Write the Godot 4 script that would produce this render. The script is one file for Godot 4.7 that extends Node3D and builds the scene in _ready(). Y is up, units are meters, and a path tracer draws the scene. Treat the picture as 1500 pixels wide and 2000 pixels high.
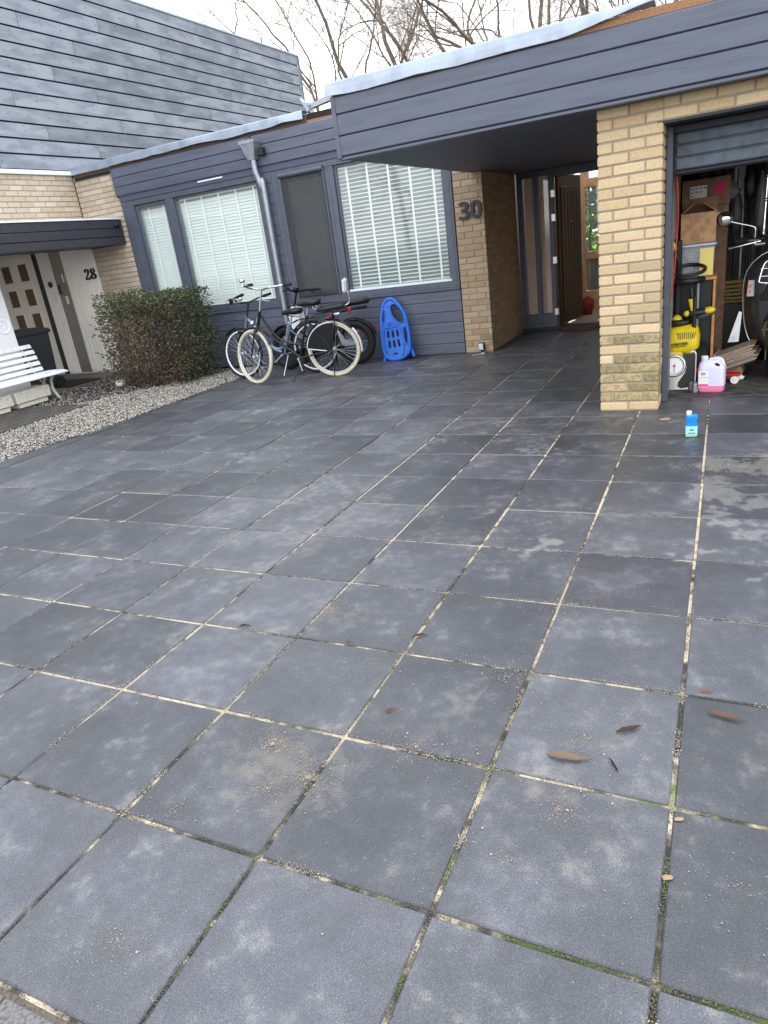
extends Node3D

const PI2 := PI * 2.0
var rng := RandomNumberGenerator.new()
var M := {}
var names := {}

# ---------------------------------------------------------------- mesh builder
class MB:
	var v := PackedVector3Array()
	var n := PackedVector3Array()
	var uv := PackedVector2Array()
	var c := PackedColorArray()
	var ix := PackedInt32Array()
	var tint := Color.WHITE

	func _p(p: Vector3, nn: Vector3, u := Vector2.ZERO) -> int:
		v.append(p); n.append(nn); uv.append(u); c.append(tint)
		return v.size() - 1

	func tri(a: Vector3, b: Vector3, d: Vector3) -> void:   # counter-clockwise from outside
		var nn := (b - a).cross(d - a).normalized()
		var i := _p(a, nn); _p(b, nn); _p(d, nn)
		ix.append_array([i, i + 2, i + 1])

	func quad(a: Vector3, b: Vector3, d: Vector3, e: Vector3) -> void:
		var nn := (b - a).cross(d - a)
		if nn.length_squared() < 1e-14:
			nn = (d - a).cross(e - a)
		nn = nn.normalized()
		var i := _p(a, nn, Vector2(0, 1)); _p(b, nn, Vector2(1, 1)); _p(d, nn, Vector2(1, 0)); _p(e, nn, Vector2(0, 0))
		ix.append_array([i, i + 2, i + 1, i, i + 3, i + 2])

	func box(ce: Vector3, s: Vector3, b := Basis(), ch := 0.0) -> MB:
		var h := s * 0.5
		if ch <= 0.0:
			for ax in 3:
				for sg in [-1.0, 1.0]:
					var u := Vector3.ZERO; var w := Vector3.ZERO; var o := Vector3.ZERO
					o[ax] = h[ax] * sg
					u[(ax + 1) % 3] = h[(ax + 1) % 3]
					w[(ax + 2) % 3] = h[(ax + 2) % 3] * sg
					quad(ce + b * (o - u - w), ce + b * (o + u - w), ce + b * (o + u + w), ce + b * (o - u + w))
			return self
		ch = minf(ch, minf(h.x, minf(h.y, h.z)) * 0.95)
		var k := h - Vector3.ONE * ch
		for ax in 3:
			for sg in [-1.0, 1.0]:
				var u := Vector3.ZERO; var w := Vector3.ZERO; var o := Vector3.ZERO
				o[ax] = h[ax] * sg
				u[(ax + 1) % 3] = k[(ax + 1) % 3]
				w[(ax + 2) % 3] = k[(ax + 2) % 3] * sg
				quad(ce + b * (o - u - w), ce + b * (o + u - w), ce + b * (o + u + w), ce + b * (o - u + w))
		for ax in 3:
			var a1 := (ax + 1) % 3
			var a2 := (ax + 2) % 3
			for s1 in [-1.0, 1.0]:
				for s2 in [-1.0, 1.0]:
					var p1 := Vector3.ZERO; var p2 := Vector3.ZERO; var e := Vector3.ZERO
					p1[a1] = h[a1] * s1; p1[a2] = k[a2] * s2
					p2[a1] = k[a1] * s1; p2[a2] = h[a2] * s2
					e[ax] = k[ax]
					if s1 * s2 > 0:
						quad(ce + b * (p1 - e), ce + b * (p2 - e), ce + b * (p2 + e), ce + b * (p1 + e))
						_fix(ce, b * (p1 + p2))
					else:
						quad(ce + b * (p1 + e), ce + b * (p2 + e), ce + b * (p2 - e), ce + b * (p1 - e))
						_fix(ce, b * (p1 + p2))
		for sx in [-1.0, 1.0]:
			for sy in [-1.0, 1.0]:
				for sz in [-1.0, 1.0]:
					var a := Vector3(h.x * sx, k.y * sy, k.z * sz)
					var bb := Vector3(k.x * sx, h.y * sy, k.z * sz)
					var d := Vector3(k.x * sx, k.y * sy, h.z * sz)
					if sx * sy * sz > 0:
						tri(ce + b * a, ce + b * bb, ce + b * d)
					else:
						tri(ce + b * a, ce + b * d, ce + b * bb)
		return self

	func _fix(_ce: Vector3, out: Vector3) -> void:   # turn the last quad outward
		var m := v.size()
		if n[m - 1].dot(out) < 0:
			for q in range(m - 4, m):
				n[q] = -n[q]
			var t := ix.size()
			for q in [t - 6, t - 3]:
				var z := ix[q + 1]; ix[q + 1] = ix[q + 2]; ix[q + 2] = z

	func cyl(a: Vector3, b: Vector3, r0: float, r1 := -1.0, seg := 10, caps := true) -> MB:
		return tube([a, b], [r0, r0 if r1 < 0 else r1], seg, false, caps)

	func tube(pts: Array, r, seg := 8, closed := false, caps := true, flat := 1.0) -> MB:
		var m := pts.size()
		var up := Vector3.ZERO
		var base := v.size()
		for i in m:
			var t: Vector3
			if closed:
				t = pts[(i + 1) % m] - pts[(i - 1 + m) % m]
			else:
				t = pts[mini(i + 1, m - 1)] - pts[maxi(i - 1, 0)]
			t = t.normalized()
			if i == 0:
				up = Vector3.UP if absf(t.y) < 0.9 else Vector3.RIGHT
			up = (up - t * up.dot(t)).normalized()
			var si := t.cross(up)
			var rr: float = r if (r is float or r is int) else r[i]
			for k in seg:
				var a := PI2 * k / seg
				var d := up * cos(a) * flat + si * sin(a)
				_p(pts[i] + d * rr, (up * cos(a) / flat + si * sin(a)).normalized(), Vector2(float(k) / seg, float(i) / m))
		var last := m if closed else m - 1
		for i in last:
			var p := base + i * seg
			var q := base + ((i + 1) % m) * seg
			for k in seg:
				var k2 := (k + 1) % seg
				ix.append_array([p + k, q + k, p + k2, p + k2, q + k, q + k2])
		if caps and not closed:
			for e in [0, m - 1]:
				var t2: Vector3 = (pts[1] - pts[0]).normalized() * -1.0 if e == 0 else (pts[m - 1] - pts[m - 2]).normalized()
				var ci := _p(pts[e], t2)
				var ring := []
				for k in seg:
					ring.append(_p(v[base + e * seg + k], t2))
				for k in seg:
					var k2 := (k + 1) % seg
					if e == 0:
						ix.append_array([ci, ring[k], ring[k2]])
					else:
						ix.append_array([ci, ring[k2], ring[k]])
		return self

	func lathe(prof: Array, seg := 20, xf := Transform3D(), sweep := PI2) -> MB:   # prof: Vector2(r, y), bottom to top outside
		var m := prof.size()
		var base := v.size()
		var full := absf(sweep - PI2) < 1e-4
		var cols := seg if full else seg + 1
		for i in m:
			var a: Vector2 = prof[maxi(i - 1, 0)]
			var b: Vector2 = prof[mini(i + 1, m - 1)]
			var d := (b - a).normalized()
			for k in cols:
				var an := sweep * k / seg
				var nn := Vector3(cos(an) * d.y, -d.x, sin(an) * d.y)
				_p(xf * Vector3(prof[i].x * cos(an), prof[i].y, prof[i].x * sin(an)), (xf.basis * nn).normalized(), Vector2(float(k) / seg, float(i) / m))
		for i in m - 1:
			for k in seg:
				var k2 := (k + 1) % cols
				var p := base + i * cols
				var q := p + cols
				ix.append_array([p + k, p + k2, q + k, p + k2, q + k2, q + k])
		return self

	func prism(poly: PackedVector2Array, z0: float, z1: float, xf := Transform3D(), smooth := false) -> MB:
		if Geometry2D.is_polygon_clockwise(poly):
			poly = poly.duplicate(); poly.reverse()
		var t := Geometry2D.triangulate_polygon(poly)
		for k in range(0, t.size(), 3):
			var a := poly[t[k]]; var b := poly[t[k + 1]]; var d := poly[t[k + 2]]
			if (b - a).cross(d - a) < 0:
				var z := b; b = d; d = z
			tri(xf * Vector3(a.x, a.y, z1), xf * Vector3(b.x, b.y, z1), xf * Vector3(d.x, d.y, z1))
			tri(xf * Vector3(a.x, a.y, z0), xf * Vector3(d.x, d.y, z0), xf * Vector3(b.x, b.y, z0))
		var m := poly.size()
		for k in m:
			var a := poly[k]; var b := poly[(k + 1) % m]
			quad(xf * Vector3(a.x, a.y, z0), xf * Vector3(b.x, b.y, z0), xf * Vector3(b.x, b.y, z1), xf * Vector3(a.x, a.y, z1))
			if smooth:
				var e1 := poly[(k - 1 + m) % m]; var e2 := poly[(k + 2) % m]
				var na := ((a - e1).normalized() + (b - a).normalized()).normalized()
				var nb := ((b - a).normalized() + (e2 - b).normalized()).normalized()
				var q := v.size() - 4
				n[q] = (xf.basis * Vector3(na.y, -na.x, 0)).normalized(); n[q + 3] = n[q]
				n[q + 1] = (xf.basis * Vector3(nb.y, -nb.x, 0)).normalized(); n[q + 2] = n[q + 1]
		return self

	func ball(ce: Vector3, r: Vector3, seg := 14, rings := 8, b := Basis()) -> MB:
		var base := v.size()
		for i in rings + 1:
			var la := -PI / 2 + PI * i / rings
			for k in seg + 1:
				var an := PI2 * k / seg
				var d := Vector3(cos(la) * cos(an), sin(la), cos(la) * sin(an))
				_p(ce + b * (d * r), (b * (d / r)).normalized())
		for i in rings:
			for k in seg:
				var p := base + i * (seg + 1) + k
				var q := p + seg + 1
				ix.append_array([p, p + 1, q, p + 1, q + 1, q])
		return self

	func loft(rings: Array, cap := true) -> MB:    # rings of equal count, counter-clockwise seen from the end of the path
		var m: int = rings[0].size()
		var base := v.size()
		for i in rings.size():
			for k in m:
				var tu: Vector3 = rings[i][(k + 1) % m] - rings[i][(k - 1 + m) % m]
				var tv: Vector3 = rings[mini(i + 1, rings.size() - 1)][k] - rings[maxi(i - 1, 0)][k]
				_p(rings[i][k], tu.cross(tv).normalized())
		for i in rings.size() - 1:
			for k in m:
				var k2 := (k + 1) % m
				var p := base + i * m
				var q := p + m
				ix.append_array([p + k, q + k, p + k2, p + k2, q + k, q + k2])
		if cap:
			for e in [0, rings.size() - 1]:
				var ce := Vector3.ZERO
				for p in rings[e]:
					ce += p
				ce /= m
				for k in m:
					if e == 0:
						tri(ce, rings[e][(k + 1) % m], rings[e][k])
					else:
						tri(ce, rings[e][k], rings[e][(k + 1) % m])
		return self

	func mesh() -> ArrayMesh:
		var a := []
		a.resize(Mesh.ARRAY_MAX)
		a[Mesh.ARRAY_VERTEX] = v; a[Mesh.ARRAY_NORMAL] = n; a[Mesh.ARRAY_TEX_UV] = uv; a[Mesh.ARRAY_COLOR] = c; a[Mesh.ARRAY_INDEX] = ix
		var me := ArrayMesh.new()
		me.add_surface_from_arrays(Mesh.PRIMITIVE_TRIANGLES, a)
		return me

# ---------------------------------------------------------------- scene helpers
func numbered(s: String) -> String:
	names[s] = names.get(s, 0) + 1
	return s if names[s] == 1 else "%s_%03d" % [s, names[s] - 1]

func put(called: String, shape, m: Material, parent: Node3D, at := Vector3.ZERO, b := Basis()) -> MeshInstance3D:
	var o := MeshInstance3D.new()
	o.mesh = shape.mesh() if shape is MB else shape
	o.material_override = m
	o.transform = Transform3D(b, at)
	o.name = numbered(called) if parent == self else called
	parent.add_child(o, true)
	return o

func part(called: String, mb: MB, m: Material, parent: Node3D, at := Vector3.ZERO, b := Basis()) -> MeshInstance3D:
	return put(called, mb.mesh(), m, parent, at, b)

func tag(o: Node, label: String, category := "", group := "", kind := "") -> Node:
	if label: o.set_meta("label", label)
	if category: o.set_meta("category", category)
	if group: o.set_meta("group", group)
	if kind: o.set_meta("kind", kind)
	return o

func thing(called: String, label: String, category: String, at := Vector3.ZERO, turn := 0.0, group := "") -> Node3D:
	var o := Node3D.new()
	o.name = numbered(called)
	add_child(o, true)
	o.position = at
	o.rotation.y = turn
	tag(o, label, category, group)
	return o

func structure(called: String, mb: MB, m: Material) -> MeshInstance3D:
	var o := part(called, mb, m, self)
	o.set_meta("kind", "structure")
	return o

func bx(c: Vector3, s: Vector3, ch := 0.0, b := Basis()) -> MB:
	return MB.new().box(c, s, b, ch)

func bb(x0: float, x1: float, y0: float, y1: float, z0: float, z1: float, ch := 0.0) -> MB:
	return MB.new().box(Vector3(x0 + x1, y0 + y1, z0 + z1) * 0.5, Vector3(absf(x1 - x0), absf(y1 - y0), absf(z1 - z0)), Basis(), ch)

func arc(c: Vector3, u: Vector3, w: Vector3, r: float, a0: float, a1: float, k: int) -> Array:
	var o := []
	for i in k + 1:
		var a := lerpf(a0, a1, float(i) / k)
		o.append(c + (u * cos(a) + w * sin(a)) * r)
	return o

func spline(pts: Array, per := 6) -> Array:
	var o := []
	for i in pts.size() - 1:
		var p0: Vector3 = pts[maxi(i - 1, 0)]; var p1: Vector3 = pts[i]; var p2: Vector3 = pts[i + 1]; var p3: Vector3 = pts[mini(i + 2, pts.size() - 1)]
		for k in per:
			o.append(p1.cubic_interpolate(p2, p0, p3, float(k) / per))
	o.append(pts[-1])
	return o

# ---------------------------------------------------------------- materials
func noise_tex(freq: float, oct: int, ramp: Array, size := 512, seed_ := 1, ridged := false) -> ImageTexture:
	var f := FastNoiseLite.new()
	f.seed = seed_; f.frequency = freq; f.fractal_octaves = oct
	f.noise_type = FastNoiseLite.TYPE_SIMPLEX_SMOOTH
	f.fractal_type = FastNoiseLite.FRACTAL_RIDGED if ridged else FastNoiseLite.FRACTAL_FBM
	var im := f.get_seamless_image(size, size)
	var g := Gradient.new()
	var of := PackedFloat32Array(); var co := PackedColorArray()
	for q in ramp:
		of.append(q[0]); co.append(q[1])
	g.offsets = of; g.colors = co
	var out := Image.create(size, size, false, Image.FORMAT_RGB8)
	var lut := PackedByteArray()
	for k in 256:
		var cc := g.sample(k / 255.0)
		lut.append_array([cc.r8, cc.g8, cc.b8])
	im.convert(Image.FORMAT_L8)
	var src := im.get_data()
	var dst := PackedByteArray()
	dst.resize(size * size * 3)
	for k in src.size():
		var q := src[k] * 3
		dst[k * 3] = lut[q]; dst[k * 3 + 1] = lut[q + 1]; dst[k * 3 + 2] = lut[q + 2]
	out.set_data(size, size, false, Image.FORMAT_RGB8, dst)
	return ImageTexture.create_from_image(out)

func grey(a: float) -> Color:
	return Color(a, a, a)

func mat(called: String, col: Color, rough := 0.7, metal := 0.0, tex: Texture2D = null, scale := 1.0, bump: Texture2D = null, bump_cm := 0.0, world := true) -> StandardMaterial3D:
	var m := StandardMaterial3D.new()
	m.resource_name = called
	m.albedo_color = col
	m.roughness = rough
	m.metallic = metal
	if tex or bump:
		m.uv1_triplanar = true
		m.uv1_world_triplanar = world
		m.uv1_scale = Vector3.ONE * scale
	if tex:
		m.albedo_texture = tex
	if bump:
		m.heightmap_enabled = true
		m.heightmap_texture = bump
		m.heightmap_scale = bump_cm
	M[called] = m
	return m

func glass(called: String, col: Color, alpha: float) -> StandardMaterial3D:
	var m := mat(called, Color(col.r, col.g, col.b, alpha), 0.02)
	m.transparency = BaseMaterial3D.TRANSPARENCY_ALPHA
	return m

# ---------------------------------------------------------------- main
func _ready() -> void:
	rng.seed = 7
	# camera
	var cam := Camera3D.new()
	cam.name = "camera"
	add_child(cam)
	cam.transform = Transform3D(Basis(Vector3(0.89983, -0.127547, -0.417178), Vector3(-0.04516, 0.92393, -0.379887), Vector3(0.433897, 0.360673, 0.82562)).orthonormalized(), Vector3(0.0625, 1.483, 1.0262))
	cam.fov = 73.83
	cam.near = 0.05
	cam.far = 400.0
	cam.current = true
	# sky, exposure
	var env := Environment.new()
	var sky := Sky.new()
	var sm := ProceduralSkyMaterial.new()
	sm.sky_top_color = Color(0.89, 0.915, 0.955)
	sm.sky_horizon_color = Color(0.975, 0.975, 0.975)
	sm.sky_curve = 0.25
	sm.ground_bottom_color = Color(0.3, 0.3, 0.3)
	sm.ground_horizon_color = Color(0.7, 0.72, 0.75)
	sm.sun_angle_max = 1.0
	sky.sky_material = sm
	env.background_mode = Environment.BG_SKY
	env.sky = sky
	env.background_energy_multiplier = 1.0
	env.tonemap_mode = Environment.TONE_MAPPER_LINEAR
	env.tonemap_exposure = 3.5
	env.sdfgi_enabled = true
	env.ssao_enabled = true
	env.ssil_enabled = true
	var we := WorldEnvironment.new()
	we.name = "world_environment"
	we.environment = env
	add_child(we)
	# low winter sun behind the houses
	var sun := DirectionalLight3D.new()
	sun.name = "sun"
	add_child(sun)
	sun.look_at_from_position(Vector3(-3.0, 3.5, -10.0), Vector3.ZERO)
	sun.light_energy = 1.1
	sun.light_color = Color(1.0, 0.95, 0.87)
	sun.light_angular_distance = 0.5
	sun.shadow_enabled = true

	make_materials()
	make_paving()
	make_house_thirty()
	make_house_next_door()
	make_trees()
	make_front_garden()
	make_bicycles()
	make_sled()
	make_garage_things()
	make_small_things()

func make_materials() -> void:
	var n_soft := noise_tex(0.012, 5, [[0.0, grey(0.72)], [0.5, grey(0.92)], [1.0, grey(1.0)]], 512, 3)
	var n_fine := noise_tex(0.09, 4, [[0.0, grey(0.55)], [0.5, grey(0.88)], [1.0, grey(1.0)]], 512, 4)
	var n_bump := noise_tex(0.06, 5, [[0.0, grey(0.0)], [1.0, grey(1.0)]], 512, 5)
	var n_grain := noise_tex(0.2, 2, [[0.0, grey(0.0)], [1.0, grey(1.0)]], 512, 6)
	M.n_soft = n_soft; M.n_fine = n_fine; M.n_bump = n_bump; M.n_grain = n_grain
	# brick: yellow (garage pillar), tan (entrance), greyed (next door)
	var bt := noise_tex(0.03, 5, [[0.0, grey(0.86)], [0.30, grey(0.95)], [0.6, grey(1.0)], [1.0, Color(0.94, 0.93, 0.91)]], 512, 11)
	M.brick_tex = bt
	var mt := noise_tex(0.02, 5, [[0.0, Color(0.78, 0.78, 0.70)], [0.40, Color(0.88, 0.88, 0.80)], [0.62, Color(1.0, 0.99, 0.97)], [1.0, grey(1.0)]], 512, 12)
	var ye := [Color(0.79, 0.695, 0.545), Color(0.765, 0.665, 0.515), Color(0.81, 0.72, 0.575), Color(0.75, 0.655, 0.515), Color(0.79, 0.70, 0.56)]
	var ta := [Color(0.68, 0.59, 0.48), Color(0.65, 0.56, 0.455), Color(0.70, 0.61, 0.505), Color(0.63, 0.545, 0.445), Color(0.68, 0.60, 0.50)]
	var pa := [Color(0.74, 0.68, 0.60), Color(0.71, 0.645, 0.565), Color(0.77, 0.71, 0.635), Color(0.72, 0.665, 0.595), Color(0.73, 0.66, 0.575)]
	var ol := [Color(0.72, 0.65, 0.50), Color(0.70, 0.62, 0.48), Color(0.745, 0.675, 0.53), Color(0.69, 0.61, 0.485), Color(0.73, 0.655, 0.515)]
	var gr := [Color(0.66, 0.595, 0.46), Color(0.60, 0.55, 0.42), Color(0.70, 0.62, 0.49), Color(0.57, 0.52, 0.40), Color(0.67, 0.60, 0.47)]
	for k in 5:
		mat("brick_yellow%d" % k, ye[k], 0.9, 0, bt, 2.2 + 0.1 * k, n_bump, 0.10)
		mat("brick_tan%d" % k, ta[k], 0.9, 0, bt, 2.2 + 0.1 * k, n_bump, 0.12)
		mat("brick_pale%d" % k, pa[k], 0.92, 0, bt, 2.2 + 0.1 * k, n_bump, 0.12)
		mat("brick_olive%d" % k, ol[k], 0.92, 0, bt, 2.4 + 0.1 * k, n_bump, 0.12)
		mat("brick_mossy%d" % k, gr[k], 0.95, 0, mt, 2.0 + 0.1 * k, n_bump, 0.2)
	for q in ["yellow", "tan", "pale"]:
		var mm := mat("brick_%s_far" % q, grey(1.0), 0.92, 0, bt, 2.2)
		mm.vertex_color_use_as_albedo = true
	mat("mortar", Color(0.70, 0.655, 0.58), 0.95, 0, n_fine, 3.0, n_grain, 0.1)
	mat("mortar_dark", Color(0.42, 0.39, 0.36), 0.95, 0, n_fine, 3.0, n_grain, 0.1)
	# painted timber
	var wt := noise_tex(0.02, 4, [[0.0, grey(0.86)], [0.5, grey(0.97)], [1.0, grey(1.0)]], 256, 21)
	var pc := Color(0.348, 0.372, 0.432)
	for k in 3:
		var pm := mat("paint%d" % k, pc * (0.96 + 0.04 * k), 0.45, 0, wt, 1.0, n_bump, 0.06)
		pm.uv1_scale = Vector3(0.25, 2.5, 2.5)
	mat("paint_frame", Color(0.322, 0.342, 0.395), 0.4, 0, wt, 1.5)
	mat("paint_inside", Color(0.30, 0.32, 0.40), 0.6)
	mat("soffit_paint0", pc, 0.55, 0, wt, 1.0, n_bump, 0.08)
	mat("soffit_paint1", pc * 0.97, 0.55, 0, wt, 1.0, n_bump, 0.08)
	mat("zinc", Color(0.62, 0.645, 0.68), 0.36, 0.6, wt, 1.6)
	mat("cap_metal", Color(0.64, 0.68, 0.735), 0.38, 0.35, wt, 0.7)
	mat("edge_timber", Color(0.42, 0.34, 0.28), 0.9, 0, n_fine, 2.0)
	mat("bare_wood", Color(0.66, 0.49, 0.34), 0.85, 0, n_fine, 2.0)
	mat("bitumen", Color(0.16, 0.15, 0.15), 0.9, 0, n_fine, 3.0)
	mat("hall_wood", Color(0.86, 0.68, 0.50), 0.55, 0, wt, 2.0)
	mat("hall_wall", Color(0.80, 0.70, 0.58), 0.8)
	mat("curtain", Color(0.93, 0.75, 0.62), 0.9)
	mat("dark_door", Color(0.155, 0.125, 0.115), 0.38, 0, wt, 2.0)
	mat("steel", Color(0.75, 0.75, 0.76), 0.28, 0.9)
	mat("chrome", Color(0.85, 0.86, 0.88), 0.09, 1.0)
	mat("dark_steel", Color(0.16, 0.17, 0.185), 0.45, 0.4)
	mat("garage_door", Color(0.36, 0.41, 0.46), 0.5, 0, n_soft, 1.2)
	mat("garage_wall", Color(0.62, 0.60, 0.56), 0.9, 0, n_soft, 1.0)
	mat("garage_floor", Color(0.36, 0.335, 0.325), 0.7, 0, noise_tex(0.02, 5, [[0.0, grey(0.35)], [0.45, grey(0.75)], [0.6, grey(0.85)], [1.0, grey(1.0)]], 512, 31), 0.7, n_grain, 0.1)
	# windows and blinds
	glass("pane", Color(0.92, 1.0, 0.98), 0.10)
	mat("blind", Color(0.90, 0.93, 0.905), 0.5)
	mat("blind_tape", Color(0.97, 0.98, 0.97), 0.8)
	var sc := mat("screen_cloth", Color(0.28, 0.28, 0.29, 0.55), 0.9)
	sc.transparency = BaseMaterial3D.TRANSPARENCY_ALPHA
	mat("room_wall", Color(0.62, 0.60, 0.56), 0.9)
	mat("room_dark", Color(0.58, 0.53, 0.47), 0.8)
	mat("white_sill", Color(0.86, 0.88, 0.90), 0.5)
	# next door
	var st := noise_tex(0.008, 6, [[0.0, Color(0.80, 0.82, 0.84)], [0.36, Color(0.87, 0.885, 0.90)], [0.47, Color(0.93, 0.94, 0.95)], [0.56, Color(0.95, 0.965, 0.98)], [0.60, grey(1.0)], [1.0, grey(1.0)]], 1024, 41)
	M.slate_tex = st
	for k in 5:
		var sl := mat("slate%d" % k, [Color(0.52, 0.545, 0.575), Color(0.49, 0.515, 0.545), Color(0.545, 0.57, 0.60), Color(0.465, 0.49, 0.52), Color(0.53, 0.555, 0.59)][k], 0.62, 0, st, 0.30 + 0.03 * k)
		sl.uv1_scale = Vector3(0.3, 0.55, 0.17)
		sl.uv1_offset = Vector3(0.37, 0.21, 0.53) * k
	mat("slate_gap", Color(0.10, 0.11, 0.125), 0.9)
	mat("rivet", Color(0.26, 0.28, 0.31), 0.6)
	mat("white_boards", Color(0.95, 0.935, 0.90), 0.5)
	mat("white_wall", Color(0.94, 0.94, 0.945), 0.8)
	mat("door_white", Color(0.94, 0.91, 0.86), 0.45)
	mat("amber_glass", Color(0.58, 0.44, 0.27), 0.16, 0.0, noise_tex(0.12, 2, [[0.0, grey(0.35)], [0.55, grey(0.8)], [1.0, grey(1.0)]], 256, 51), 3.0, n_grain, 0.6)
	mat("canopy_dark", Color(0.20, 0.20, 0.225), 0.55, 0, n_soft, 1.3)
	mat("brushed_steel", Color(0.66, 0.63, 0.60), 0.32, 0.8)
	mat("concrete", Color(0.50, 0.47, 0.44), 0.9, 0, n_fine, 2.0, n_grain, 0.1)
	mat("black_plastic", Color(0.075, 0.077, 0.085), 0.5)
	mat("black_rubber", Color(0.055, 0.055, 0.058), 0.75)
	mat("dark_grey_plastic", Color(0.17, 0.175, 0.19), 0.5)
	mat("white_paint", Color(0.93, 0.94, 0.95), 0.5, 0, noise_tex(0.02, 4, [[0.0, grey(0.86)], [0.4, grey(0.97)], [1.0, grey(1.0)]], 256, 22), 1.5)
	mat("cream_block", Color(0.92, 0.905, 0.85), 0.85, 0, wt, 3.0)
	mat("paper", Color(0.90, 0.89, 0.86), 0.85)
	mat("red_plastic", Color(0.72, 0.11, 0.09), 0.4)
	mat("ink", Color(0.05, 0.05, 0.055), 0.6)

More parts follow.
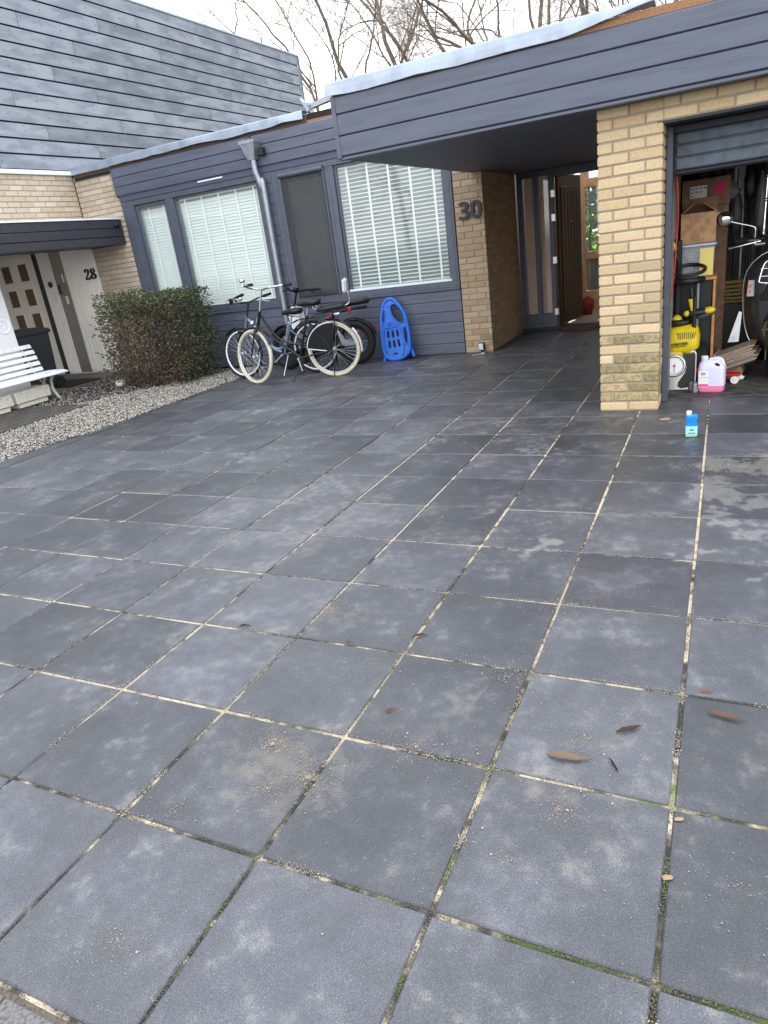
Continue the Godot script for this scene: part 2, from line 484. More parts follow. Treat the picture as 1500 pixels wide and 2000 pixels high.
# ---------------------------------------------------------------- driveway
func make_paving() -> void:
	# ground sheet to the horizon
	var g := MB.new()
	g.quad(Vector3(-150, -0.075, 60), Vector3(150, -0.075, 60), Vector3(150, -0.075, -220), Vector3(-150, -0.075, -220))
	structure("ground", g, mat("far_ground", Color(0.31, 0.31, 0.315), 0.95, 0, M.n_soft, 0.3))
	# stains, dust and sand on the slabs, in metres on the ground
	var S := 2048
	var L := 10.24
	var x0 := -7.3
	var z0 := -9.5
	var imgs := []
	for q in [[0.0035, 4, 101], [0.014, 5, 102], [0.06, 4, 103], [0.25, 2, 104], [0.006, 5, 105]]:
		var f := FastNoiseLite.new()
		f.noise_type = FastNoiseLite.TYPE_SIMPLEX_SMOOTH
		f.frequency = q[0]; f.fractal_octaves = q[1]; f.seed = q[2]
		var im := f.get_image(S, S)
		im.convert(Image.FORMAT_L8)
		imgs.append(im.get_data())
	var a: PackedByteArray = imgs[0]; var b: PackedByteArray = imgs[1]; var c: PackedByteArray = imgs[2]; var d: PackedByteArray = imgs[3]; var e: PackedByteArray = imgs[4]
	# stain mask drawn coarse from ellipses
	var Q := 512
	var dust := PackedFloat32Array(); dust.resize(Q * Q)
	var sandm := PackedFloat32Array(); sandm.resize(Q * Q)
	var spots := [  # x, z, rx, rz, dust, sand
		[0.20, -3.37, 0.30, 0.20, 0.55, 0.75], [0.04, -2.88, 0.12, 0.2, 0.6, 0.5], [0.22, -2.78, 0.22, 0.22, 0.65, 0.4], [0.45, -3.3, 0.3, 0.3, 0.4, 0.6],
		[-0.33, -1.71, 0.20, 0.13, 0.75, 0.0], [-0.32, -1.37, 0.20, 0.08, 0.65, 0.1], [0.19, -2.22, 0.3, 0.2, 0.3, 0.1], [-0.55, -4.42, 0.32, 0.16, 0.2, 0.5],
		[-1.02, -0.30, 0.16, 0.15, 0.1, 0.8], [-1.25, -0.40, 0.16, 0.10, 0.1, 0.8], [-0.42, -0.12, 0.08, 0.12, 0.6, 0.1], [-0.69, -0.61, 0.15, 0.10, 0.35, 0.4], [-1.46, -1.25, 0.14, 0.10, 0.2, 0.7],
		[-0.3, -0.75, 0.3, 0.2, 0.2, 0.5], [-0.25, -0.35, 0.18, 0.14, 0.3, 0.45], [-2.07, -0.84, 0.5, 0.3, 0.55, 0.1], [-2.98, -1.52, 0.5, 0.35, 0.5, 0.2], [-2.23, -2.31, 0.6, 0.4, 0.6, 0.35],
		[-2.36, -2.7, 0.6, 0.4, 0.5, 0.3], [-1.33, -3.84, 0.8, 0.5, 0.45, 0.4], [-3.67, -5.86, 0.7, 0.5, 0.55, 0.6], [-5.19, -6.4, 0.6, 0.35, 0.4, 0.6], [-4.2, -5.0, 0.9, 0.6, 0.5, 0.3],
		[-2.2, -6.3, 0.9, 0.9, 0.4, 0.5], [-1.9, -4.6, 0.9, 0.6, 0.4, 0.4], [-1.9, -7.6, 0.7, 0.8, 0.3, 0.4], [-3.3, -7.3, 0.6, 0.35, 0.6, 0.5], [-1.7, -1.9, 0.6, 0.4, 0.45, 0.3], [-0.8, -2.4, 0.5, 0.5, 0.3, 0.3],
		[-4.5, -3.0, 0.8, 0.7, 0.35, 0.1], [-3.6, -3.7, 0.7, 0.5, 0.45, 0.1], [-0.9, -0.05, 0.4, 0.25, 0.3, 0.1]]
	for sp in spots:
		var px := int((sp[0] - x0) / L * Q); var pz := int((sp[1] - z0) / L * Q)
		var rx := int(sp[2] * 1.6 / L * Q) + 2; var rz := int(sp[3] * 1.6 / L * Q) + 2
		for y in range(maxi(pz - rz, 0), mini(pz + rz, Q)):
			for x in range(maxi(px - rx, 0), mini(px + rx, Q)):
				var w := 1.0 - Vector2(float(x - px) / rx, float(y - pz) / rz).length()
				if w > 0:
					w = minf(w * 1.7, 1.0)
					dust[y * Q + x] += w * sp[4]; sandm[y * Q + x] += w * sp[5]
	# cement smears near the garage
	var cem := PackedFloat32Array(); cem.resize(Q * Q)
	for sp in [[0.20, -3.38, 0.28, 0.12, 1.0], [0.30, -3.22, 0.2, 0.10, 0.7], [0.05, -2.90, 0.09, 0.10, 0.9], [0.22, -2.80, 0.20, 0.14, 0.9], [0.02, -3.05, 0.1, 0.06, 0.7], [0.14, -2.52, 0.16, 0.09, 0.6], [0.20, -2.22, 0.22, 0.10, 0.5], [-0.06, -2.05, 0.08, 0.06, 0.5], [0.28, -1.95, 0.12, 0.1, 0.5], [-1.05, -3.55, 0.2, 0.10, 0.45], [-1.7, -3.9, 0.25, 0.12, 0.45], [-1.35, -4.3, 0.25, 0.1, 0.45], [-0.95, -2.35, 0.16, 0.12, 0.5], [-0.72, -2.05, 0.15, 0.1, 0.45], [-3.4, -7.1, 0.3, 0.15, 0.5], [-2.9, -6.6, 0.25, 0.12, 0.45], [-3.9, -4.4, 0.25, 0.1, 0.45], [-4.4, -4.9, 0.25, 0.1, 0.45], [-3.1, -5.3, 0.3, 0.12, 0.4], [-5.0, -3.6, 0.25, 0.1, 0.4], [-3.6, -3.3, 0.2, 0.1, 0.4]]:
		var px := int((sp[0] - x0) / L * Q); var pz := int((sp[1] - z0) / L * Q)
		var rx := int(sp[2] * 1.5 / L * Q) + 2; var rz := int(sp[3] * 1.5 / L * Q) + 2
		for y in range(maxi(pz - rz, 0), mini(pz + rz, Q)):
			for x in range(maxi(px - rx, 0), mini(px + rx, Q)):
				var w := 1.0 - Vector2(float(x - px) / rx, float(y - pz) / rz).length()
				if w > 0: cem[y * Q + x] += minf(w * 1.6, 1.0) * sp[4]
	var out := PackedByteArray(); out.resize(S * S * 3)
	var toff := PackedInt32Array()
	var hr := RandomNumberGenerator.new(); hr.seed = 19
	for q in 4096: toff.append(hr.randi() & 0x3fffff)
	var tcol := PackedInt32Array()
	for x in S: tcol.append(int(floor((x0 + x * L / S) / 0.5)) + 40)
	var k := 0
	for y in S:
		var row := (y >> 2) * Q
		var tj := int(floor((z0 + y * L / S) / 0.5)) + 40
		for x in S:
			var m := row + (x >> 2)
			var th := toff[(tj * 53 + tcol[x]) & 4095]
			var kk := (((y + (th >> 11)) & 2047) << 11) + ((x + th) & 2047)
			var nb := b[kk] / 255.0
			var nc := c[kk] / 255.0
			var tt := ((th >> 5) & 63) / 63.0
			var l := 0.398 + minf(dust[m], 1.2) * 0.035 + (tt - 0.5) * 0.045 + (a[kk] / 255.0 - 0.5) * 0.06 + (nb - 0.5) * 0.085 + (nc - 0.5) * 0.05 + (d[k] / 255.0 - 0.5) * 0.05
			var du := clampf((nb * 0.8 + nc * 0.35 + (e[kk] / 255.0 - 0.5) * 0.5 + (tt - 0.5) * 0.12 + dust[m] * 0.30 - 0.66) * 2.4, 0.0, 1.0) * (0.2 + 0.8 * nc)
			l += du * 0.085
			var sa := clampf((nc * 0.75 + d[k] / 255.0 * 0.35 + nb * 0.5 + sandm[m] * 0.30 - 0.98) * 3.0, 0.0, 1.0) * 0.75
			var r := l * 1.0; var gg := l * 1.01; var bl := l * 1.065
			r = r + (0.60 - r) * sa * 0.72; gg = gg + (0.56 - gg) * sa * 0.72; bl = bl + (0.50 - bl) * sa * 0.72
			var ce := clampf((nc * 0.7 + nb * 0.9 + cem[m] * 0.42 + minf(dust[m], 1.0) * 0.08 - 1.07) * 6.0, 0.0, 1.0) * (0.5 + 0.5 * d[k] / 255.0) * minf(cem[m] * 1.5 + 0.25, 0.85)
			r = r + (0.70 - r) * ce; gg = gg + (0.69 - gg) * ce; bl = bl + (0.66 - bl) * ce
			out[k * 3] = clampi(int(r * 255), 0, 255); out[k * 3 + 1] = clampi(int(gg * 255), 0, 255); out[k * 3 + 2] = clampi(int(bl * 255), 0, 255)
			k += 1
	var pt := ImageTexture.create_from_image(Image.create_from_data(S, S, false, Image.FORMAT_RGB8, out))
	# pale aggregate specks
	var sp_tex := noise_tex(0.30, 3, [[0.0, grey(0.52)], [0.30, grey(0.66)], [0.5, grey(0.75)], [0.66, grey(0.80)], [0.725, grey(0.86)], [0.76, grey(1.0)], [1.0, grey(1.0)]], 1024, 111)
	for t in 6:
		var tone: float = [0.93, 1.0, 1.05, 0.97, 1.03, 0.90][t]
		var m := mat("slab%d" % t, Color(tone, tone, tone), 0.45, 0, pt, 1.0 / L, M.n_grain, 0.0)
		m.uv1_offset = Vector3(-x0 / L, 0, -z0 / L)
		m.heightmap_enabled = false
		m.detail_enabled = true
		m.detail_albedo = sp_tex
		m.detail_blend_mode = BaseMaterial3D.BLEND_MODE_MUL
		m.detail_uv_layer = BaseMaterial3D.DETAIL_UV_2
		m.uv2_triplanar = true; m.uv2_world_triplanar = true
		m.uv2_scale = Vector3.ONE * 0.63
	# joints: sand, dark grit, moss
	var J := 1024
	var jo := PackedByteArray(); jo.resize(J * J * 3)
	k = 0
	for y in J:
		for x in J:
			var q := (y * 2) * S + x * 2
			var wx := x0 + x * L / J; var wz := z0 + y * L / J
			var s := clampf((e[q] / 255.0 - 0.42) * 3.0 + (c[q] / 255.0 - 0.5) * 2.6 + (0.65 if wx < -0.3 and wx > -4.2 and wz < -0.3 else (0.62 if wz < -1.2 else (0.1 if wz < -0.35 else -0.25))), 0.0, 1.0)
			var col := Color(0.20, 0.185, 0.165).lerp(Color(0.74, 0.68, 0.58), s)
			var near := clampf(1.0 - Vector2(wx + 0.15, wz + 0.0).length() / 1.3, 0.0, 1.0)
			var mo := clampf((b[q] / 255.0 + near * 0.42 - 0.86) * 6.0, 0.0, 1.0) * (0.4 + 0.6 * c[q] / 255.0)
			col = col.lerp(Color(0.32, 0.37, 0.14), mo)
			jo[k] = int(col.r * 255); jo[k + 1] = int(col.g * 255); jo[k + 2] = int(col.b * 255)
			k += 3
	var jt := ImageTexture.create_from_image(Image.create_from_data(J, J, false, Image.FORMAT_RGB8, jo))
	var jm := mat("joint_sand", grey(1.0), 0.95, 0, jt, 1.0 / L, M.n_grain, 0.0)
	jm.heightmap_enabled = false
	jm.uv1_offset = Vector3(-x0 / L, 0, -z0 / L)
	var paving := part("driveway_paving", bb(-6.02, 3.2, -0.07, -0.0055, -9.72, 0.505), jm, self)
	tag(paving, "", "", "", "structure")
	var tile := bx(Vector3(0, -0.022, 0), Vector3(0.4880, 0.044, 0.4880), 0.004).mesh()
	var hidden := MB.new()
	var order := []
	for i in range(-12, 6):
		for j in range(-1, 20):
			var cx := (i + 0.5) * 0.5
			var cz := -(j + 0.5) * 0.5
			if cz < -7.6 and (cx < -2.62 or cx > -0.4):
				if cx < -2.8 and cz < -7.86: continue
			if cx > -0.6 and cx < -0.3 and cz < -4.9: continue
			if cx > -0.6 and cz < -5.0: continue
			order.append(Vector3(cx, 0, cz))
	var eye := Vector3(0.06, 1.48, 1.03)
	order.sort_custom(func(p, q): return p.distance_to(eye) + (6.0 if p.x > 0.9 else 0.0) < q.distance_to(eye) + (6.0 if q.x > 0.9 else 0.0))
	var cnt := 0
	for p in order:
		var bs := Basis.from_euler(Vector3(rng.randf_range(-1, 1) * 0.0025, rng.randf_range(-1, 1) * 0.004, rng.randf_range(-1, 1) * 0.0025))
		var at: Vector3 = p + Vector3(rng.randf_range(-1, 1) * 0.0015, rng.randf_range(-0.001, 0.0012), rng.randf_range(-1, 1) * 0.0015)
		if cnt < 300:
			put("paving_slab", tile, M["slab%d" % rng.randi_range(0, 5)], paving, at, bs)
		else:
			hidden.box(at + Vector3(0, -0.022, 0), Vector3(0.4915, 0.044, 0.4915), bs, 0.0035)
		cnt += 1
	if hidden.v.size(): tag(part("far_paving_slabs", hidden, M.slab1, paving), "", "", "", "stuff")
	# pavement in front of the driveway: pale slabs
	var pv := part("pavement", bb(-9.0, 4.0, -0.07, -0.006, 0.506, 3.6), mat("pavement_bed", Color(0.44, 0.40, 0.35), 0.95, 0, M.n_fine, 2.0), self)
	tag(pv, "", "", "", "structure")
	var pale := mat("pavement_slab", Color(0.47, 0.455, 0.45), 0.85, 0, M.n_fine, 1.7, M.n_grain, 0.05)
	var pm := bx(Vector3(0, -0.02, 0), Vector3(0.293, 0.044, 0.293), 0.004).mesh()
	for i in range(-14, 6):
		for j in 3:
			put("paving_slab", pm, pale, pv, Vector3(i * 0.3, 0, 0.665 + j * 0.3), Basis(Vector3.UP, rng.randf_range(-0.005, 0.005)))
	# edging strip beside the gravel
	var ed := MB.new()
	var ep := [[-6.30, 0.5], [-6.30, -3.14], [-6.22, -3.6], [-6.12, -4.1], [-6.07, -4.6], [-6.06, -5.8], [-6.12, -6.8], [-6.12, -7.80]]
	for q in ep.size() - 1:
		var p0 := Vector3(ep[q][0], 0.0, ep[q][1]); var p1 := Vector3(ep[q + 1][0], 0.0, ep[q + 1][1])
		ed.quad(p0, Vector3(-6.005, 0, p0.z), Vector3(-6.005, 0, p1.z), p1)
		ed.quad(p0 + Vector3.DOWN * 0.07, p0, p1, p1 + Vector3.DOWN * 0.07)
	structure("kerb_edging", ed, M.slab0)

# ---------------------------------------------------------------- bricks
var house: Node3D
var brick_meshes := {}
func brick_mesh(l: float, h := 0.0635) -> Mesh:
	var key := "%d_%d" % [roundi(l * 200), roundi(h * 1000)]
	if not brick_meshes.has(key):
		brick_meshes[key] = bx(Vector3(0, 0, -0.05), Vector3(roundf(l * 200) / 200.0, h, 0.1), 0.006).mesh()
	return brick_meshes[key]

var brick_left := {}
func lay(parent: Node3D, far: MB, tone: String, o: Vector3, u: Vector3, outw: Vector3, rows: Array, y0: float, step := 0.075, moss := -1, moss_p := 0.9) -> void:
	# rows: for each course a list of [start, end] along u
	var bs := Basis(u, Vector3.UP, outw)
	for r in rows.size():
		for s in rows[r]:
			var l: float = s[1] - s[0]
			if l < 0.03: continue
			var at: Vector3 = o + u * ((s[0] + s[1]) * 0.5) + Vector3.UP * (y0 + (r + 0.5) * step + rng.randf_range(-0.0012, 0.0012)) + outw * rng.randf_range(-0.002, 0.0015)
			var turn := bs * Basis.from_euler(Vector3(rng.randf_range(-0.006, 0.006), rng.randf_range(-0.006, 0.006), rng.randf_range(-0.006, 0.006)))
			var mk := "brick_%s%d" % [tone, rng.randi_range(0, 4)]
			if r > 0 and r < moss * 2 and rng.randf() < moss_p * (1.25 - 0.62 * float(r) / moss):
				mk = ("brick_mossy%d" if r < moss and rng.randf() < 1.15 - 0.6 * float(r) / moss else "brick_olive%d") % rng.randi_range(0, 4)
			if brick_left.get(parent.get_instance_id(), 300) > 0:
				brick_left[parent.get_instance_id()] = brick_left.get(parent.get_instance_id(), 300) - 1
				put("brick", brick_mesh(l), M[mk], parent, at, turn)
			else:
				far.tint = (M[mk].albedo_color as Color).srgb_to_linear()
				far.box(at + turn * Vector3(0, 0, -0.05), Vector3(l, 0.0635, 0.1), turn, 0.004)

func bond(w: float, n: int, phase := 0) -> Array:   # running bond in half-brick steps
	var rows := []
	for r in n:
		var row := []
		var x := 0.0 if (r + phase) % 2 == 0 else -0.11
		while x < w - 0.01:
			row.append([maxf(x, 0.0), minf(x + 0.21, w)])
			x += 0.22
		rows.append(row)
	return rows

func rebase(o: Node3D, at: Vector3) -> void:
	for ch in o.get_children():
		ch.position -= at
	o.position = at

func board_stack(parent: Node3D, called: String, x0: float, x1: float, y0: float, y1: float, n: int, z: float, th := 0.022) -> void:
	var h := (y1 - y0) / n
	for k in n:
		var m := MB.new()
		# bevelled boards with a shadow gap below each
		var poly := PackedVector2Array([Vector2(0, 0.007), Vector2(th - 0.004, 0.007), Vector2(th, 0.012), Vector2(th, h - 0.010), Vector2(th - 0.008, h), Vector2(0, h)])
		m.prism(poly, x0, x1, Transform3D(Basis(Vector3(0, 0, 1), Vector3(0, 1, 0), Vector3(-1, 0, 0)), Vector3(0, 0, 0)))
		# prism depth runs along -x
		put(called, m.mesh(), M["paint%d" % (k % 3)], parent, Vector3(x0 + x1, y0 + h * k, z))

func frame_rect(x0: float, x1: float, y0: float, y1: float, z: float, w := 0.065, d := 0.07) -> MB:
	var m := MB.new()
	m.box(Vector3((x0 + x1) / 2, y1 - w / 2, z), Vector3(x1 - x0, w, d), Basis(), 0.004)
	m.box(Vector3((x0 + x1) / 2, y0 + w / 2, z), Vector3(x1 - x0, w, d), Basis(), 0.004)
	for x in [x0 + w / 2, x1 - w / 2]:
		m.box(Vector3(x, (y0 + y1) / 2, z), Vector3(w, y1 - y0 - 2 * w, d), Basis(), 0.004)
	return m

func blind(label: String, x0: float, x1: float, y0: float, y1: float, z: float, tilt: float, tapes: Array, group: String) -> void:
	var t := thing("venetian_blind", label, "blind", Vector3((x0 + x1) / 2, y0, z), 0, group)
	var w := x1 - x0
	var sl := MB.new()
	var sw := 0.05
	var ring := []
	for k in 5:
		var q := -0.5 + k / 4.0
		ring.append(Vector3(0, 0.004 * (1.0 - 4.0 * q * q), q * sw))
	for k in 4:
		sl.quad(ring[k] + Vector3(-w / 2, 0, 0), ring[k + 1] + Vector3(-w / 2, 0, 0), ring[k + 1] + Vector3(w / 2, 0, 0), ring[k] + Vector3(w / 2, 0, 0))
		sl.quad(ring[k] + Vector3(-w / 2, -0.001, 0), ring[k] + Vector3(w / 2, -0.001, 0), ring[k + 1] + Vector3(w / 2, -0.001, 0), ring[k + 1] + Vector3(-w / 2, -0.001, 0))
	var me := sl.mesh()
	var pitch := 0.043 if tilt > 0.5 else 0.049
	var n := int((y1 - y0 - 0.07) / pitch)
	for k in n:
		put("slat", me, M.blind, t, Vector3(0, 0.045 + k * pitch, rng.randf_range(-0.0015, 0.0015)), Basis(Vector3.RIGHT, tilt + rng.randf_range(-0.03, 0.03)))
	put("head_rail", bx(Vector3(0, y1 - y0 - 0.025, 0), Vector3(w, 0.045, 0.05), 0.003).mesh(), M.blind, t)
	put("bottom_rail", bx(Vector3(0, 0.014, 0), Vector3(w, 0.022, 0.045), 0.004).mesh(), M.blind, t)
	for q in tapes:
		for s in [1.0]:
			put("tape", bx(Vector3(q * w - w / 2, (y1 - y0) / 2, 0.028 * s), Vector3(0.026, y1 - y0 - 0.06, 0.0015)).mesh(), M.blind_tape, t)

func text_mesh(s: String, h: float, depth: float, bold := true, font := "Droid Sans") -> TextMesh:
	var t := TextMesh.new()
	var f := SystemFont.new()
	f.font_names = PackedStringArray([font])
	f.font_weight = 700 if bold else 400
	t.font = f
	t.text = s
	t.font_size = 64
	t.pixel_size = h / 46.0
	t.depth = depth
	t.curve_step = 1.0
	return t

func wavy_strip(x0: float, x1: float, y0: float, y1: float, z: float, sag: float, seed_: int, lift := 99.0) -> MB:
	# folded metal roof trim whose lower edge has come loose and waves
	var f := FastNoiseLite.new(); f.seed = seed_; f.frequency = 0.55
	var m := MB.new()
	var n := 60
	var prev := []
	for k in n + 1:
		var x := lerpf(x0, x1, float(k) / n)
		var w := f.get_noise_1d(x * 2.0)
		var low := y0 + sag * w
		if lift < 50.0: low = lerpf(low, y1 - 0.004, smoothstep(lift, lift + 0.75, x))
		var out := z + 0.012 + 0.03 * maxf(0.0, w)
		var cur := [Vector3(x, y1 + 0.002, z - 0.22), Vector3(x, y1 + 0.006, z), Vector3(x, y1 - 0.006, z + 0.008), Vector3(x, (low + y1) / 2, (z + out) / 2 + 0.006), Vector3(x, low, out)]
		if prev:
			for q in 4:
				m.quad(prev[q], prev[q + 1], cur[q + 1], cur[q])
				m.quad(prev[q] + Vector3(0, -0.002, -0.001), cur[q] + Vector3(0, -0.002, -0.001), cur[q + 1] + Vector3(0, -0.002, -0.001), prev[q + 1] + Vector3(0, -0.002, -0.001))
		prev = cur
	return m

# ---------------------------------------------------------------- house number 30
func make_house_thirty() -> void:
	var h := thing("bungalow", "dark grey boarded bungalow numbered 30 with yellow brick garage pillar and porch roof", "house")
	house = h
	var far := MB.new()
	var far2 := MB.new()
	# garage pillar: two bricks wide, in front of the porch
	var px0 := -0.803
	part("mortar_core", bb(px0 + 0.008, -0.368, 0.0, 2.18, -5.04, -4.661), M.mortar, h)
	var fr := []; var sd := []
	for r in 29:
		if r % 2 == 0:
			fr.append([[0.0, 0.21], [0.221, 0.441]]); sd.append([[0.0, 0.10], [0.111, 0.29]])
		else:
			fr.append([[0.0, 0.10], [0.111, 0.321], [0.332, 0.441]]); sd.append([[0.0, 0.19], [0.201, 0.29]])
	lay(h, far, "yellow", Vector3(px0, 0, -4.652), Vector3.RIGHT, Vector3.BACK, fr, 0.002, 0.0752, 8, 1.0)
	lay(h, far, "yellow", Vector3(-0.362, 0, -4.753), Vector3.FORWARD, Vector3.RIGHT, sd, 0.002, 0.0752, 8, 0.6)
	# two courses above the garage opening
	var lin := []
	for r in 2:
		var row := []
		var x := 0.0 if r == 0 else -0.11
		while x < 2.6:
			row.append([maxf(x, 0.0), x + 0.21]); x += 0.221
		lin.append(row)
	lay(h, far, "yellow", Vector3(-0.361, 0, -4.652), Vector3.RIGHT, Vector3.BACK, lin, 2.032, 0.0752)
	part("lintel_core", bb(-0.366, 2.36, 2.032, 2.18, -5.0, -4.660), M.mortar, h)
	part("lintel_steel", bb(-0.40, 2.36, 2.014, 2.031, -5.02, -4.655), M.dark_steel, h)
	# brick pier with the house number, and the wall that leads to the front door
	part("mortar_core", bb(-3.035, -2.662, 0.0, 2.62, -9.45, -7.886), M.mortar, h)
	var pf := []
	for r in 30:
		pf.append([[0.0, 0.21], [0.22, 0.375]] if r % 2 == 0 else [[0.0, 0.10], [0.11, 0.32], [0.33, 0.375]])
	lay(h, far2, "tan", Vector3(-3.03, 0, -7.876), Vector3.RIGHT, Vector3.BACK, pf, 0.002, 0.0752, 4, 0.7)
	lay(h, far2, "tan", Vector3(-2.655, 0, -7.98), Vector3.FORWARD, Vector3.RIGHT, bond(1.42, 30), 0.002, 0.0752, 2, 0.4)
	var lf := MB.new()
	lay_left(lf)
	tag(part("pillar_side_bricks", lf, M.brick_yellow_far, h), "", "", "", "stuff")
	if far.v.size(): tag(part("garage_bricks", far, M.brick_yellow_far, h), "", "", "", "stuff")
	if far2.v.size(): tag(part("porch_wall_bricks", far2, M.brick_tan_far, h), "", "", "", "stuff")
	# facade: low boards, upper boards, frames
	board_stack(h, "cladding_board", -8.47, -3.045, 0.0, 0.835, 6, -7.895)
	board_stack(h, "fascia_board", -8.47, -2.81, 2.712, 3.10, 3, -7.86)
	part("facade_backing", bb(-8.46, -3.05, 0.01, 0.83, -8.0, -7.897), M.paint_inside, h)
	part("fascia_backing", bb(-8.46, -2.70, 2.64, 3.095, -8.0, -7.863), M.paint_inside, h)
	part("sill_board", bb(-8.47, -3.045, 0.836, 0.862, -8.0, -7.845, 0.004), M.paint_frame, h)
	part("head_board", bb(-8.47, -3.045, 2.63, 2.711, -8.0, -7.866, 0.004), M.paint_frame, h)
	for q in [[-8.47, -8.30], [-5.83, -5.58], [-3.075, -3.045]]:
		part("jamb_board", bb(q[0], q[1], 0.863, 2.629, -8.0, -7.872, 0.004), M.paint_frame, h)
	for k in 13:   # narrow boards behind the downpipe
		part("narrow_board", bb(-5.76, -5.65, 0.87 + k * 0.135, 0.87 + k * 0.135 + 0.128, -7.872, -7.862, 0.003), M.paint0, h)
	part("corner_trim", bb(-8.495, -8.462, 2.70, 3.10, -7.9, -7.832, 0.003), M.paint_frame, h)
	var wins := [[-8.30, -7.51], [-7.51, -5.83], [-5.58, -4.75], [-4.75, -3.075]]
	for k in 4:
		var w: Array = wins[k]
		var f := part("window", frame_rect(w[0], w[1], 0.863, 2.629, -7.915, 0.075 if k != 2 else 0.08, 0.085), M.paint_frame, h)
		part("pane", bb(w[0] + 0.07, w[1] - 0.07, 0.93, 2.56, -7.93, -7.925), M.pane, f)
		part("inner_frame", frame_rect(w[0] + 0.078, w[1] - 0.078, 0.94, 2.55, -7.922, 0.028 if k in [1, 3] else 0.05, 0.05), M.paint_frame, f)
	part("white_sill_edge", bb(-4.68, -3.13, 0.945, 0.972, -7.905, -7.88, 0.002), M.white_sill, h)
	# outside roller screen on the third window
	var rs := thing("roller_screen", "dark grey mesh roller screen pulled down over the narrow window beside the downpipe", "sun screen", Vector3(-5.165, 0.95, -7.855))
	put("cassette", MB.new().tube([Vector3(-0.35, 1.60, 0), Vector3(0.35, 1.60, 0)], 0.035, 12).mesh(), M.paint_frame, rs)
	put("screen_cloth", bx(Vector3(0, 0.79, -0.005), Vector3(0.66, 1.58, 0.002)).mesh(), M.screen_cloth, rs)
	put("bottom_bar", bx(Vector3(0, 0.0, -0.004), Vector3(0.67, 0.024, 0.016), 0.003).mesh(), M.dark_steel, rs)
	for s in [-1, 1]:
		put("guide_rail", bx(Vector3(0.343 * s, 0.79, -0.004), Vector3(0.022, 1.62, 0.02), 0.002).mesh(), M.paint_frame, rs)
	blind("closed pale venetian blind behind the narrow window nearest the hedge", -8.21, -7.60, 0.94, 2.55, -8.0, 1.22, [0.3, 0.78], "venetian blinds of house 30")
	blind("closed pale venetian blind behind the wide window with the small black box", -7.42, -5.92, 0.94, 2.55, -8.0, 1.22, [0.08, 0.29, 0.5, 0.71, 0.92], "venetian blinds of house 30")
	blind("venetian blind dimly seen behind the dark roller screen", -5.49, -4.84, 0.94, 2.55, -8.0, 0.9, [0.3, 0.75], "venetian blinds of house 30")
	blind("half open white venetian blind in the window beside the number 30", -4.66, -3.16, 0.95, 2.55, -7.99, 0.30, [0.09, 0.29, 0.49, 0.69, 0.90], "venetian blinds of house 30")
	part("trickle_vent", bb(-6.90, -6.45, 2.675, 2.697, -7.866, -7.848, 0.003), M.white_sill, h)
	# rooms behind the glass
	part("room_floor", bb(-8.46, -3.04, -0.02, 0.01, -12.0, -8.0), M.room_dark, h)
	part("room_back_wall", bb(-8.46, -2.80, 0.0, 2.62, -12.1, -12.0), M.room_wall, h)
	part("room_ceiling", bb(-8.46, -2.70, 2.62, 2.70, -12.1, -8.0), M.room_wall, h)
	part("room_side_wall", bb(-8.56, -8.46, 0.0, 3.08, -12.1, -8.0), M.room_wall, h)
	part("room_side_wall", bb(-3.035, -2.80, 0.0, 2.62, -12.0, -9.46), M.room_wall, h)
	# roofs
	part("roof", bb(-9.30, -2.70, 3.05, 3.098, -16.0, -7.87), M.bitumen, h)
	part("porch_roof", bb(-2.74, 3.4, 2.55, 2.62, -9.75, -4.50), M.bitumen, h)
	for q in [[-2.69, 3.4, -14.7, -11.17], [-2.69, 3.4, -9.80, -9.76], [-2.69, -2.65, -11.16, -9.81], [-0.6, 3.4, -11.16, -9.81]]:
		part("rear_roof", bb(q[0], q[1], 2.77, 2.83, q[2], q[3]), M.bitumen, h)
		part("skylight_kerb", bb(clampf(q[0], -2.68, -0.59), clampf(q[1], -2.651, -0.55), 2.83, 2.95, clampf(q[2], -11.21, -9.80), clampf(q[3], -11.17, -9.76)), M.white_sill, h)
	part("skylight_glass", bb(-2.68, -0.55, 2.951, 2.957, -11.21, -9.77), M.pane, h)
	part("roof_upstand", bb(-4.95, -2.85, 3.10, 3.13, -8.05, -7.86), M.bare_wood, h)
	part("roof_upstand", bb(-4.95, -2.85, 3.132, 3.21, -8.16, -7.90), M.bitumen, h)
	part("roof_trim", wavy_strip(-9.32, -4.98, 3.148, 3.245, -7.83, 0.028, 5), M.cap_metal, h)
	part("roof_edge_timber", bb(-9.3, -4.96, 3.101, 3.20, -8.02, -7.872), M.edge_timber, h)
	# porch and garage fascia
	for k in 3:
		var y: Array = [[2.19, 2.336], [2.336, 2.488], [2.488, 2.615]][k]
		board_stack(h, "porch_fascia_board", -2.762, 3.4, y[0], y[1], 1, -4.49)
	part("porch_fascia_backing", bb(-2.77, 3.4, 2.192, 2.61, -4.56, -4.493), M.paint_inside, h)
	part("corner_board", bb(-2.80, -2.763, 2.178, 2.615, -4.56, -4.462, 0.003), M.paint_frame, h)
	part("porch_side_fascia", bb(-2.80, -2.772, 2.178, 2.615, -7.86, -4.561), M.paint1, h)
	part("porch_roof_trim", wavy_strip(-2.825, -0.42, 2.618, 2.71, -4.46, 0.014, 9, -1.05), M.cap_metal, h)
	part("porch_roof_edge_timber", bb(-2.79, 3.4, 2.617, 2.665, -4.58, -4.475), M.bare_wood, h)
	for k in 34:
		var z := -4.565 - k * 0.15
		part("soffit_board", bb(-2.77, (3.3 if z > -4.62 else -0.81) if z > -5.0 else -0.42, 2.178, 2.19 + 0.0015 * (k % 2), z - 0.146, z, 0.002), M["soffit_paint%d" % (k % 2)], h)
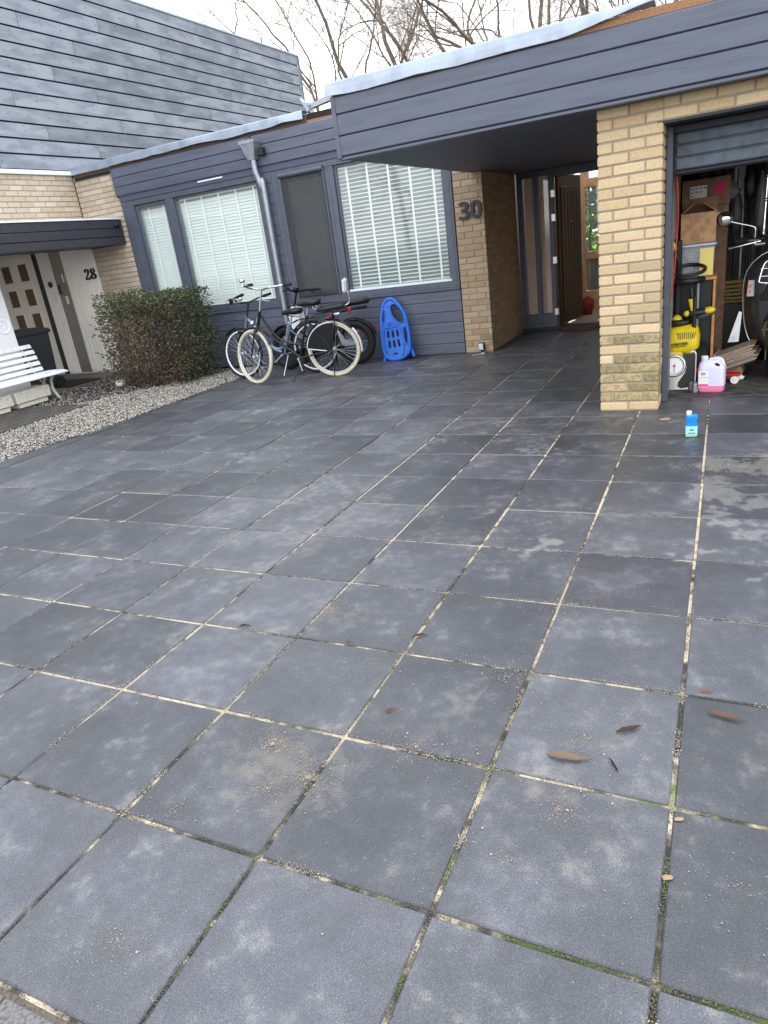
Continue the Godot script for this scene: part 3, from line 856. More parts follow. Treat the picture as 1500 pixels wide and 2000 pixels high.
	part("fascia_foot", bb(-2.80, 3.4, 2.168, 2.188, -4.565, -4.475, 0.002), M.paint0, h)
	# number
	var num := put("house_number", text_mesh("30", 0.205, 0.022), M.dark_steel, h, Vector3(-2.825, 1.755, -7.858))
	num.set_meta("label", "dark grey numerals 30")
	# downpipe with hopper
	var hp := MB.new()
	for q in [[[2.80, -5.875, -5.77, -7.82, -7.72], [3.0, -5.945, -5.715, -7.84, -7.69]], [[3.0, -5.955, -5.705, -7.84, -7.68], [3.04, -5.955, -5.705, -7.84, -7.68]]]:
		var a: Array = box_ring(q[0][0], q[0][1], q[0][2], q[0][3], q[0][4]); var b: Array = box_ring(q[1][0], q[1][1], q[1][2], q[1][3], q[1][4])
		for k in 4:
			hp.quad(a[k], a[(k + 1) % 4], b[(k + 1) % 4], b[k])
		hp.quad(b[0], b[1], b[2], b[3]); hp.quad(a[3], a[2], a[1], a[0])
	var dp := part("downpipe", MB.new().tube(spline([Vector3(-5.82, 2.80, -7.77), Vector3(-5.82, 2.66, -7.77), Vector3(-5.80, 2.56, -7.785), Vector3(-5.76, 2.44, -7.79), Vector3(-5.745, 2.34, -7.79), Vector3(-5.745, 0.0, -7.79)], 5), 0.04, 16), M.zinc, h)
	part("hopper", hp, M.zinc, dp)
	for y in [2.32, 1.2]:
		part("pipe_collar", MB.new().cyl(Vector3(-5.745, y, -7.79), Vector3(-5.745, y + 0.045, -7.79), 0.045, 0.045, 16), M.zinc, dp)
	part("outlet_grate", MB.new().tube(arc(Vector3(-5.83, 3.04, -7.76), Vector3.RIGHT, Vector3.UP, 0.05, 0, PI, 8), 0.006, 6).tube(arc(Vector3(-5.83, 3.04, -7.76), Vector3.BACK, Vector3.UP, 0.05, 0, PI, 8), 0.006, 6), M.dark_steel, dp)
	part("pipe_bracket", bb(-5.70, -5.64, 2.83, 2.93, -7.84, -7.74, 0.006), M.dark_steel, dp)
	# front door and side light
	var zf := -9.55
	part("door_frame", frame_rect(-2.655, -2.14, 0.02, 2.175, zf, 0.07, 0.1).box(Vector3(-1.6, 2.12, zf), Vector3(1.08, 0.11, 0.1), Basis(), 0.004).box(Vector3(-0.9, 1.05, zf), Vector3(0.5, 2.25, 0.1), Basis(), 0.004), M.paint_frame, h)
	part("door_mullion", bb(-2.425, -2.36, 0.09, 2.105, zf - 0.05, zf + 0.05, 0.004), M.paint_frame, h)
	part("door_bottom_rail", bb(-2.585, -2.21, 0.09, 0.24, zf - 0.04, zf + 0.04, 0.004), M.paint_frame, h)
	for q in [[-2.585, -2.426], [-2.359, -2.21]]:
		part("side_light", bb(q[0], q[1], 0.241, 2.105, zf - 0.006, zf), M.pane, h)
	part("curtain", bb(-2.60, -2.20, 0.1, 2.12, zf - 0.16, zf - 0.15), M.curtain, h)
	part("threshold", bb(-2.655, -1.0, 0.0, 0.045, zf - 0.12, zf + 0.08, 0.006), M.dark_steel, h)
	var dl := MB.new().box(Vector3(0.45, 1.05, 0), Vector3(0.90, 2.04, 0.04), Basis(), 0.004)
	var leaf := part("front_door", dl, M.dark_door, h, Vector3(-2.115, 0.02, zf - 0.04), Basis(Vector3.UP, deg_to_rad(80)))
	for k in 6:
		part("door_plank", bb(0.09 + k * 0.122, 0.09 + k * 0.122 + 0.112, 0.16, 1.92, 0.02, 0.032, 0.006), M.dark_door, leaf)
	part("handle", MB.new().tube([Vector3(0.84, 0.82, 0.05), Vector3(0.84, 1.22, 0.05)], 0.011, 8), M.steel, leaf)
	part("lock_plate", bb(0.897, 0.903, 0.8, 1.25, -0.012, 0.012), M.steel, leaf)
	part("peephole", MB.new().cyl(Vector3(0.45, 1.45, 0.03), Vector3(0.45, 1.45, 0.04), 0.012), M.steel, leaf)
	for y in [0.26, 0.98, 1.55, 1.86]:
		part("hinge", MB.new().cyl(Vector3(-2.128, y - 0.05, zf + 0.03), Vector3(-2.128, y + 0.05, zf + 0.03), 0.016, 0.016, 8).box(Vector3(-2.15, y, zf + 0.052), Vector3(0.05, 0.09, 0.003)), M.steel, h)
	# hall: wooden glazed partition, garden room behind it
	part("hall_floor", bb(-2.79, -0.42, -0.02, 0.03, -11.9, zf - 0.12), M.room_dark, h)
	for q in [[-2.79, -0.42, -11.9, -11.17], [-2.79, -0.42, -9.80, zf - 0.1], [-2.79, -2.65, -11.16, -9.81], [-0.6, -0.42, -11.16, -9.81]]:
		part("hall_ceiling", bb(q[0], q[1], 2.40, 2.769, q[2], q[3]), M.hall_wall, h)
	part("hall_side_wall", bb(-0.42, -0.345, 0.0, 2.69, -12.0, -5.05), M.hall_wall, h)
	var zp := -11.2
	var hw := MB.new()
	for q in [[-2.78, -0.43, 0.03, 0.19], [-2.78, -0.43, 0.196, 0.36], [-2.78, -0.43, 0.86, 0.97], [-2.78, -0.43, 1.93, 2.06]]:
		hw.box(Vector3((q[0] + q[1]) / 2, (q[2] + q[3]) / 2, zp), Vector3(q[1] - q[0], q[3] - q[2], 0.07), Basis(), 0.005)
	part("partition_rails", hw, M.hall_wood, h)
	for x in [-2.5, -2.24, -1.52, -0.98]:
		part("partition_post", bb(x - 0.05, x + 0.05, 0.03, 2.39, zp - 0.03, zp + 0.042, 0.004), M.hall_wood, h)
	part("partition_post", bb(-2.06, -2.0, 0.03, 2.39, zp - 0.03, zp + 0.044, 0.004), M.hall_wood, h)
	part("partition_panel", bb(-2.20, -2.06, 0.36, 0.86, zp - 0.01, zp + 0.01), M.hall_wall, h)
	part("partition_glass", bb(-2.0, -1.0, 0.36, 2.38, zp - 0.004, zp + 0.004), M.pane, h)
	part("lattice_panel", bb(-2.20, -2.06, 0.97, 1.93, zp + 0.011, zp + 0.02), mat("lattice", Color(0.78, 0.66, 0.52), 0.8, 0, noise_tex(0.15, 1, [[0.0, grey(0.5)], [0.5, grey(0.8)], [1.0, grey(1.0)]], 128, 61), 8.0), h)
	# garage: jambs, door leaf, inside
	part("garage_jamb", bb(-0.36, -0.315, 0.0, 2.013, -5.03, -4.93, 0.004), M.paint_frame, h)
	part("garage_jamb", bb(2.28, 2.36, 0.0, 2.013, -5.03, -4.93, 0.004), M.paint_frame, h)
	part("garage_end_wall", bb(2.36, 3.3, 0.0, 2.19, -10.0, -4.66), M.brick_yellow1, h)
	part("garage_head_rail", bb(-0.314, 2.28, 1.965, 2.012, -5.03, -4.93, 0.004), M.dark_steel, h)
	var gd := part("garage_door", bb(-0.305, 2.27, 1.72, 2.03, -5.07, -5.045), M.garage_door, h)
	for k in 3:
		part("door_section", bb(-0.300, 2.265, 1.725 + k * 0.085, 1.725 + k * 0.085 + 0.078, -5.045, -5.028, 0.007), M.garage_door, gd)
	part("door_seal", MB.new().tube([Vector3(-0.30, 1.705, -5.05), Vector3(2.27, 1.705, -5.05)], 0.02, 8), M.dark_steel, gd)
	part("garage_floor", bb(-0.36, 3.3, -0.06, 0.006, -10.0, -5.06), M.garage_floor, h)
	part("garage_sill", bb(-0.36, 3.3, -0.06, 0.0, -5.058, -4.99, 0.003), M.slab0, h)
	part("garage_left_wall", bb(-0.343, -0.325, 0.006, 2.17, -10.0, -5.06), M.garage_wall, h)
	part("garage_back_wall", bb(-0.34, 3.3, 0.0, 2.17, -10.1, -10.0), M.garage_wall, h)
	part("garage_ceiling", bb(-0.34, 3.3, 2.17, 2.19, -10.1, -5.06), M.garage_wall, h)
	rebase(h, Vector3(-3.0, 0, -7.9))

func lay_left(m: MB) -> void:
	for r in 29:
		var x := 0.0 if r % 2 == 0 else 0.11
		for s in [[0.105, 0.2], [0.211, 0.38]] if r % 2 == 0 else [[0.105, 0.3], [0.311, 0.38]]:
			m.tint = (M["brick_yellow%d" % rng.randi_range(0, 4)].albedo_color as Color).srgb_to_linear()
			m.box(Vector3(-0.760, 0.002 + (r + 0.5) * 0.0752, -4.652 - (s[0] + s[1]) / 2), Vector3(0.086, 0.0635, s[1] - s[0]), Basis(), 0.004)

func box_ring(y: float, x0: float, x1: float, z0: float, z1: float) -> Array:
	return [Vector3(x0, y, z1), Vector3(x1, y, z1), Vector3(x1, y, z0), Vector3(x0, y, z0)]

# ---------------------------------------------------------------- house next door, number 28
func make_house_next_door() -> void:
	var h := thing("slate_house", "neighbouring house 28 with grey slate panelled upper storey, pale brick and white door", "house")
	var far := MB.new()
	var X := -9.34
	# brick strip facing the street beside house 30, brick wing above the canopy
	part("mortar_core", bb(-9.33, -8.50, 0.0, 3.13, -8.1, -7.886), M.mortar, h)
	lay(h, far, "pale", Vector3(-9.335, 0, -7.876), Vector3.RIGHT, Vector3.BACK, bond(0.86, 41), 0.03, 0.0752)
	part("mortar_core", bb(-9.7, X - 0.01, 2.10, 3.14, -7.88, -2.4), M.mortar, h)
	lay(h, far, "pale", Vector3(X, 0, -7.872), Vector3.BACK, Vector3.RIGHT, bond(2.6, 10), 2.39, 0.0752)
	if far.v.size(): tag(part("far_bricks", far, M.brick_pale_far, h), "", "", "", "stuff")
	# slate cladding of the upper storey
	part("slate_backing", bb(-14.0, -9.332, 3.20, 5.90, -15.58, -2.4), M.slate_gap, h)
	var rv := MB.new()
	var rows := 13
	var step := 0.2085
	for r in rows:
		var z := -15.60
		var y := 3.205 + r * step
		z -= [0.0, 1.95, 1.0, 2.6, 0.55, 2.2, 1.4][r % 7]
		while z < -4.8:
			var za := maxf(z, -15.60)
			var zb := minf(z + 3.0, -4.8)
			if zb - za > 0.05:
				var bs := Basis(Vector3.BACK, -0.022)
				var m := bx(Vector3(0, step / 2 - 0.004, 0), Vector3(0.009, step - 0.025, zb - za - 0.008), 0.0015)
				put("slate_panel", m.mesh(), M["slate%d" % rng.randi_range(0, 4)], h, Vector3(-9.311, y, (za + zb) / 2), bs)
				for q in 9:
					var zz := z + 0.05 + q * 0.3625
					if zz > za + 0.02 and zz < zb - 0.02:
						for yy in [0.10, 0.165]:
							rv.cyl(Vector3(-9.312, y + yy + rng.randf_range(-0.004, 0.004), zz), Vector3(-9.2985, y + yy, zz), 0.0075, 0.006, 6)
			z += 3.0
	tag(part("rivets", rv, M.rivet, h), "", "", "", "stuff")
	part("slate_roof_edge", bb(-14.0, -9.285, 5.90, 5.935, -15.63, -2.4, 0.004), M.cap_metal, h)
	part("slate_corner_trim", bb(-9.33, -9.288, 3.2, 5.9, -15.63, -15.602), M.slate1, h)
	part("flashing", bb(-9.36, -9.285, 3.142, 3.198, -7.84, -2.4, 0.003), M.white_sill, h)
	part("flashing", bb(-9.36, -8.47, 3.135, 3.165, -8.1, -7.82, 0.003), M.zinc, h)
	# canopy over the porch
	for k in 3:
		var y0 := 2.032 + k * 0.123
		part("canopy_board", bb(-8.60, -8.548 + 0.003 * (k % 2), y0, y0 + 0.116, -7.852, -2.4, 0.004), M.canopy_dark, h)
	part("canopy_end", bb(-9.33, -8.561, 2.04, 2.395, -7.874, -7.853), M.canopy_dark, h)
	part("canopy_core", bb(-9.33, -8.601, 2.05, 2.39, -7.85, -2.4), M.canopy_dark, h)
	part("canopy_cap", bb(-9.335, -8.535, 2.402, 2.425, -7.868, -2.4, 0.003), M.white_sill, h)
	part("canopy_lamp", MB.new().ball(Vector3(-8.53, 2.32, -7.74), Vector3(0.03, 0.035, 0.05), 10, 6).cyl(Vector3(-8.56, 2.32, -7.74), Vector3(-8.52, 2.32, -7.70), 0.015), M.black_plastic, h)
	part("porch_soffit", bb(-12.2, -9.33, 2.14, 2.18, -7.87, -2.4), M.white_boards, h)
	# porch wall: white boards, steel strip, door
	var zf := -7.876
	part("porch_wall", bb(-12.2, -9.335, 0.0, 2.14, -8.0, zf - 0.03), M.white_boards, h)
	for k in 9:
		var x := -9.345 - k * 0.0852
		part("white_board", bb(x - 0.077, x, 0.06 + (0.03 if k > 7 else 0.0), 2.13, zf - 0.03, zf, 0.008), M.white_boards, h)
	part("steel_strip", bb(-10.385, -10.115, 0.06, 2.13, zf - 0.03, zf - 0.012), M.brushed_steel, h)
	for k in 4:
		var x := -10.39 - k * 0.077
		part("white_board", bb(x - 0.069, x, 0.06 + k * 0.008, 2.13, zf - 0.03, zf, 0.008), M.white_boards, h)
	part("dark_jamb", bb(-10.79, -10.70, 0.05, 2.13, zf - 0.03, zf + 0.012, 0.004), M.canopy_dark, h)
	var door := part("white_door", bb(-11.74, -10.795, 0.06, 2.13, zf - 0.03, zf - 0.008, 0.004), M.door_white, h)
	for k in 5:
		for x in [-11.54, -11.10]:
			var y := 0.455 + k * 0.42
			if y > 1.95: continue
			part("amber_pane", bb(x - 0.11, x + 0.11, y, y + 0.28, zf - 0.012, zf - 0.004), M.amber_glass, door)
			var fm := frame_rect(x - 0.135, x + 0.135, y - 0.025, y + 0.305, zf - 0.002, 0.025, 0.018)
			part("pane_frame", fm, M.door_white, door)
	var nm := put("house_number", text_mesh("28", 0.17, 0.02, true, "Droid Serif"), mat("number_maroon", Color(0.20, 0.09, 0.09), 0.5), h, Vector3(-9.50, 1.672, zf + 0.012))
	nm.set_meta("label", "dark maroon numerals 28")
	part("lantern", MB.new().ball(Vector3(-10.49, 1.60, zf + 0.03), Vector3(0.04, 0.05, 0.03), 10, 6), M.black_plastic, h)
	part("doorbell", bb(-10.36, -10.31, 1.42, 1.58, zf - 0.012, zf + 0.014, 0.005), mat("dark_red_box", Color(0.32, 0.07, 0.06), 0.4), h)
	part("letter_box", bb(-10.34, -10.15, 1.60, 1.75, zf - 0.012, zf + 0.03, 0.006), M.brushed_steel, h)
	part("notice", bb(-10.53, -10.44, 1.30, 1.46, zf + 0.0005, zf + 0.0025), M.paper, h)
	part("thermometer", bb(-10.24, -10.20, 1.25, 1.38, zf - 0.012, zf + 0.006, 0.004), M.white_boards, h)
	# white wall behind the bench
	part("white_side_wall", bb(-9.46, X, 0.0, 2.03, -6.02, -2.4, 0.006), M.white_wall, h)
	part("wall_ring", MB.new().tube(arc(Vector3(X + 0.004, 1.13, -5.86), Vector3.BACK, Vector3.UP, 0.125, 0, PI2 * 0.969, 31), 0.012, 8, true).tube(arc(Vector3(X + 0.004, 1.13, -5.86), Vector3.BACK, Vector3.UP, 0.055, 0, PI2 * 0.9375, 15), 0.010, 8, true).cyl(Vector3(X, 1.13, -5.86), Vector3(X + 0.02, 1.13, -5.86), 0.02), M.white_wall, h)
	part("far_porch_wall", bb(-12.3, -12.2, 0.0, 2.18, -8.0, -2.4), M.white_wall, h)
	part("upper_floor_body", bb(-14.0, -9.72, 2.2, 3.19, -15.5, -2.4), M.mortar_dark, h)
	part("door_step", bb(-11.9, -9.34, 0.0, 0.045, -7.87, -7.45, 0.008), M.concrete, h)
	rebase(h, Vector3(-10.5, 0, -7.9))

# ---------------------------------------------------------------- trees
func branch(m: MB, tw: MB, p: Vector3, d: Vector3, r: float, l: float, depth: int, spread: float, rr: RandomNumberGenerator, lean: Vector3) -> void:
	var pts := [p]; var rad := [r]
	var n := 4 if depth > 2 else 3
	var dir := d
	for k in n:
		dir = (dir + Vector3(rr.randf_range(-1, 1), rr.randf_range(-0.8, 0.8), rr.randf_range(-1, 1)) * 0.25 + lean * 0.05).normalized()
		pts.append(pts[-1] + dir * l / n)
		rad.append(r * lerpf(1.0, 0.62, float(k + 1) / n))
	var seg := 7 if depth > 4 else (5 if depth > 2 else 3)
	(m if depth > 2 else tw).tube(pts, rad, seg, false, false)
	if depth <= 0: return
	var kids := rr.randi_range(2, 3) + (1 if depth < 5 else 0)
	for k in kids:
		var at := rr.randf_range(0.45, 1.0) if k > 0 else 1.0
		var i := clampi(int(at * n), 0, n - 1)
		var q: Vector3 = (pts[i] as Vector3).lerp(pts[i + 1], at * n - i)
		var side := dir.cross(Vector3(rr.randf_range(-1, 1), rr.randf_range(-1, 1), rr.randf_range(-1, 1))).normalized()
		var nd := (dir + side * spread * rr.randf_range(0.55, 1.25) * (0.5 if k == 0 else 1.0) + Vector3.UP * 0.02).normalized()
		branch(m, tw, q, nd, maxf(r * (0.66 if k == 0 else rr.randf_range(0.38, 0.56)), 0.004), l * rr.randf_range(0.66, 0.86), depth - 1, spread, rr, lean)

func bare_tree(label: String, at: Vector3, height: float, lean: Vector3, depth: int, seed_: int, group: String, spread := 0.75, bark: Material = null) -> Node3D:
	var t := thing("bare_tree", label, "tree", at, 0, group)
	var rr := RandomNumberGenerator.new(); rr.seed = seed_
	var m := MB.new(); var tw := MB.new()
	var r := height * 0.0095
	var d := (Vector3.UP + lean).normalized()
	m.tube([Vector3.ZERO, d * height * 0.17 + Vector3(0.05, 0, 0), d * height * 0.34], [r * 1.5, r * 1.1, r], 8, false, false)
	for k in 2:
		branch(m, tw, d * height * 0.335, (d + Vector3(rr.randf_range(-0.4, 0.4), 0.2, rr.randf_range(-0.4, 0.4))).normalized(), r * (0.9 - 0.25 * k), height * 0.22, depth, spread, rr, lean)
	branch(m, tw, d * height * 0.22, (d + Vector3(rr.randf_range(-1, 1), 0.3, rr.randf_range(-0.5, 0.5))).normalized(), r * 0.5, height * 0.2, depth - 1, spread, rr, lean)
	put("trunk", m.mesh(), bark if bark else M.bark, t)
	put("crown", tw.mesh(), M.twig, t)
	return t

func make_trees() -> void:
	mat("bark", Color(0.50, 0.455, 0.40), 0.95, 0, M.n_fine, 2.0)
	mat("twig", Color(0.55, 0.50, 0.44), 0.95)
	var g := "bare trees behind the houses"
	bare_tree("bare tree with forked trunk rising nearest the slate gable, behind the lower roof", Vector3(-12.6, 0, -24.5), 13.2, Vector3(-0.16, 0, 0), 6, 12, g, 0.72)
	bare_tree("bare tree whose trunk rises from behind the left end of the porch roof", Vector3(-11.2, 0, -25.5), 13.5, Vector3(-0.20, 0, 0), 6, 5, g, 0.7)
	bare_tree("slender upright bare tree, third from the slate gable", Vector3(-9.6, 0, -26.5), 14.5, Vector3(-0.04, 0, 0), 6, 31, g, 0.7)
	bare_tree("bushy many twigged tree in the middle of the row above the porch roof", Vector3(-7.0, 0, -24.0), 12.0, Vector3(0.05, 0, 0), 6, 44, g, 0.85)
	bare_tree("bare tree with upswept twigs above the bent part of the porch roof trim", Vector3(-3.9, 0, -22.0), 12.0, Vector3(0.02, 0, 0), 6, 57, g, 0.7)
	bare_tree("bare tree standing farthest towards the garage end of the roof", Vector3(-0.9, 0, -21.5), 12.5, Vector3(0.06, 0, 0), 6, 68, g, 0.7)
	bare_tree("twig tips of a bare tree showing over the slate wall", Vector3(-17.6, 0, -25.0), 12.3, Vector3(-0.05, 0, 0), 6, 71, g, 0.7)
	bare_tree("low bare tree filling the gap between the slender and the bushy one", Vector3(-8.4, 0, -29.0), 14.0, Vector3(0.03, 0, 0), 6, 83, g, 0.9)
	bare_tree("spreading bare tree farthest back behind the middle of the porch roof", Vector3(-5.6, 0, -30.0), 15.0, Vector3(-0.05, 0, 0), 6, 97, g, 0.9)
	bare_tree("bare tree behind the garage half of the porch roof, between two nearer ones", Vector3(-2.4, 0, -28.0), 14.0, Vector3(0.04, 0, 0), 6, 103, g, 0.85)
	# across the street, seen only as reflections in the window glass
	bare_tree("bare street tree across the road, mirrored in the window by number 30", Vector3(-7.5, 0, 9.5), 9.0, Vector3(0.05, 0, 0), 6, 201, "bare trees across the street", 0.85)
	bare_tree("bare street tree across the road, mirrored in the wide window", Vector3(-11.5, 0, 10.5), 9.5, Vector3(-0.05, 0, 0), 6, 207, "bare trees across the street", 0.85)
	# a conifer top behind the roof edge
	var t := thing("conifer", "small dark conifer tip between the slate gable and the porch roof", "tree", Vector3(-10.6, 0, -21.0))
	put("trunk", MB.new().tube([Vector3.ZERO, Vector3(0, 3.0, 0), Vector3(0.05, 5.6, 0)], [0.09, 0.06, 0.01], 7).mesh(), M.bark, t)
	var cm := MB.new()
	var rr := RandomNumberGenerator.new(); rr.seed = 3
	for k in 900:
		var y := rr.randf_range(1.0, 5.6)
		var rad := (5.8 - y) * 0.2 * sqrt(rr.randf())
		var an := rr.randf() * PI2
		var d := Vector3(cos(an), rr.randf_range(-0.15, 0.5), sin(an)).normalized()
		var p := Vector3(cos(an) * rad, y, sin(an) * rad)
		var s := d.cross(Vector3.UP).normalized() * 0.035
		cm.tri(p - s, p + s, p + d * rr.randf_range(0.10, 0.22))
	put("crown", cm.mesh(), mat("conifer_green", Color(0.27, 0.29, 0.16), 0.9), t)
	# ridge piece on the roof behind the facade
	var o := thing("roof_ornament", "grey upswept roof finial above the timber edge beside the porch roof", "roof ornament", Vector3(-5.0, 3.19, -8.09))
	o.position = Vector3(-4.93, 3.19, -8.06)
	var poly := PackedVector2Array([Vector2(-0.17, 0.24), Vector2(-0.12, 0.19), Vector2(-0.04, 0.165), Vector2(0.06, 0.16), Vector2(0.17, 0.185), Vector2(0.3, 0.20), Vector2(0.3, 0.135), Vector2(0.02, 0.10), Vector2(-0.08, 0.07), Vector2(-0.115, 0.12)])
	put("ridge_cap", MB.new().prism(poly, -0.04, 0.04).mesh(), M.zinc, o)
	put("support", bx(Vector3(-0.03, 0.05, 0), Vector3(0.06, 0.1, 0.05), 0.004).mesh(), M.zinc, o)
	put("rosette", MB.new().tube(arc(Vector3(-0.03, 0.115, 0.042), Vector3.RIGHT, Vector3.UP, 0.018, 0, PI2 * 0.9, 9), 0.004, 5, true).mesh(), M.dark_steel, o)

# ---------------------------------------------------------------- front garden of number 28
func make_front_garden() -> void:
	# soil under the gravel
	var soil := mat("soil", Color(0.25, 0.225, 0.20), 0.98, 0, M.n_fine, 1.3, M.n_bump, 0.4)
	structure("garden_soil", bb(-9.34, -6.12, -0.07, -0.012, -7.85, 3.0), soil)
	structure("porch_floor", bb(-12.2, -9.345, -0.07, 0.004, -7.87, -2.4), M.concrete)
	# gravel, uncountable
	var st := MultiMeshInstance3D.new()
	var mm := MultiMesh.new()
	mm.transform_format = MultiMesh.TRANSFORM_3D
	mm.use_colors = true
	var peb := MB.new().ball(Vector3.ZERO, Vector3(1.0, 0.62, 0.8), 6, 4)
	mm.mesh = peb.mesh()
	var list := []
	var rr := RandomNumberGenerator.new(); rr.seed = 17
	var f := FastNoiseLite.new(); f.seed = 9; f.frequency = 0.9
	while list.size() < 36000:
		var x := rr.randf_range(-9.3, -6.13)
		var z := rr.randf_range(-7.75, -1.6)
		if z > -3.05 and x > -6.32: continue
		if z > -4.05 and x > -6.25: continue
		# dark planted soil under the hedge and by the porch, pavers inside
		var dens := 1.0
		var lim := -7.15 + (z + 6.9) * -0.62 + f.get_noise_2d(z * 3, 0) * 0.25
		if x < lim: dens = 0.16
		if x > -8.9 and x < -7.6 and z > -5.55 and z < -3.3: dens = 0.12
		if rr.randf() > dens: continue
		list.append(Vector3(x, 0, z))
	mm.instance_count = list.size()
	for k in list.size():
		var p: Vector3 = list[k]
		var s := rr.randf_range(0.005, 0.0115)
		var b := Basis.from_euler(Vector3(rr.randf_range(-0.5, 0.5), rr.randf() * PI2, rr.randf_range(-0.5, 0.5))).scaled(Vector3.ONE * s)
		mm.set_instance_transform(k, Transform3D(b, p + Vector3(0, -0.010 + rr.randf_range(0.0, 0.016), 0)))
		var v := rr.randf()
		var c := Color(0.48, 0.445, 0.385) if v < 0.46 else (Color(0.26, 0.245, 0.225) if v < 0.68 else (Color(0.09, 0.085, 0.08) if v < 0.86 else Color(0.36, 0.295, 0.22)))
		mm.set_instance_color(k, c * rr.randf_range(0.8, 1.1))
	st.multimesh = mm
	st.name = "gravel"
	var gm := mat("pebbles", grey(1.0), 0.85)
	gm.vertex_color_use_as_albedo = true
	st.material_override = gm
	add_child(st)
	tag(st, "white and grey gravel bed between the driveway and house 28", "gravel", "", "stuff")
	# brick pavers laid in the gravel
	var pav := part("paver_path", bb(-8.86, -7.64, -0.06, -0.010, -5.5, -3.35), soil, self)
	tag(pav, "", "", "", "structure")
	var pm := bx(Vector3(0, -0.012, 0), Vector3(0.203, 0.04, 0.098), 0.006).mesh()
	for i in 11:
		for j in 10:
			var x := -8.80 + i * 0.108; var z := -5.42 + j * 0.21 + (0.105 if i % 2 else 0.0)
			put("paver", pm, mat("paver%d" % ((i + j * 2) % 4), [Color(0.34, 0.32, 0.31), Color(0.29, 0.28, 0.27), Color(0.38, 0.35, 0.33), Color(0.31, 0.31, 0.28)][(i + j * 2) % 4], 0.9, 0, M.n_fine, 2.5) if not M.has("paver%d" % ((i + j * 2) % 4)) else M["paver%d" % ((i + j * 2) % 4)], pav, Vector3(x, 0.003, z), Basis(Vector3.UP, PI / 2 + rng.randf_range(-0.02, 0.02)))
	make_hedge()
	make_bench()
	# planter blocks under the bench
	for k in 2:
		var z: float = [-5.63, -4.99][k]
		var t := thing("concrete_block", ["cream concrete block under the bench next to its curved end leg", "cream concrete block under the bench, cut off by the picture edge"][k], "block", Vector3(-8.98, 0.0, z), 0.03 * (1 - 2 * k), "cream blocks under the bench")
		put("body", bx(Vector3(0, 0.15, 0), Vector3(0.3, 0.16, 0.60), 0.012).mesh(), M.cream_block, t)
		put("foot", bx(Vector3(-0.01, 0.035, 0), Vector3(0.24, 0.069, 0.50), 0.008).mesh(), M.cream_block, t)
	# wheelie bin behind the bench
	var t := thing("wheelie_bin", "dark grey wheelie bin with a white sticker behind the white bench", "bin", Vector3(-10.02, 0.004, -6.72), -0.25)
	var rings := []
	for q in [[0.06, 0.40, 0.44], [0.5, 0.44, 0.49], [0.90, 0.47, 0.53]]:
		var w: float = q[1] / 2; var dd: float = q[2] / 2; var r := []
		for c in [[-1, -1], [-1, 1], [1, 1], [1, -1]]:
			for e in 3:
				var a: float = atan2(c[1], c[0]) + (-0.6 + 0.6 * e) * -1.0
				r.append(Vector3(c[0] * (w - 0.04) + 0.045 * cos(a), q[0], c[1] * (dd - 0.04) + 0.045 * sin(a)))
		rings.append(r)
	put("body", MB.new().loft(rings).mesh(), M.dark_grey_plastic, t)
	var lidp := PackedVector2Array([Vector2(-0.29, 0.0), Vector2(0.30, 0.0), Vector2(0.30, 0.03), Vector2(0.20, 0.075), Vector2(-0.05, 0.09), Vector2(-0.24, 0.06), Vector2(-0.29, 0.03)])
	put("lid", MB.new().prism(lidp, -0.25, 0.25, Transform3D(Basis(Vector3(0, 0, 1), Vector3.UP, Vector3(-1, 0, 0)), Vector3(0, 0.90, 0))).mesh(), M.dark_grey_plastic, t)
	put("lid_rim", bx(Vector3(0, 0.90, 0.02), Vector3(0.53, 0.035, 0.60), 0.01).mesh(), M.dark_grey_plastic, t)
	put("sticker", bx(Vector3(0.10, 0.74, 0.268), Vector3(0.12, 0.09, 0.002), 0, Basis(Vector3.RIGHT, 0.05)).mesh(), M.paper, t)
	for s in [-1, 1]:
		put("wheel", MB.new().cyl(Vector3(0.19 * s, 0.09, -0.22), Vector3(0.235 * s, 0.09, -0.22), 0.09, 0.09, 16).mesh(), M.black_rubber, t)
	# door mat of number 28
	tag(part("door_mat", bb(-10.55, -9.42, 0.005, 0.02, -7.42, -6.75, 0.003), M.black_rubber, self), "dark door mat on the porch floor of house 28", "mat")
	# stones at the hedge foot
	for q in [[-8.28, -6.75, 0.10, "pale rough stone lying at the foot of the hedge"], [-8.62, -6.95, 0.07, "small grey stone behind the pale one at the hedge foot"]]:
		var m := MB.new().ball(Vector3.ZERO, Vector3(q[2], q[2] * 0.55, q[2] * 0.7), 9, 6)
		var fn := FastNoiseLite.new(); fn.seed = int(q[2] * 100)
		for k in m.v.size():
			m.v[k] *= 1.0 + 0.35 * fn.get_noise_3dv(m.v[k] * 900.0)
		tag(part("garden_stone", m, M.cream_block if q[2] > 0.08 else M.concrete, self, Vector3(q[0], q[2] * 0.35, q[1])), q[3], "stone", "stones by the hedge")

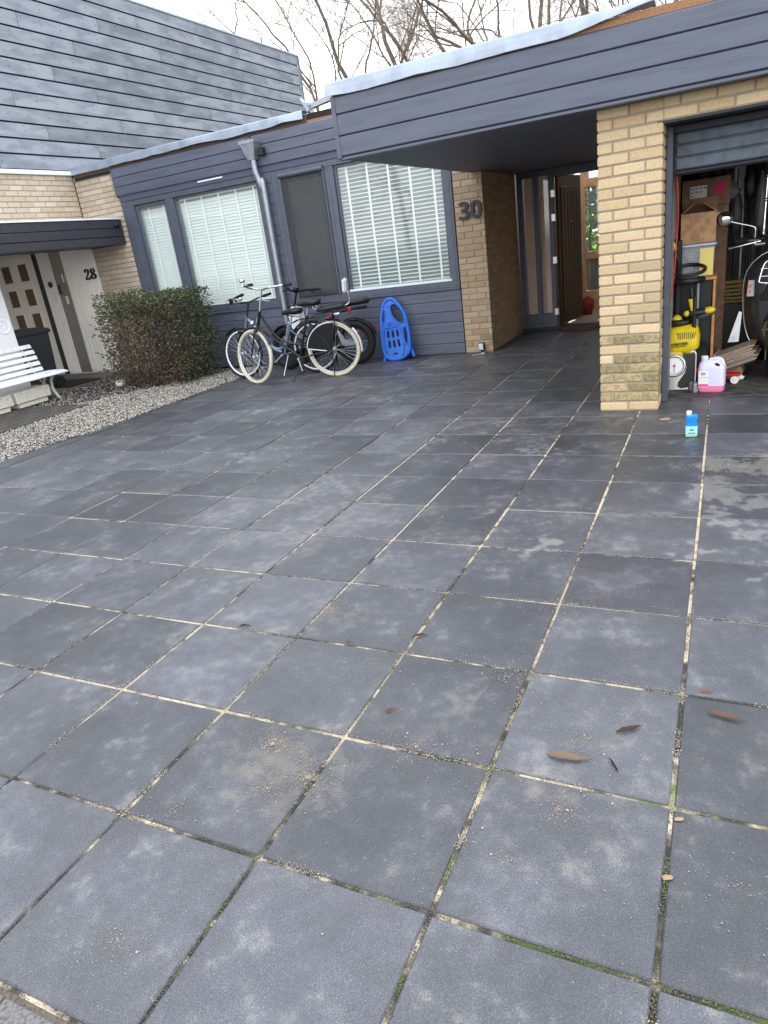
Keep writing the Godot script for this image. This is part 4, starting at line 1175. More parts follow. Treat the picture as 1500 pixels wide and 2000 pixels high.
func make_hedge() -> void:
	var t := thing("hedge", "clipped evergreen hedge cube with brown dry leaves on its front", "hedge", Vector3(-7.44, 0, -6.95))
	var rr := RandomNumberGenerator.new(); rr.seed = 23
	var stems := MB.new()
	for k in 46:
		var p := Vector3(rr.randf_range(-0.55, 0.55), 0, rr.randf_range(-0.3, 0.3))
		var q := Vector3(p.x * 1.25 + rr.randf_range(-0.15, 0.15), rr.randf_range(0.45, 1.1), p.z * 1.3 + rr.randf_range(-0.1, 0.1))
		stems.tube([p, p.lerp(q, 0.5) + Vector3(rr.randf_range(-0.05, 0.05), 0, rr.randf_range(-0.05, 0.05)), q], [0.013, 0.009, 0.004], 5, false, false)
	put("stems", stems.mesh(), mat("hedge_stem", Color(0.27, 0.21, 0.17), 0.95), t)
	var green := MB.new(); var brown := MB.new()
	var f := FastNoiseLite.new(); f.seed = 4; f.frequency = 1.6
	var f2 := FastNoiseLite.new(); f2.seed = 8; f2.frequency = 2.6
	var n := 0
	while n < 21000:
		# box-shaped shell with uneven face, thin at the foot
		var p := Vector3(rr.randf_range(-1.0, 1.0), rr.randf_range(0.04, 1.0), rr.randf_range(-1.0, 1.0))
		var sh := maxf(maxf(absf(p.x), absf(p.z)), (p.y - 0.1) / 0.9)
		if sh < 0.72 and rr.randf() > 0.10: continue
		var bump := 1.0 + 0.13 * f2.get_noise_3dv(p * 1.3)
		var top := 1.28 + 0.05 * f.get_noise_2d(p.x * 1.5, p.z) + (0.07 if p.x < -0.62 else 0.0)
		var foot := 1.0 - 0.16 * clampf((0.22 - p.y) / 0.22, 0.0, 1.0)
		# rounded corners
		var rxz := Vector2(p.x, p.z)
		if absf(p.x) > 0.8 and absf(p.z) > 0.8 and (rxz.abs() - Vector2(0.8, 0.8)).length() > 0.2: continue
		var w := Vector3(p.x * 0.72 * bump * foot, p.y * top, p.z * 0.50 * bump * foot)
		if f.get_noise_3dv(w * 2.4) < -0.34: continue
		var outw := Vector3(p.x * absf(p.x), maxf(0.1, p.y - 0.4) * p.y, p.z * absf(p.z)).normalized()
		var dir := (outw * 0.8 + Vector3(rr.randf_range(-1, 1), rr.randf_range(-1.0, 0.7), rr.randf_range(-1, 1)) * 0.8).normalized()
		var dry := 0.97 * clampf((0.95 - p.y) * 4.0, 0.0, 1.0) * clampf((p.z - 0.35) * 3.0, 0.0, 1.0) * clampf(0.95 + f.get_noise_3dv(w * 1.2) * 1.2 - pow(absf(p.x + 0.05), 3.0) * 0.6, 0.0, 1.0)
		var m := brown if rr.randf() < dry + 0.12 else green
		var l := rr.randf_range(0.032, 0.055)
		var si := dir.cross(Vector3(rr.randf_range(-1, 1), rr.randf_range(-1, 1), rr.randf_range(-1, 1))).normalized() * l * 0.23
		var mid := w + dir * l * 0.55 + dir.cross(si).normalized() * 0.006
		if m == green:
			var yl := rr.randf()
			m.tint = Color(0.034, 0.046, 0.022).lerp(Color(0.075, 0.088, 0.035), yl)
			if p.y > 0.9: m.tint = m.tint.lerp(Color(0.065, 0.10, 0.035), 0.4)
			if rr.randf() < 0.05: m.tint = Color(0.16, 0.19, 0.05)
		else:
			m.tint = Color(0.075, 0.056, 0.040).lerp(Color(0.19, 0.135, 0.085), rr.randf() * rr.randf())
		m.tri(w, mid + si, mid - si)
		m.tri(mid - si, mid + si, w + dir * l)
		n += 1
	# long loose shoots on the porch side
	for k in 26:
		var p := Vector3(-0.80, rr.randf_range(0.25, 1.05), rr.randf_range(-0.3, 0.5))
		var d := Vector3(-1, rr.randf_range(-0.3, 0.5), rr.randf_range(-0.3, 0.4)).normalized()
		for q in 7:
			var w := p + d * 0.032 * q
			var dir := (d + Vector3(0, rr.randf_range(-1, 0.6), rr.randf_range(-1, 1))).normalized()
			var l := 0.055
			var si := dir.cross(Vector3(rr.randf_range(-1, 1), 1, rr.randf_range(-1, 1))).normalized() * l * 0.24
			green.tint = Color(0.05, 0.075, 0.03)
			green.tri(w, w + dir * l * 0.5 + si, w + dir * l * 0.5 - si)
			green.tri(w + dir * l * 0.5 - si, w + dir * l * 0.5 + si, w + dir * l)
	var gm := mat("hedge_green", grey(1.0), 0.5); gm.vertex_color_use_as_albedo = true
	gm.backlight_enabled = true; gm.backlight = Color(0.25, 0.3, 0.1)
	var bm := mat("hedge_brown", grey(1.0), 0.8); bm.vertex_color_use_as_albedo = true
	put("green_foliage", green.mesh(), gm, t)
	put("dry_foliage", brown.mesh(), bm, t)

func make_bench() -> void:
	# slatted bench, back to the white wall, facing the driveway (+x)
	var t := thing("garden_bench", "white slatted garden bench with curved end legs against the white wall", "bench", Vector3(-8.95, 0, -5.2))
	var z0 := -0.93; var z1 := 1.25
	var zc := (z0 + z1) / 2; var zl := z1 - z0
	for k in 5:   # seat, from back to front
		var x := -0.10 + k * 0.105
		var y := 0.385 + 0.012 * sin(k * 0.8)
		var b := Basis(Vector3.BACK, -0.03 if k < 4 else -0.25)
		put("seat_slat", bx(Vector3.ZERO, Vector3(0.088, 0.022, zl), 0.006, ).mesh(), M.white_paint, t, Vector3(x, y, zc), b)
	for k in 5:   # back
		var y := 0.44 + k * 0.083
		var x := -0.17 - k * 0.026 - (0.012 if k == 4 else 0.0)
		put("back_slat", bx(Vector3.ZERO, Vector3(0.020, 0.062, zl), 0.006).mesh(), M.white_paint, t, Vector3(x, y, zc), Basis(Vector3.BACK, 0.30 + 0.05 * k))
	for z in [z0 + 0.16, z1 - 0.16]:
		var m := MB.new()
		m.tube(spline([Vector3(0.22, 0.372, z), Vector3(0.14, 0.27, z), Vector3(0.13, 0.15, z), Vector3(0.19, 0.04, z), Vector3(0.24, 0.012, z)], 6), 0.022, 8)
		m.tube(spline([Vector3(-0.14, 0.372, z), Vector3(-0.06, 0.26, z), Vector3(0.09, 0.15, z), Vector3(0.18, 0.06, z)], 6), 0.016, 8)
		m.tube(spline([Vector3(0.05, 0.372, z), Vector3(-0.05, 0.22, z), Vector3(-0.16, 0.12, z), Vector3(-0.26, 0.012, z)], 6), 0.02, 8)
		m.tube(spline([Vector3(-0.26, 0.05, z), Vector3(-0.12, 0.13, z), Vector3(0.04, 0.14, z), Vector3(0.13, 0.13, z)], 6), 0.012, 6)
		m.tube([Vector3(-0.15, 0.368, z), Vector3(0.30, 0.368, z)], 0.016, 6)
		m.tube(spline([Vector3(-0.13, 0.36, z), Vector3(-0.19, 0.45, z), Vector3(-0.24, 0.6, z), Vector3(-0.32, 0.80, z)], 5), 0.014, 6)
		put("end_leg", m.mesh(), mat("bench_iron", Color(0.82, 0.79, 0.76), 0.55, 0, M.n_fine, 3.0), t)

# ---------------------------------------------------------------- bicycles (local axes: x forward, y up, z to the rider's right; origin under the rear axle)
func wheel(parent: Node3D, xf: Transform3D, R: float, tr: float, tyre: Material, rim: Material, spokes := 32) -> Node3D:
	var seg := 44
	var ty := MB.new().tube(arc(Vector3.ZERO, Vector3.RIGHT, Vector3.UP, R - tr, 0, PI2 * (seg - 1.0) / seg, seg - 1), tr, 10, true)
	var o := put("wheel", ty.mesh(), tyre, parent)
	o.transform = xf
	var rm := MB.new().tube(arc(Vector3.ZERO, Vector3.RIGHT, Vector3.UP, R - tr * 2.0 - 0.006, 0, PI2 * (seg - 1.0) / seg, seg - 1), 0.011, 8, true)
	put("rim", rm.mesh(), rim, o)
	put("hub", MB.new().lathe([Vector2(0.0, -0.05), Vector2(0.012, -0.05), Vector2(0.012, -0.035), Vector2(0.03, -0.033), Vector2(0.03, -0.027), Vector2(0.016, -0.024), Vector2(0.016, 0.024), Vector2(0.03, 0.027), Vector2(0.03, 0.033), Vector2(0.012, 0.035), Vector2(0.012, 0.05), Vector2(0, 0.05)], 14, Transform3D(Basis(Vector3.RIGHT, PI / 2), Vector3.ZERO)).mesh(), M.steel, o)
	if spokes:
		var sp := MB.new()
		for k in spokes:
			var a := PI2 * k / spokes
			var b := a + (0.55 if k % 4 < 2 else -0.55)
			var z := 0.03 if k % 2 else -0.03
			sp.cyl(Vector3(cos(b) * 0.028, sin(b) * 0.028, z), Vector3(cos(a), sin(a), 0) * (R - tr * 2.0 - 0.008), 0.0016, 0.0016, 4, false)
		put("spokes", sp.mesh(), M.steel, o)
	return o

func mudguard(R: float, a0: float, a1: float, w: float) -> MB:
	var m := MB.new()
	var n := 20
	var prof := [Vector2(-1.0, -0.014), Vector2(-0.6, 0.0), Vector2(0.0, 0.005), Vector2(0.6, 0.0), Vector2(1.0, -0.014)]
	for k in n:
		var rows := []
		for e in 2:
			var a := lerpf(a0, a1, float(k + e) / n)
			var row := []
			for p in prof:
				row.append(Vector3(cos(a) * (R + p.y), sin(a) * (R + p.y), p.x * w * 0.5))
			rows.append(row)
		for q in 4:
			m.quad(rows[0][q], rows[1][q], rows[1][q + 1], rows[0][q + 1])
	return m

func saddle(parent: Node3D, at: Vector3, m: Material, s := 1.0) -> void:
	var rings := []
	for q in [[-0.14, 0.02, 0.02, 0.0], [-0.13, 0.085, 0.035, 0.0], [-0.06, 0.10, 0.045, 0.0], [0.02, 0.055, 0.035, -0.002], [0.09, 0.026, 0.028, -0.004], [0.14, 0.018, 0.022, -0.010], [0.15, 0.006, 0.008, -0.014]]:
		var r := []
		for k in 12:
			var a := -PI2 * k / 12
			r.append(at + Vector3(q[0] * s, q[3] + sin(a) * q[2] * (1.0 if sin(a) > 0 else 1.2), cos(a) * q[1] * s))
		rings.append(r)
	var sd := put("saddle", MB.new().loft(rings).mesh(), m, parent)
	put("saddle_springs", MB.new().tube(arc(at + Vector3(-0.09, -0.06, 0.05), Vector3.RIGHT, Vector3.UP, 0.028, 0, PI2 * 0.9, 9), 0.006, 6, true).tube(arc(at + Vector3(-0.09, -0.06, -0.05), Vector3.RIGHT, Vector3.UP, 0.028, 0, PI2 * 0.9, 9), 0.006, 6, true).tube([at + Vector3(-0.09, -0.085, 0.05), at + Vector3(0.10, -0.04, 0.0), at + Vector3(-0.09, -0.085, -0.05)], 0.005, 6), M.steel, sd)

func steer(head: Vector3, axis: Vector3, ang: float) -> Transform3D:
	var b := Basis(axis.normalized(), ang)
	return Transform3D(b, head - b * head)

func make_bicycles() -> void:
	mat("cream_tyre", Color(0.86, 0.82, 0.72), 0.7, 0, M.n_soft, 3.0)
	mat("bike_black", Color(0.045, 0.047, 0.055), 0.22)
	mat("bike_blue", Color(0.42, 0.475, 0.555), 0.28, 0.6)
	mat("bike_white", Color(0.85, 0.87, 0.90), 0.35)
	mat("red_lens", Color(0.75, 0.06, 0.05), 0.2)
	mat("saddle_black", Color(0.06, 0.06, 0.065), 0.55)
	mat("silver_paint", Color(0.66, 0.70, 0.75), 0.3, 0.6)
	mat("amber_lens", Color(0.95, 0.45, 0.05), 0.25)
	city_bike()
	blue_bike()
	fat_bike()

func heading(o: Node3D, rear: Vector3, front: Vector3, lean: float) -> void:
	var d := (front - rear).normalized()
	o.transform = Transform3D(Basis(Vector3.UP, atan2(-d.z, d.x)) * Basis(Vector3.RIGHT, lean), rear)

func city_bike() -> void:
	var t := thing("city_bicycle", "black step-through bicycle with cream tyres and padded rear carrier, nearest the driveway", "bicycle", Vector3.ZERO, 0, "bicycles against the facade")
	heading(t, Vector3(-4.385, 0, -6.70), Vector3(-5.47, 0, -6.48), -0.06)
	var R := 0.352
	var ax := Vector3(1.10, R, 0)
	var hb := Vector3(0.985, 0.685, 0); var ht := Vector3(0.90, 0.92, 0)
	var bbk := Vector3(0.47, 0.285, 0)
	var st := Vector3(0.28, 0.80, 0)
	wheel(t, Transform3D(Basis(), Vector3(0, R, 0)), R, 0.021, M.cream_tyre, M.steel)
	var sx := steer(hb, ht - hb, -0.50)
	wheel(t, sx * Transform3D(Basis(), ax), R, 0.021, M.cream_tyre, M.steel)
	var fr := MB.new()
	fr.tube([hb, ht], 0.021, 10)
	fr.tube(spline([ht + Vector3(-0.005, -0.05, 0), Vector3(0.84, 0.74, 0), Vector3(0.72, 0.56, 0), Vector3(0.56, 0.475, 0), Vector3(0.39, 0.445, 0)], 5), 0.014, 8)
	fr.tube([hb + Vector3(-0.01, 0.04, 0), bbk], 0.0165, 8)
	fr.tube([bbk, st], 0.0165, 8)
	for z in [-0.06, 0.06]:
		fr.tube([bbk + Vector3(-0.03, 0, z * 0.5), Vector3(0, R, z)], 0.010, 6)
		fr.tube([Vector3(0.30, 0.74, z * 0.25), Vector3(0.0, R, z)], 0.008, 6)
	put("frame", fr.mesh(), M.bike_black, t)
	put("seat_post", MB.new().cyl(st, Vector3(0.245, 0.90, 0), 0.012).mesh(), M.steel, t)
	saddle(t, Vector3(0.225, 0.955, 0), M.saddle_black, 1.05)
	var fk := MB.new()
	for z in [-0.055, 0.055]:
		fk.tube(spline([hb + Vector3(0, -0.01, z * 0.7), Vector3(1.03, 0.55, z), Vector3(1.06, 0.45, z), ax + Vector3(0, 0, z)], 4), 0.010, 6)
	fk.box(hb + Vector3(0, -0.01, 0), Vector3(0.04, 0.03, 0.11), Basis(), 0.006)
	put("fork", fk.mesh(), M.bike_black, t).transform = sx
	put("mudguard", mudguard(R + 0.022, 0.55, 2.75, 0.05).mesh(), M.bike_black, t).transform = sx * Transform3D(Basis(), ax)
	put("mudguard", mudguard(R + 0.024, 0.25, 3.25, 0.055).mesh(), M.bike_black, t, Vector3(0, R, 0))
	put("mudguard_tail", mudguard(R + 0.027, 2.45, 3.30, 0.058).mesh(), M.bike_white, t, Vector3(0, R, 0))
	# handlebar: high stem, bar swept back
	var up := (ht - hb).normalized()
	var cl := ht + up * 0.27 + Vector3(0.01, 0, 0)
	var hbm := MB.new().tube([ht, cl], 0.0125, 8)
	var bar := spline([cl + Vector3(-0.20, 0.045, -0.31), cl + Vector3(-0.03, 0.045, -0.29), cl + Vector3(0.045, 0.02, -0.14), cl, cl + Vector3(0.045, 0.02, 0.14), cl + Vector3(-0.03, 0.045, 0.29), cl + Vector3(-0.20, 0.045, 0.31)], 5)
	hbm.tube(bar, 0.011, 8)
	var hn := put("handlebar", hbm.mesh(), M.chrome, t); hn.transform = sx
	for s in [-1, 1]:
		put("grip", MB.new().tube([cl + Vector3(-0.215, 0.045, 0.312 * s), cl + Vector3(-0.08, 0.045, 0.298 * s)], [0.018, 0.015], 10).mesh(), M.black_rubber, hn)
	put("bell", MB.new().ball(cl + Vector3(0.005, 0.105, -0.285), Vector3(0.036, 0.03, 0.036), 12, 7).cyl(cl + Vector3(0.0, 0.05, -0.285), cl + Vector3(0.0, 0.09, -0.285), 0.012).mesh(), M.chrome, hn)
	put("head_badge", bx(hb.lerp(ht, 0.55) + Vector3(0.022, 0.0, -0.004), Vector3(0.003, 0.06, 0.016), 0, Basis(Vector3.BACK, 0.3)).mesh(), M.bike_white, t)
	put("head_lamp", MB.new().ball(hb + Vector3(0.09, 0.09, 0), Vector3(0.035, 0.035, 0.035), 12, 8).mesh(), M.chrome, t).transform = sx
	# skirt guard over the rear wheel, white piping
	var cg := []
	for k in 13:
		var a := lerpf(1.35, 3.02, k / 12.0)
		cg.append(Vector2(-cos(a), sin(a)) * (R - 0.012))
	var poly := PackedVector2Array()
	for p in cg: poly.append(p)
	poly.append(Vector2(0.035, -0.015)); poly.append(Vector2(0.0, 0.01))
	for s in [-1, 1]:
		var xf := Transform3D(Basis(), Vector3(0, R, 0.045 * s))
		put("skirt_guard", MB.new().prism(poly, -0.002, 0.002).mesh(), M.bike_black, t).transform = xf
		var pip := []
		for p in poly: pip.append(Vector3(p.x, p.y, 0.003 * s))
		put("guard_piping", MB.new().tube(pip, 0.0065, 5, true).mesh(), M.bike_white, t).transform = xf
	var cc := PackedVector2Array()
	for k in 10: cc.append(Vector2(0.47, 0.285) + Vector2(cos(lerpf(-1.7, 1.7, k / 9.0)), sin(lerpf(-1.7, 1.7, k / 9.0))) * 0.105)
	for k in 8: cc.append(Vector2(0.0, R) + Vector2(-cos(lerpf(-1.4, 1.4, k / 7.0)), sin(lerpf(1.4, -1.4, k / 7.0)) * 1.0) * 0.06)
	put("chain_case", MB.new().prism(cc, 0.05, 0.075).mesh(), M.bike_black, t)
	var cr := put("crank", MB.new().cyl(bbk + Vector3(0, 0, -0.09), bbk + Vector3(0, 0, 0.09), 0.016).tube([bbk + Vector3(0, 0, -0.085), bbk + Vector3(-0.03, -0.165, -0.095)], 0.010, 8).tube([bbk + Vector3(0, 0, 0.09), bbk + Vector3(0.03, 0.165, 0.1)], 0.010, 8).mesh(), M.steel, t)
	for s in [-1, 1]:
		put("pedal", bx(bbk + Vector3(0.03 * s, 0.165 * s, 0.14 * s), Vector3(0.09, 0.022, 0.075), 0.006).mesh(), M.black_rubber, cr)
	put("kick_stand", MB.new().tube([Vector3(0.43, 0.27, -0.03), Vector3(0.56, 0.02, -0.17)], [0.011, 0.009], 8).mesh(), M.dark_steel, t)
	put("rear_stand", MB.new().tube([Vector3(0.0, R, -0.075), Vector3(0.02, 0.03, -0.085)], 0.008, 6).mesh(), M.dark_steel, t)
	# carrier with pad and back rest
	var ca := MB.new()
	for z in [-0.07, 0.07]:
		ca.tube([Vector3(0.24, 0.76, z * 0.5), Vector3(0.16, 0.80, z), Vector3(-0.26, 0.83, z)], 0.007, 6)
		ca.tube([Vector3(-0.12, 0.82, z), Vector3(0.0, R, z)], 0.006, 6)
	ca.tube([Vector3(-0.26, 0.83, -0.07), Vector3(-0.26, 0.83, 0.07)], 0.007, 6)
	put("carrier", ca.mesh(), M.bike_black, t)
	put("carrier_pad", bx(Vector3(-0.06, 0.865, 0), Vector3(0.36, 0.05, 0.17), 0.018, Basis(Vector3.BACK, -0.07)).mesh(), M.saddle_black, t)
	put("backrest_arm", MB.new().tube(spline([Vector3(-0.20, 0.85, 0.0), Vector3(-0.30, 0.90, 0), Vector3(-0.305, 1.0, 0), Vector3(-0.28, 1.06, 0)], 5), 0.009, 8).mesh(), M.chrome, t)
	put("backrest_pad", bx(Vector3(-0.275, 1.10, 0), Vector3(0.05, 0.17, 0.11), 0.022, Basis(Vector3.BACK, 0.08)).mesh(), M.bike_white, t)
	put("tail_lamp", bx(Vector3(-0.285, 0.805, 0), Vector3(0.03, 0.08, 0.05), 0.01).mesh(), M.red_lens, t)
	put("carrier_lock", MB.new().cyl(Vector3(-0.10, 0.785, -0.05), Vector3(-0.17, 0.785, -0.05), 0.026, 0.026, 10).mesh(), M.steel, t)
	put("tail_reflector", bx(Vector3(-0.355, 0.53, 0), Vector3(0.012, 0.06, 0.04), 0.004, Basis(Vector3.BACK, 0.4)).mesh(), M.red_lens, t)

func blue_bike() -> void:
	var t := thing("city_bicycle", "silver blue step-through bicycle with black tyres behind the cream tyred one", "bicycle", Vector3.ZERO, 0, "bicycles against the facade")
	heading(t, Vector3(-4.86, 0, -7.02), Vector3(-5.95, 0, -6.86), 0.02)
	var R := 0.345
	var ax := Vector3(1.10, R, 0)
	var hb := Vector3(0.99, 0.66, 0); var ht := Vector3(0.935, 0.83, 0)
	var bbk := Vector3(0.47, 0.285, 0)
	var st := Vector3(0.31, 0.66, 0)
	var sx := steer(hb, ht - hb, -0.22)
	var w := wheel(t, Transform3D(Basis(), Vector3(0, R, 0)), R, 0.02, M.black_rubber, M.white_paint)
	w = wheel(t, sx * Transform3D(Basis(), ax), R, 0.02, M.black_rubber, M.white_paint)
	var fr := MB.new()
	fr.tube([hb, ht], 0.024, 10)
	fr.tube(spline([ht + Vector3(-0.01, -0.04, 0), Vector3(0.78, 0.60, 0), Vector3(0.62, 0.38, 0), bbk + Vector3(0.03, 0.03, 0)], 6), 0.027, 10)
	fr.tube(spline([Vector3(0.62, 0.385, 0), Vector3(0.52, 0.36, 0), Vector3(0.42, 0.40, 0)], 4), 0.018, 8)
	fr.tube([bbk, st], 0.019, 8)
	for z in [-0.06, 0.06]:
		fr.tube([bbk + Vector3(-0.03, 0, z * 0.5), Vector3(0, R, z)], 0.011, 6)
		fr.tube([Vector3(0.33, 0.60, z * 0.3), Vector3(0, R, z)], 0.009, 6)
	put("frame", fr.mesh(), M.bike_blue, t)
	put("seat_post", MB.new().cyl(st, Vector3(0.275, 0.78, 0), 0.0135).mesh(), M.steel, t)
	saddle(t, Vector3(0.265, 0.835, 0), M.saddle_black, 1.0)
	var fk := MB.new()
	for z in [-0.06, 0.06]:
		fk.tube([hb + Vector3(0, 0, z * 0.8), Vector3(1.04, 0.52, z), ax + Vector3(0, 0, z)], 0.012, 6)
	put("fork", fk.mesh(), M.bike_blue, t).transform = sx
	put("mudguard", mudguard(R + 0.022, 0.75, 2.6, 0.055).mesh(), M.black_plastic, t).transform = sx * Transform3D(Basis(), ax)
	put("mudguard", mudguard(R + 0.022, 0.3, 3.2, 0.055).mesh(), M.black_plastic, t, Vector3(0, R, 0))
	var up := (ht - hb).normalized()
	var cl := ht + up * 0.20 + Vector3(0.03, 0, 0)
	var hm := MB.new().tube([ht, ht + up * 0.2], 0.015, 8).tube(spline([cl + Vector3(-0.19, 0.08, -0.29), cl + Vector3(-0.02, 0.05, -0.27), cl + Vector3(0.04, 0.0, -0.12), cl + Vector3(0.02, -0.01, 0), cl + Vector3(0.04, 0.0, 0.12), cl + Vector3(-0.02, 0.05, 0.27), cl + Vector3(-0.19, 0.08, 0.29)], 5), 0.0115, 8)
	var hn := put("handlebar", hm.mesh(), M.dark_steel, t); hn.transform = sx
	for s in [-1, 1]:
		put("grip", MB.new().tube([cl + Vector3(-0.20, 0.083, 0.292 * s), cl + Vector3(-0.075, 0.06, 0.278 * s)], 0.019, 10).mesh(), M.black_rubber, hn)
		put("brake_lever", MB.new().tube(spline([cl + Vector3(-0.02, 0.045, 0.27 * s), cl + Vector3(-0.05, 0.0, 0.30 * s), cl + Vector3(-0.15, -0.01, 0.32 * s)], 4), 0.006, 6).mesh(), M.steel, hn)
	put("brake_cable", MB.new().tube(spline([cl + Vector3(-0.01, 0.05, -0.27), cl + Vector3(0.16, 0.02, -0.22), cl + Vector3(0.17, -0.18, -0.1), cl + Vector3(0.08, -0.34, -0.03), ax + Vector3(0, 0.25, -0.06)], 6), 0.0028, 5).mesh(), M.black_rubber, hn)
	put("bell", MB.new().ball(cl + Vector3(0.02, 0.04, -0.10), Vector3(0.03, 0.026, 0.03), 10, 6).mesh(), M.chrome, hn)
	put("head_lamp", MB.new().lathe([Vector2(0, -0.05), Vector2(0.03, -0.035), Vector2(0.038, 0.0), Vector2(0.034, 0.012), Vector2(0, 0.016)], 14, Transform3D(Basis(Vector3.BACK, -PI / 2), hb + Vector3(0.11, -0.02, 0))).mesh(), M.black_plastic, t).transform = sx
	put("chain_case", MB.new().prism(PackedVector2Array([Vector2(0.57, 0.31), Vector2(0.55, 0.20), Vector2(0.47, 0.17), Vector2(0.0, 0.28), Vector2(-0.06, 0.345), Vector2(0.0, 0.41), Vector2(0.47, 0.40)]), 0.05, 0.075).mesh(), M.black_plastic, t)
	var cr := put("crank", MB.new().cyl(bbk + Vector3(0, 0, -0.09), bbk + Vector3(0, 0, 0.09), 0.016).tube([bbk + Vector3(0, 0, -0.085), bbk + Vector3(0.13, -0.1, -0.095)], 0.010, 8).mesh(), M.steel, t)
	put("pedal", bx(bbk + Vector3(0.13, -0.1, -0.14), Vector3(0.09, 0.022, 0.075), 0.006).mesh(), M.black_rubber, cr)
	var ca := MB.new()
	for z in [-0.07, 0.07]:
		ca.tube([Vector3(0.28, 0.68, z * 0.4), Vector3(0.18, 0.72, z), Vector3(-0.24, 0.73, z)], 0.007, 6)
		ca.tube([Vector3(-0.1, 0.73, z), Vector3(0.0, R, z)], 0.006, 6)
	put("carrier", ca.mesh(), M.black_plastic, t)
	put("kick_stand", MB.new().tube([Vector3(0.40, 0.27, -0.04), Vector3(0.46, 0.015, -0.15)], 0.010, 8).mesh(), M.steel, t)
	put("tail_lamp", bx(Vector3(-0.26, 0.70, 0), Vector3(0.03, 0.05, 0.07), 0.008).mesh(), M.red_lens, t)

func fat_bike() -> void:
	var t := thing("fat_tyre_bicycle", "black fat tyre electric bicycle with silver swing arm next to the wall", "bicycle", Vector3.ZERO, 0, "bicycles against the facade")
	heading(t, Vector3(-4.50, 0, -7.50), Vector3(-5.56, 0, -7.40), 0.05)
	var R := 0.30
	var ax := Vector3(1.06, R, 0)
	var hb := Vector3(0.93, 0.66, 0); var ht := Vector3(0.87, 0.84, 0)
	var sx := steer(hb, ht - hb, -0.3)
	wheel(t, Transform3D(Basis(), Vector3(0, R, 0)), R, 0.052, M.black_rubber, M.black_plastic, 20)
	wheel(t, sx * Transform3D(Basis(), ax), R, 0.052, M.black_rubber, M.black_plastic, 20)
	var fr := MB.new()
	fr.tube([hb, ht], 0.03, 10)
	fr.tube(spline([hb + Vector3(-0.02, 0.08, 0), Vector3(0.74, 0.46, 0), Vector3(0.6, 0.36, 0), Vector3(0.40, 0.33, 0)], 5), 0.034, 10)
	fr.tube([Vector3(0.42, 0.30, 0), Vector3(0.27, 0.74, 0)], 0.024, 8)
	fr.tube([Vector3(0.27, 0.72, 0), Vector3(-0.22, 0.76, 0)], 0.018, 8)
	put("frame", fr.mesh(), M.bike_black, t)
	for s in [-1, 1]:
		var poly := PackedVector2Array([Vector2(0.02, 0.33), Vector2(-0.04, 0.30), Vector2(-0.03, 0.27), Vector2(0.10, 0.265), Vector2(0.16, 0.28), Vector2(0.24, 0.47), Vector2(0.20, 0.49), Vector2(0.11, 0.35)])
		put("swing_arm", MB.new().prism(poly, -0.012, 0.012, Transform3D(Basis(), Vector3(0, 0, 0.085 * s))).mesh(), M.silver_paint, t)
	var fk := MB.new()
	for z in [-0.075, 0.075]:
		fk.tube([hb + Vector3(0, -0.02, z), ax + Vector3(0, 0, z)], 0.017, 8)
	fk.box(hb + Vector3(0, -0.02, 0), Vector3(0.05, 0.04, 0.18), Basis(), 0.008)
	put("fork", fk.mesh(), M.silver_paint, t).transform = sx
	put("mudguard", mudguard(R + 0.03, 0.7, 2.9, 0.11).mesh(), M.black_plastic, t, Vector3(0, R, 0))
	put("mudguard", mudguard(R + 0.03, 0.6, 2.3, 0.11).mesh(), M.black_plastic, t).transform = sx * Transform3D(Basis(), ax)
	put("front_panel", MB.new().prism(PackedVector2Array([Vector2(0.80, 0.56), Vector2(0.90, 0.56), Vector2(0.93, 0.74), Vector2(0.87, 0.86), Vector2(0.80, 0.84), Vector2(0.76, 0.68)]), -0.09, 0.09).mesh(), M.bike_white, t)
	put("battery_cover", MB.new().prism(PackedVector2Array([Vector2(0.42, 0.36), Vector2(0.62, 0.40), Vector2(0.60, 0.52), Vector2(0.42, 0.62), Vector2(0.36, 0.55)]), -0.07, 0.07).mesh(), M.bike_white, t)
	put("motor_cover", MB.new().cyl(Vector3(0.42, 0.30, -0.09), Vector3(0.42, 0.30, 0.09), 0.085, 0.085, 16).mesh(), M.black_plastic, t)
	var up := (ht - hb).normalized()
	var cl := ht + up * 0.22
	var hn := put("handlebar", MB.new().tube([ht, cl], 0.017, 8).tube(spline([cl + Vector3(-0.14, 0.03, -0.34), cl + Vector3(-0.03, 0.03, -0.2), cl, cl + Vector3(-0.03, 0.03, 0.2), cl + Vector3(-0.14, 0.03, 0.34)], 5), 0.013, 8).mesh(), M.bike_black, t)
	hn.transform = sx
	for s in [-1, 1]:
		put("grip", MB.new().tube([cl + Vector3(-0.15, 0.03, 0.345 * s), cl + Vector3(-0.08, 0.032, 0.25 * s)], 0.02, 10).mesh(), M.black_rubber, hn)
		put("brake_lever", MB.new().tube([cl + Vector3(-0.04, 0.02, 0.22 * s), cl + Vector3(-0.06, -0.01, 0.33 * s)], 0.007, 6).mesh(), M.dark_steel, hn)
	put("display", bx(cl + Vector3(0.0, 0.035, 0.0), Vector3(0.05, 0.04, 0.09), 0.008).mesh(), M.black_plastic, hn)
	put("seat", bx(Vector3(0.02, 0.825, 0), Vector3(0.56, 0.085, 0.19), 0.035, Basis(Vector3.BACK, -0.06)).mesh(), M.saddle_black, t)
	put("crank", MB.new().cyl(Vector3(0.42, 0.30, -0.12), Vector3(0.42, 0.30, 0.12), 0.014).tube([Vector3(0.42, 0.30, -0.12), Vector3(0.50, 0.15, -0.13)], 0.011, 8).mesh(), M.dark_steel, t)
	put("amber_reflector", bx(Vector3(0.86, 0.21, -0.062), Vector3(0.03, 0.02, 0.008), 0.003).mesh(), M.amber_lens, t)
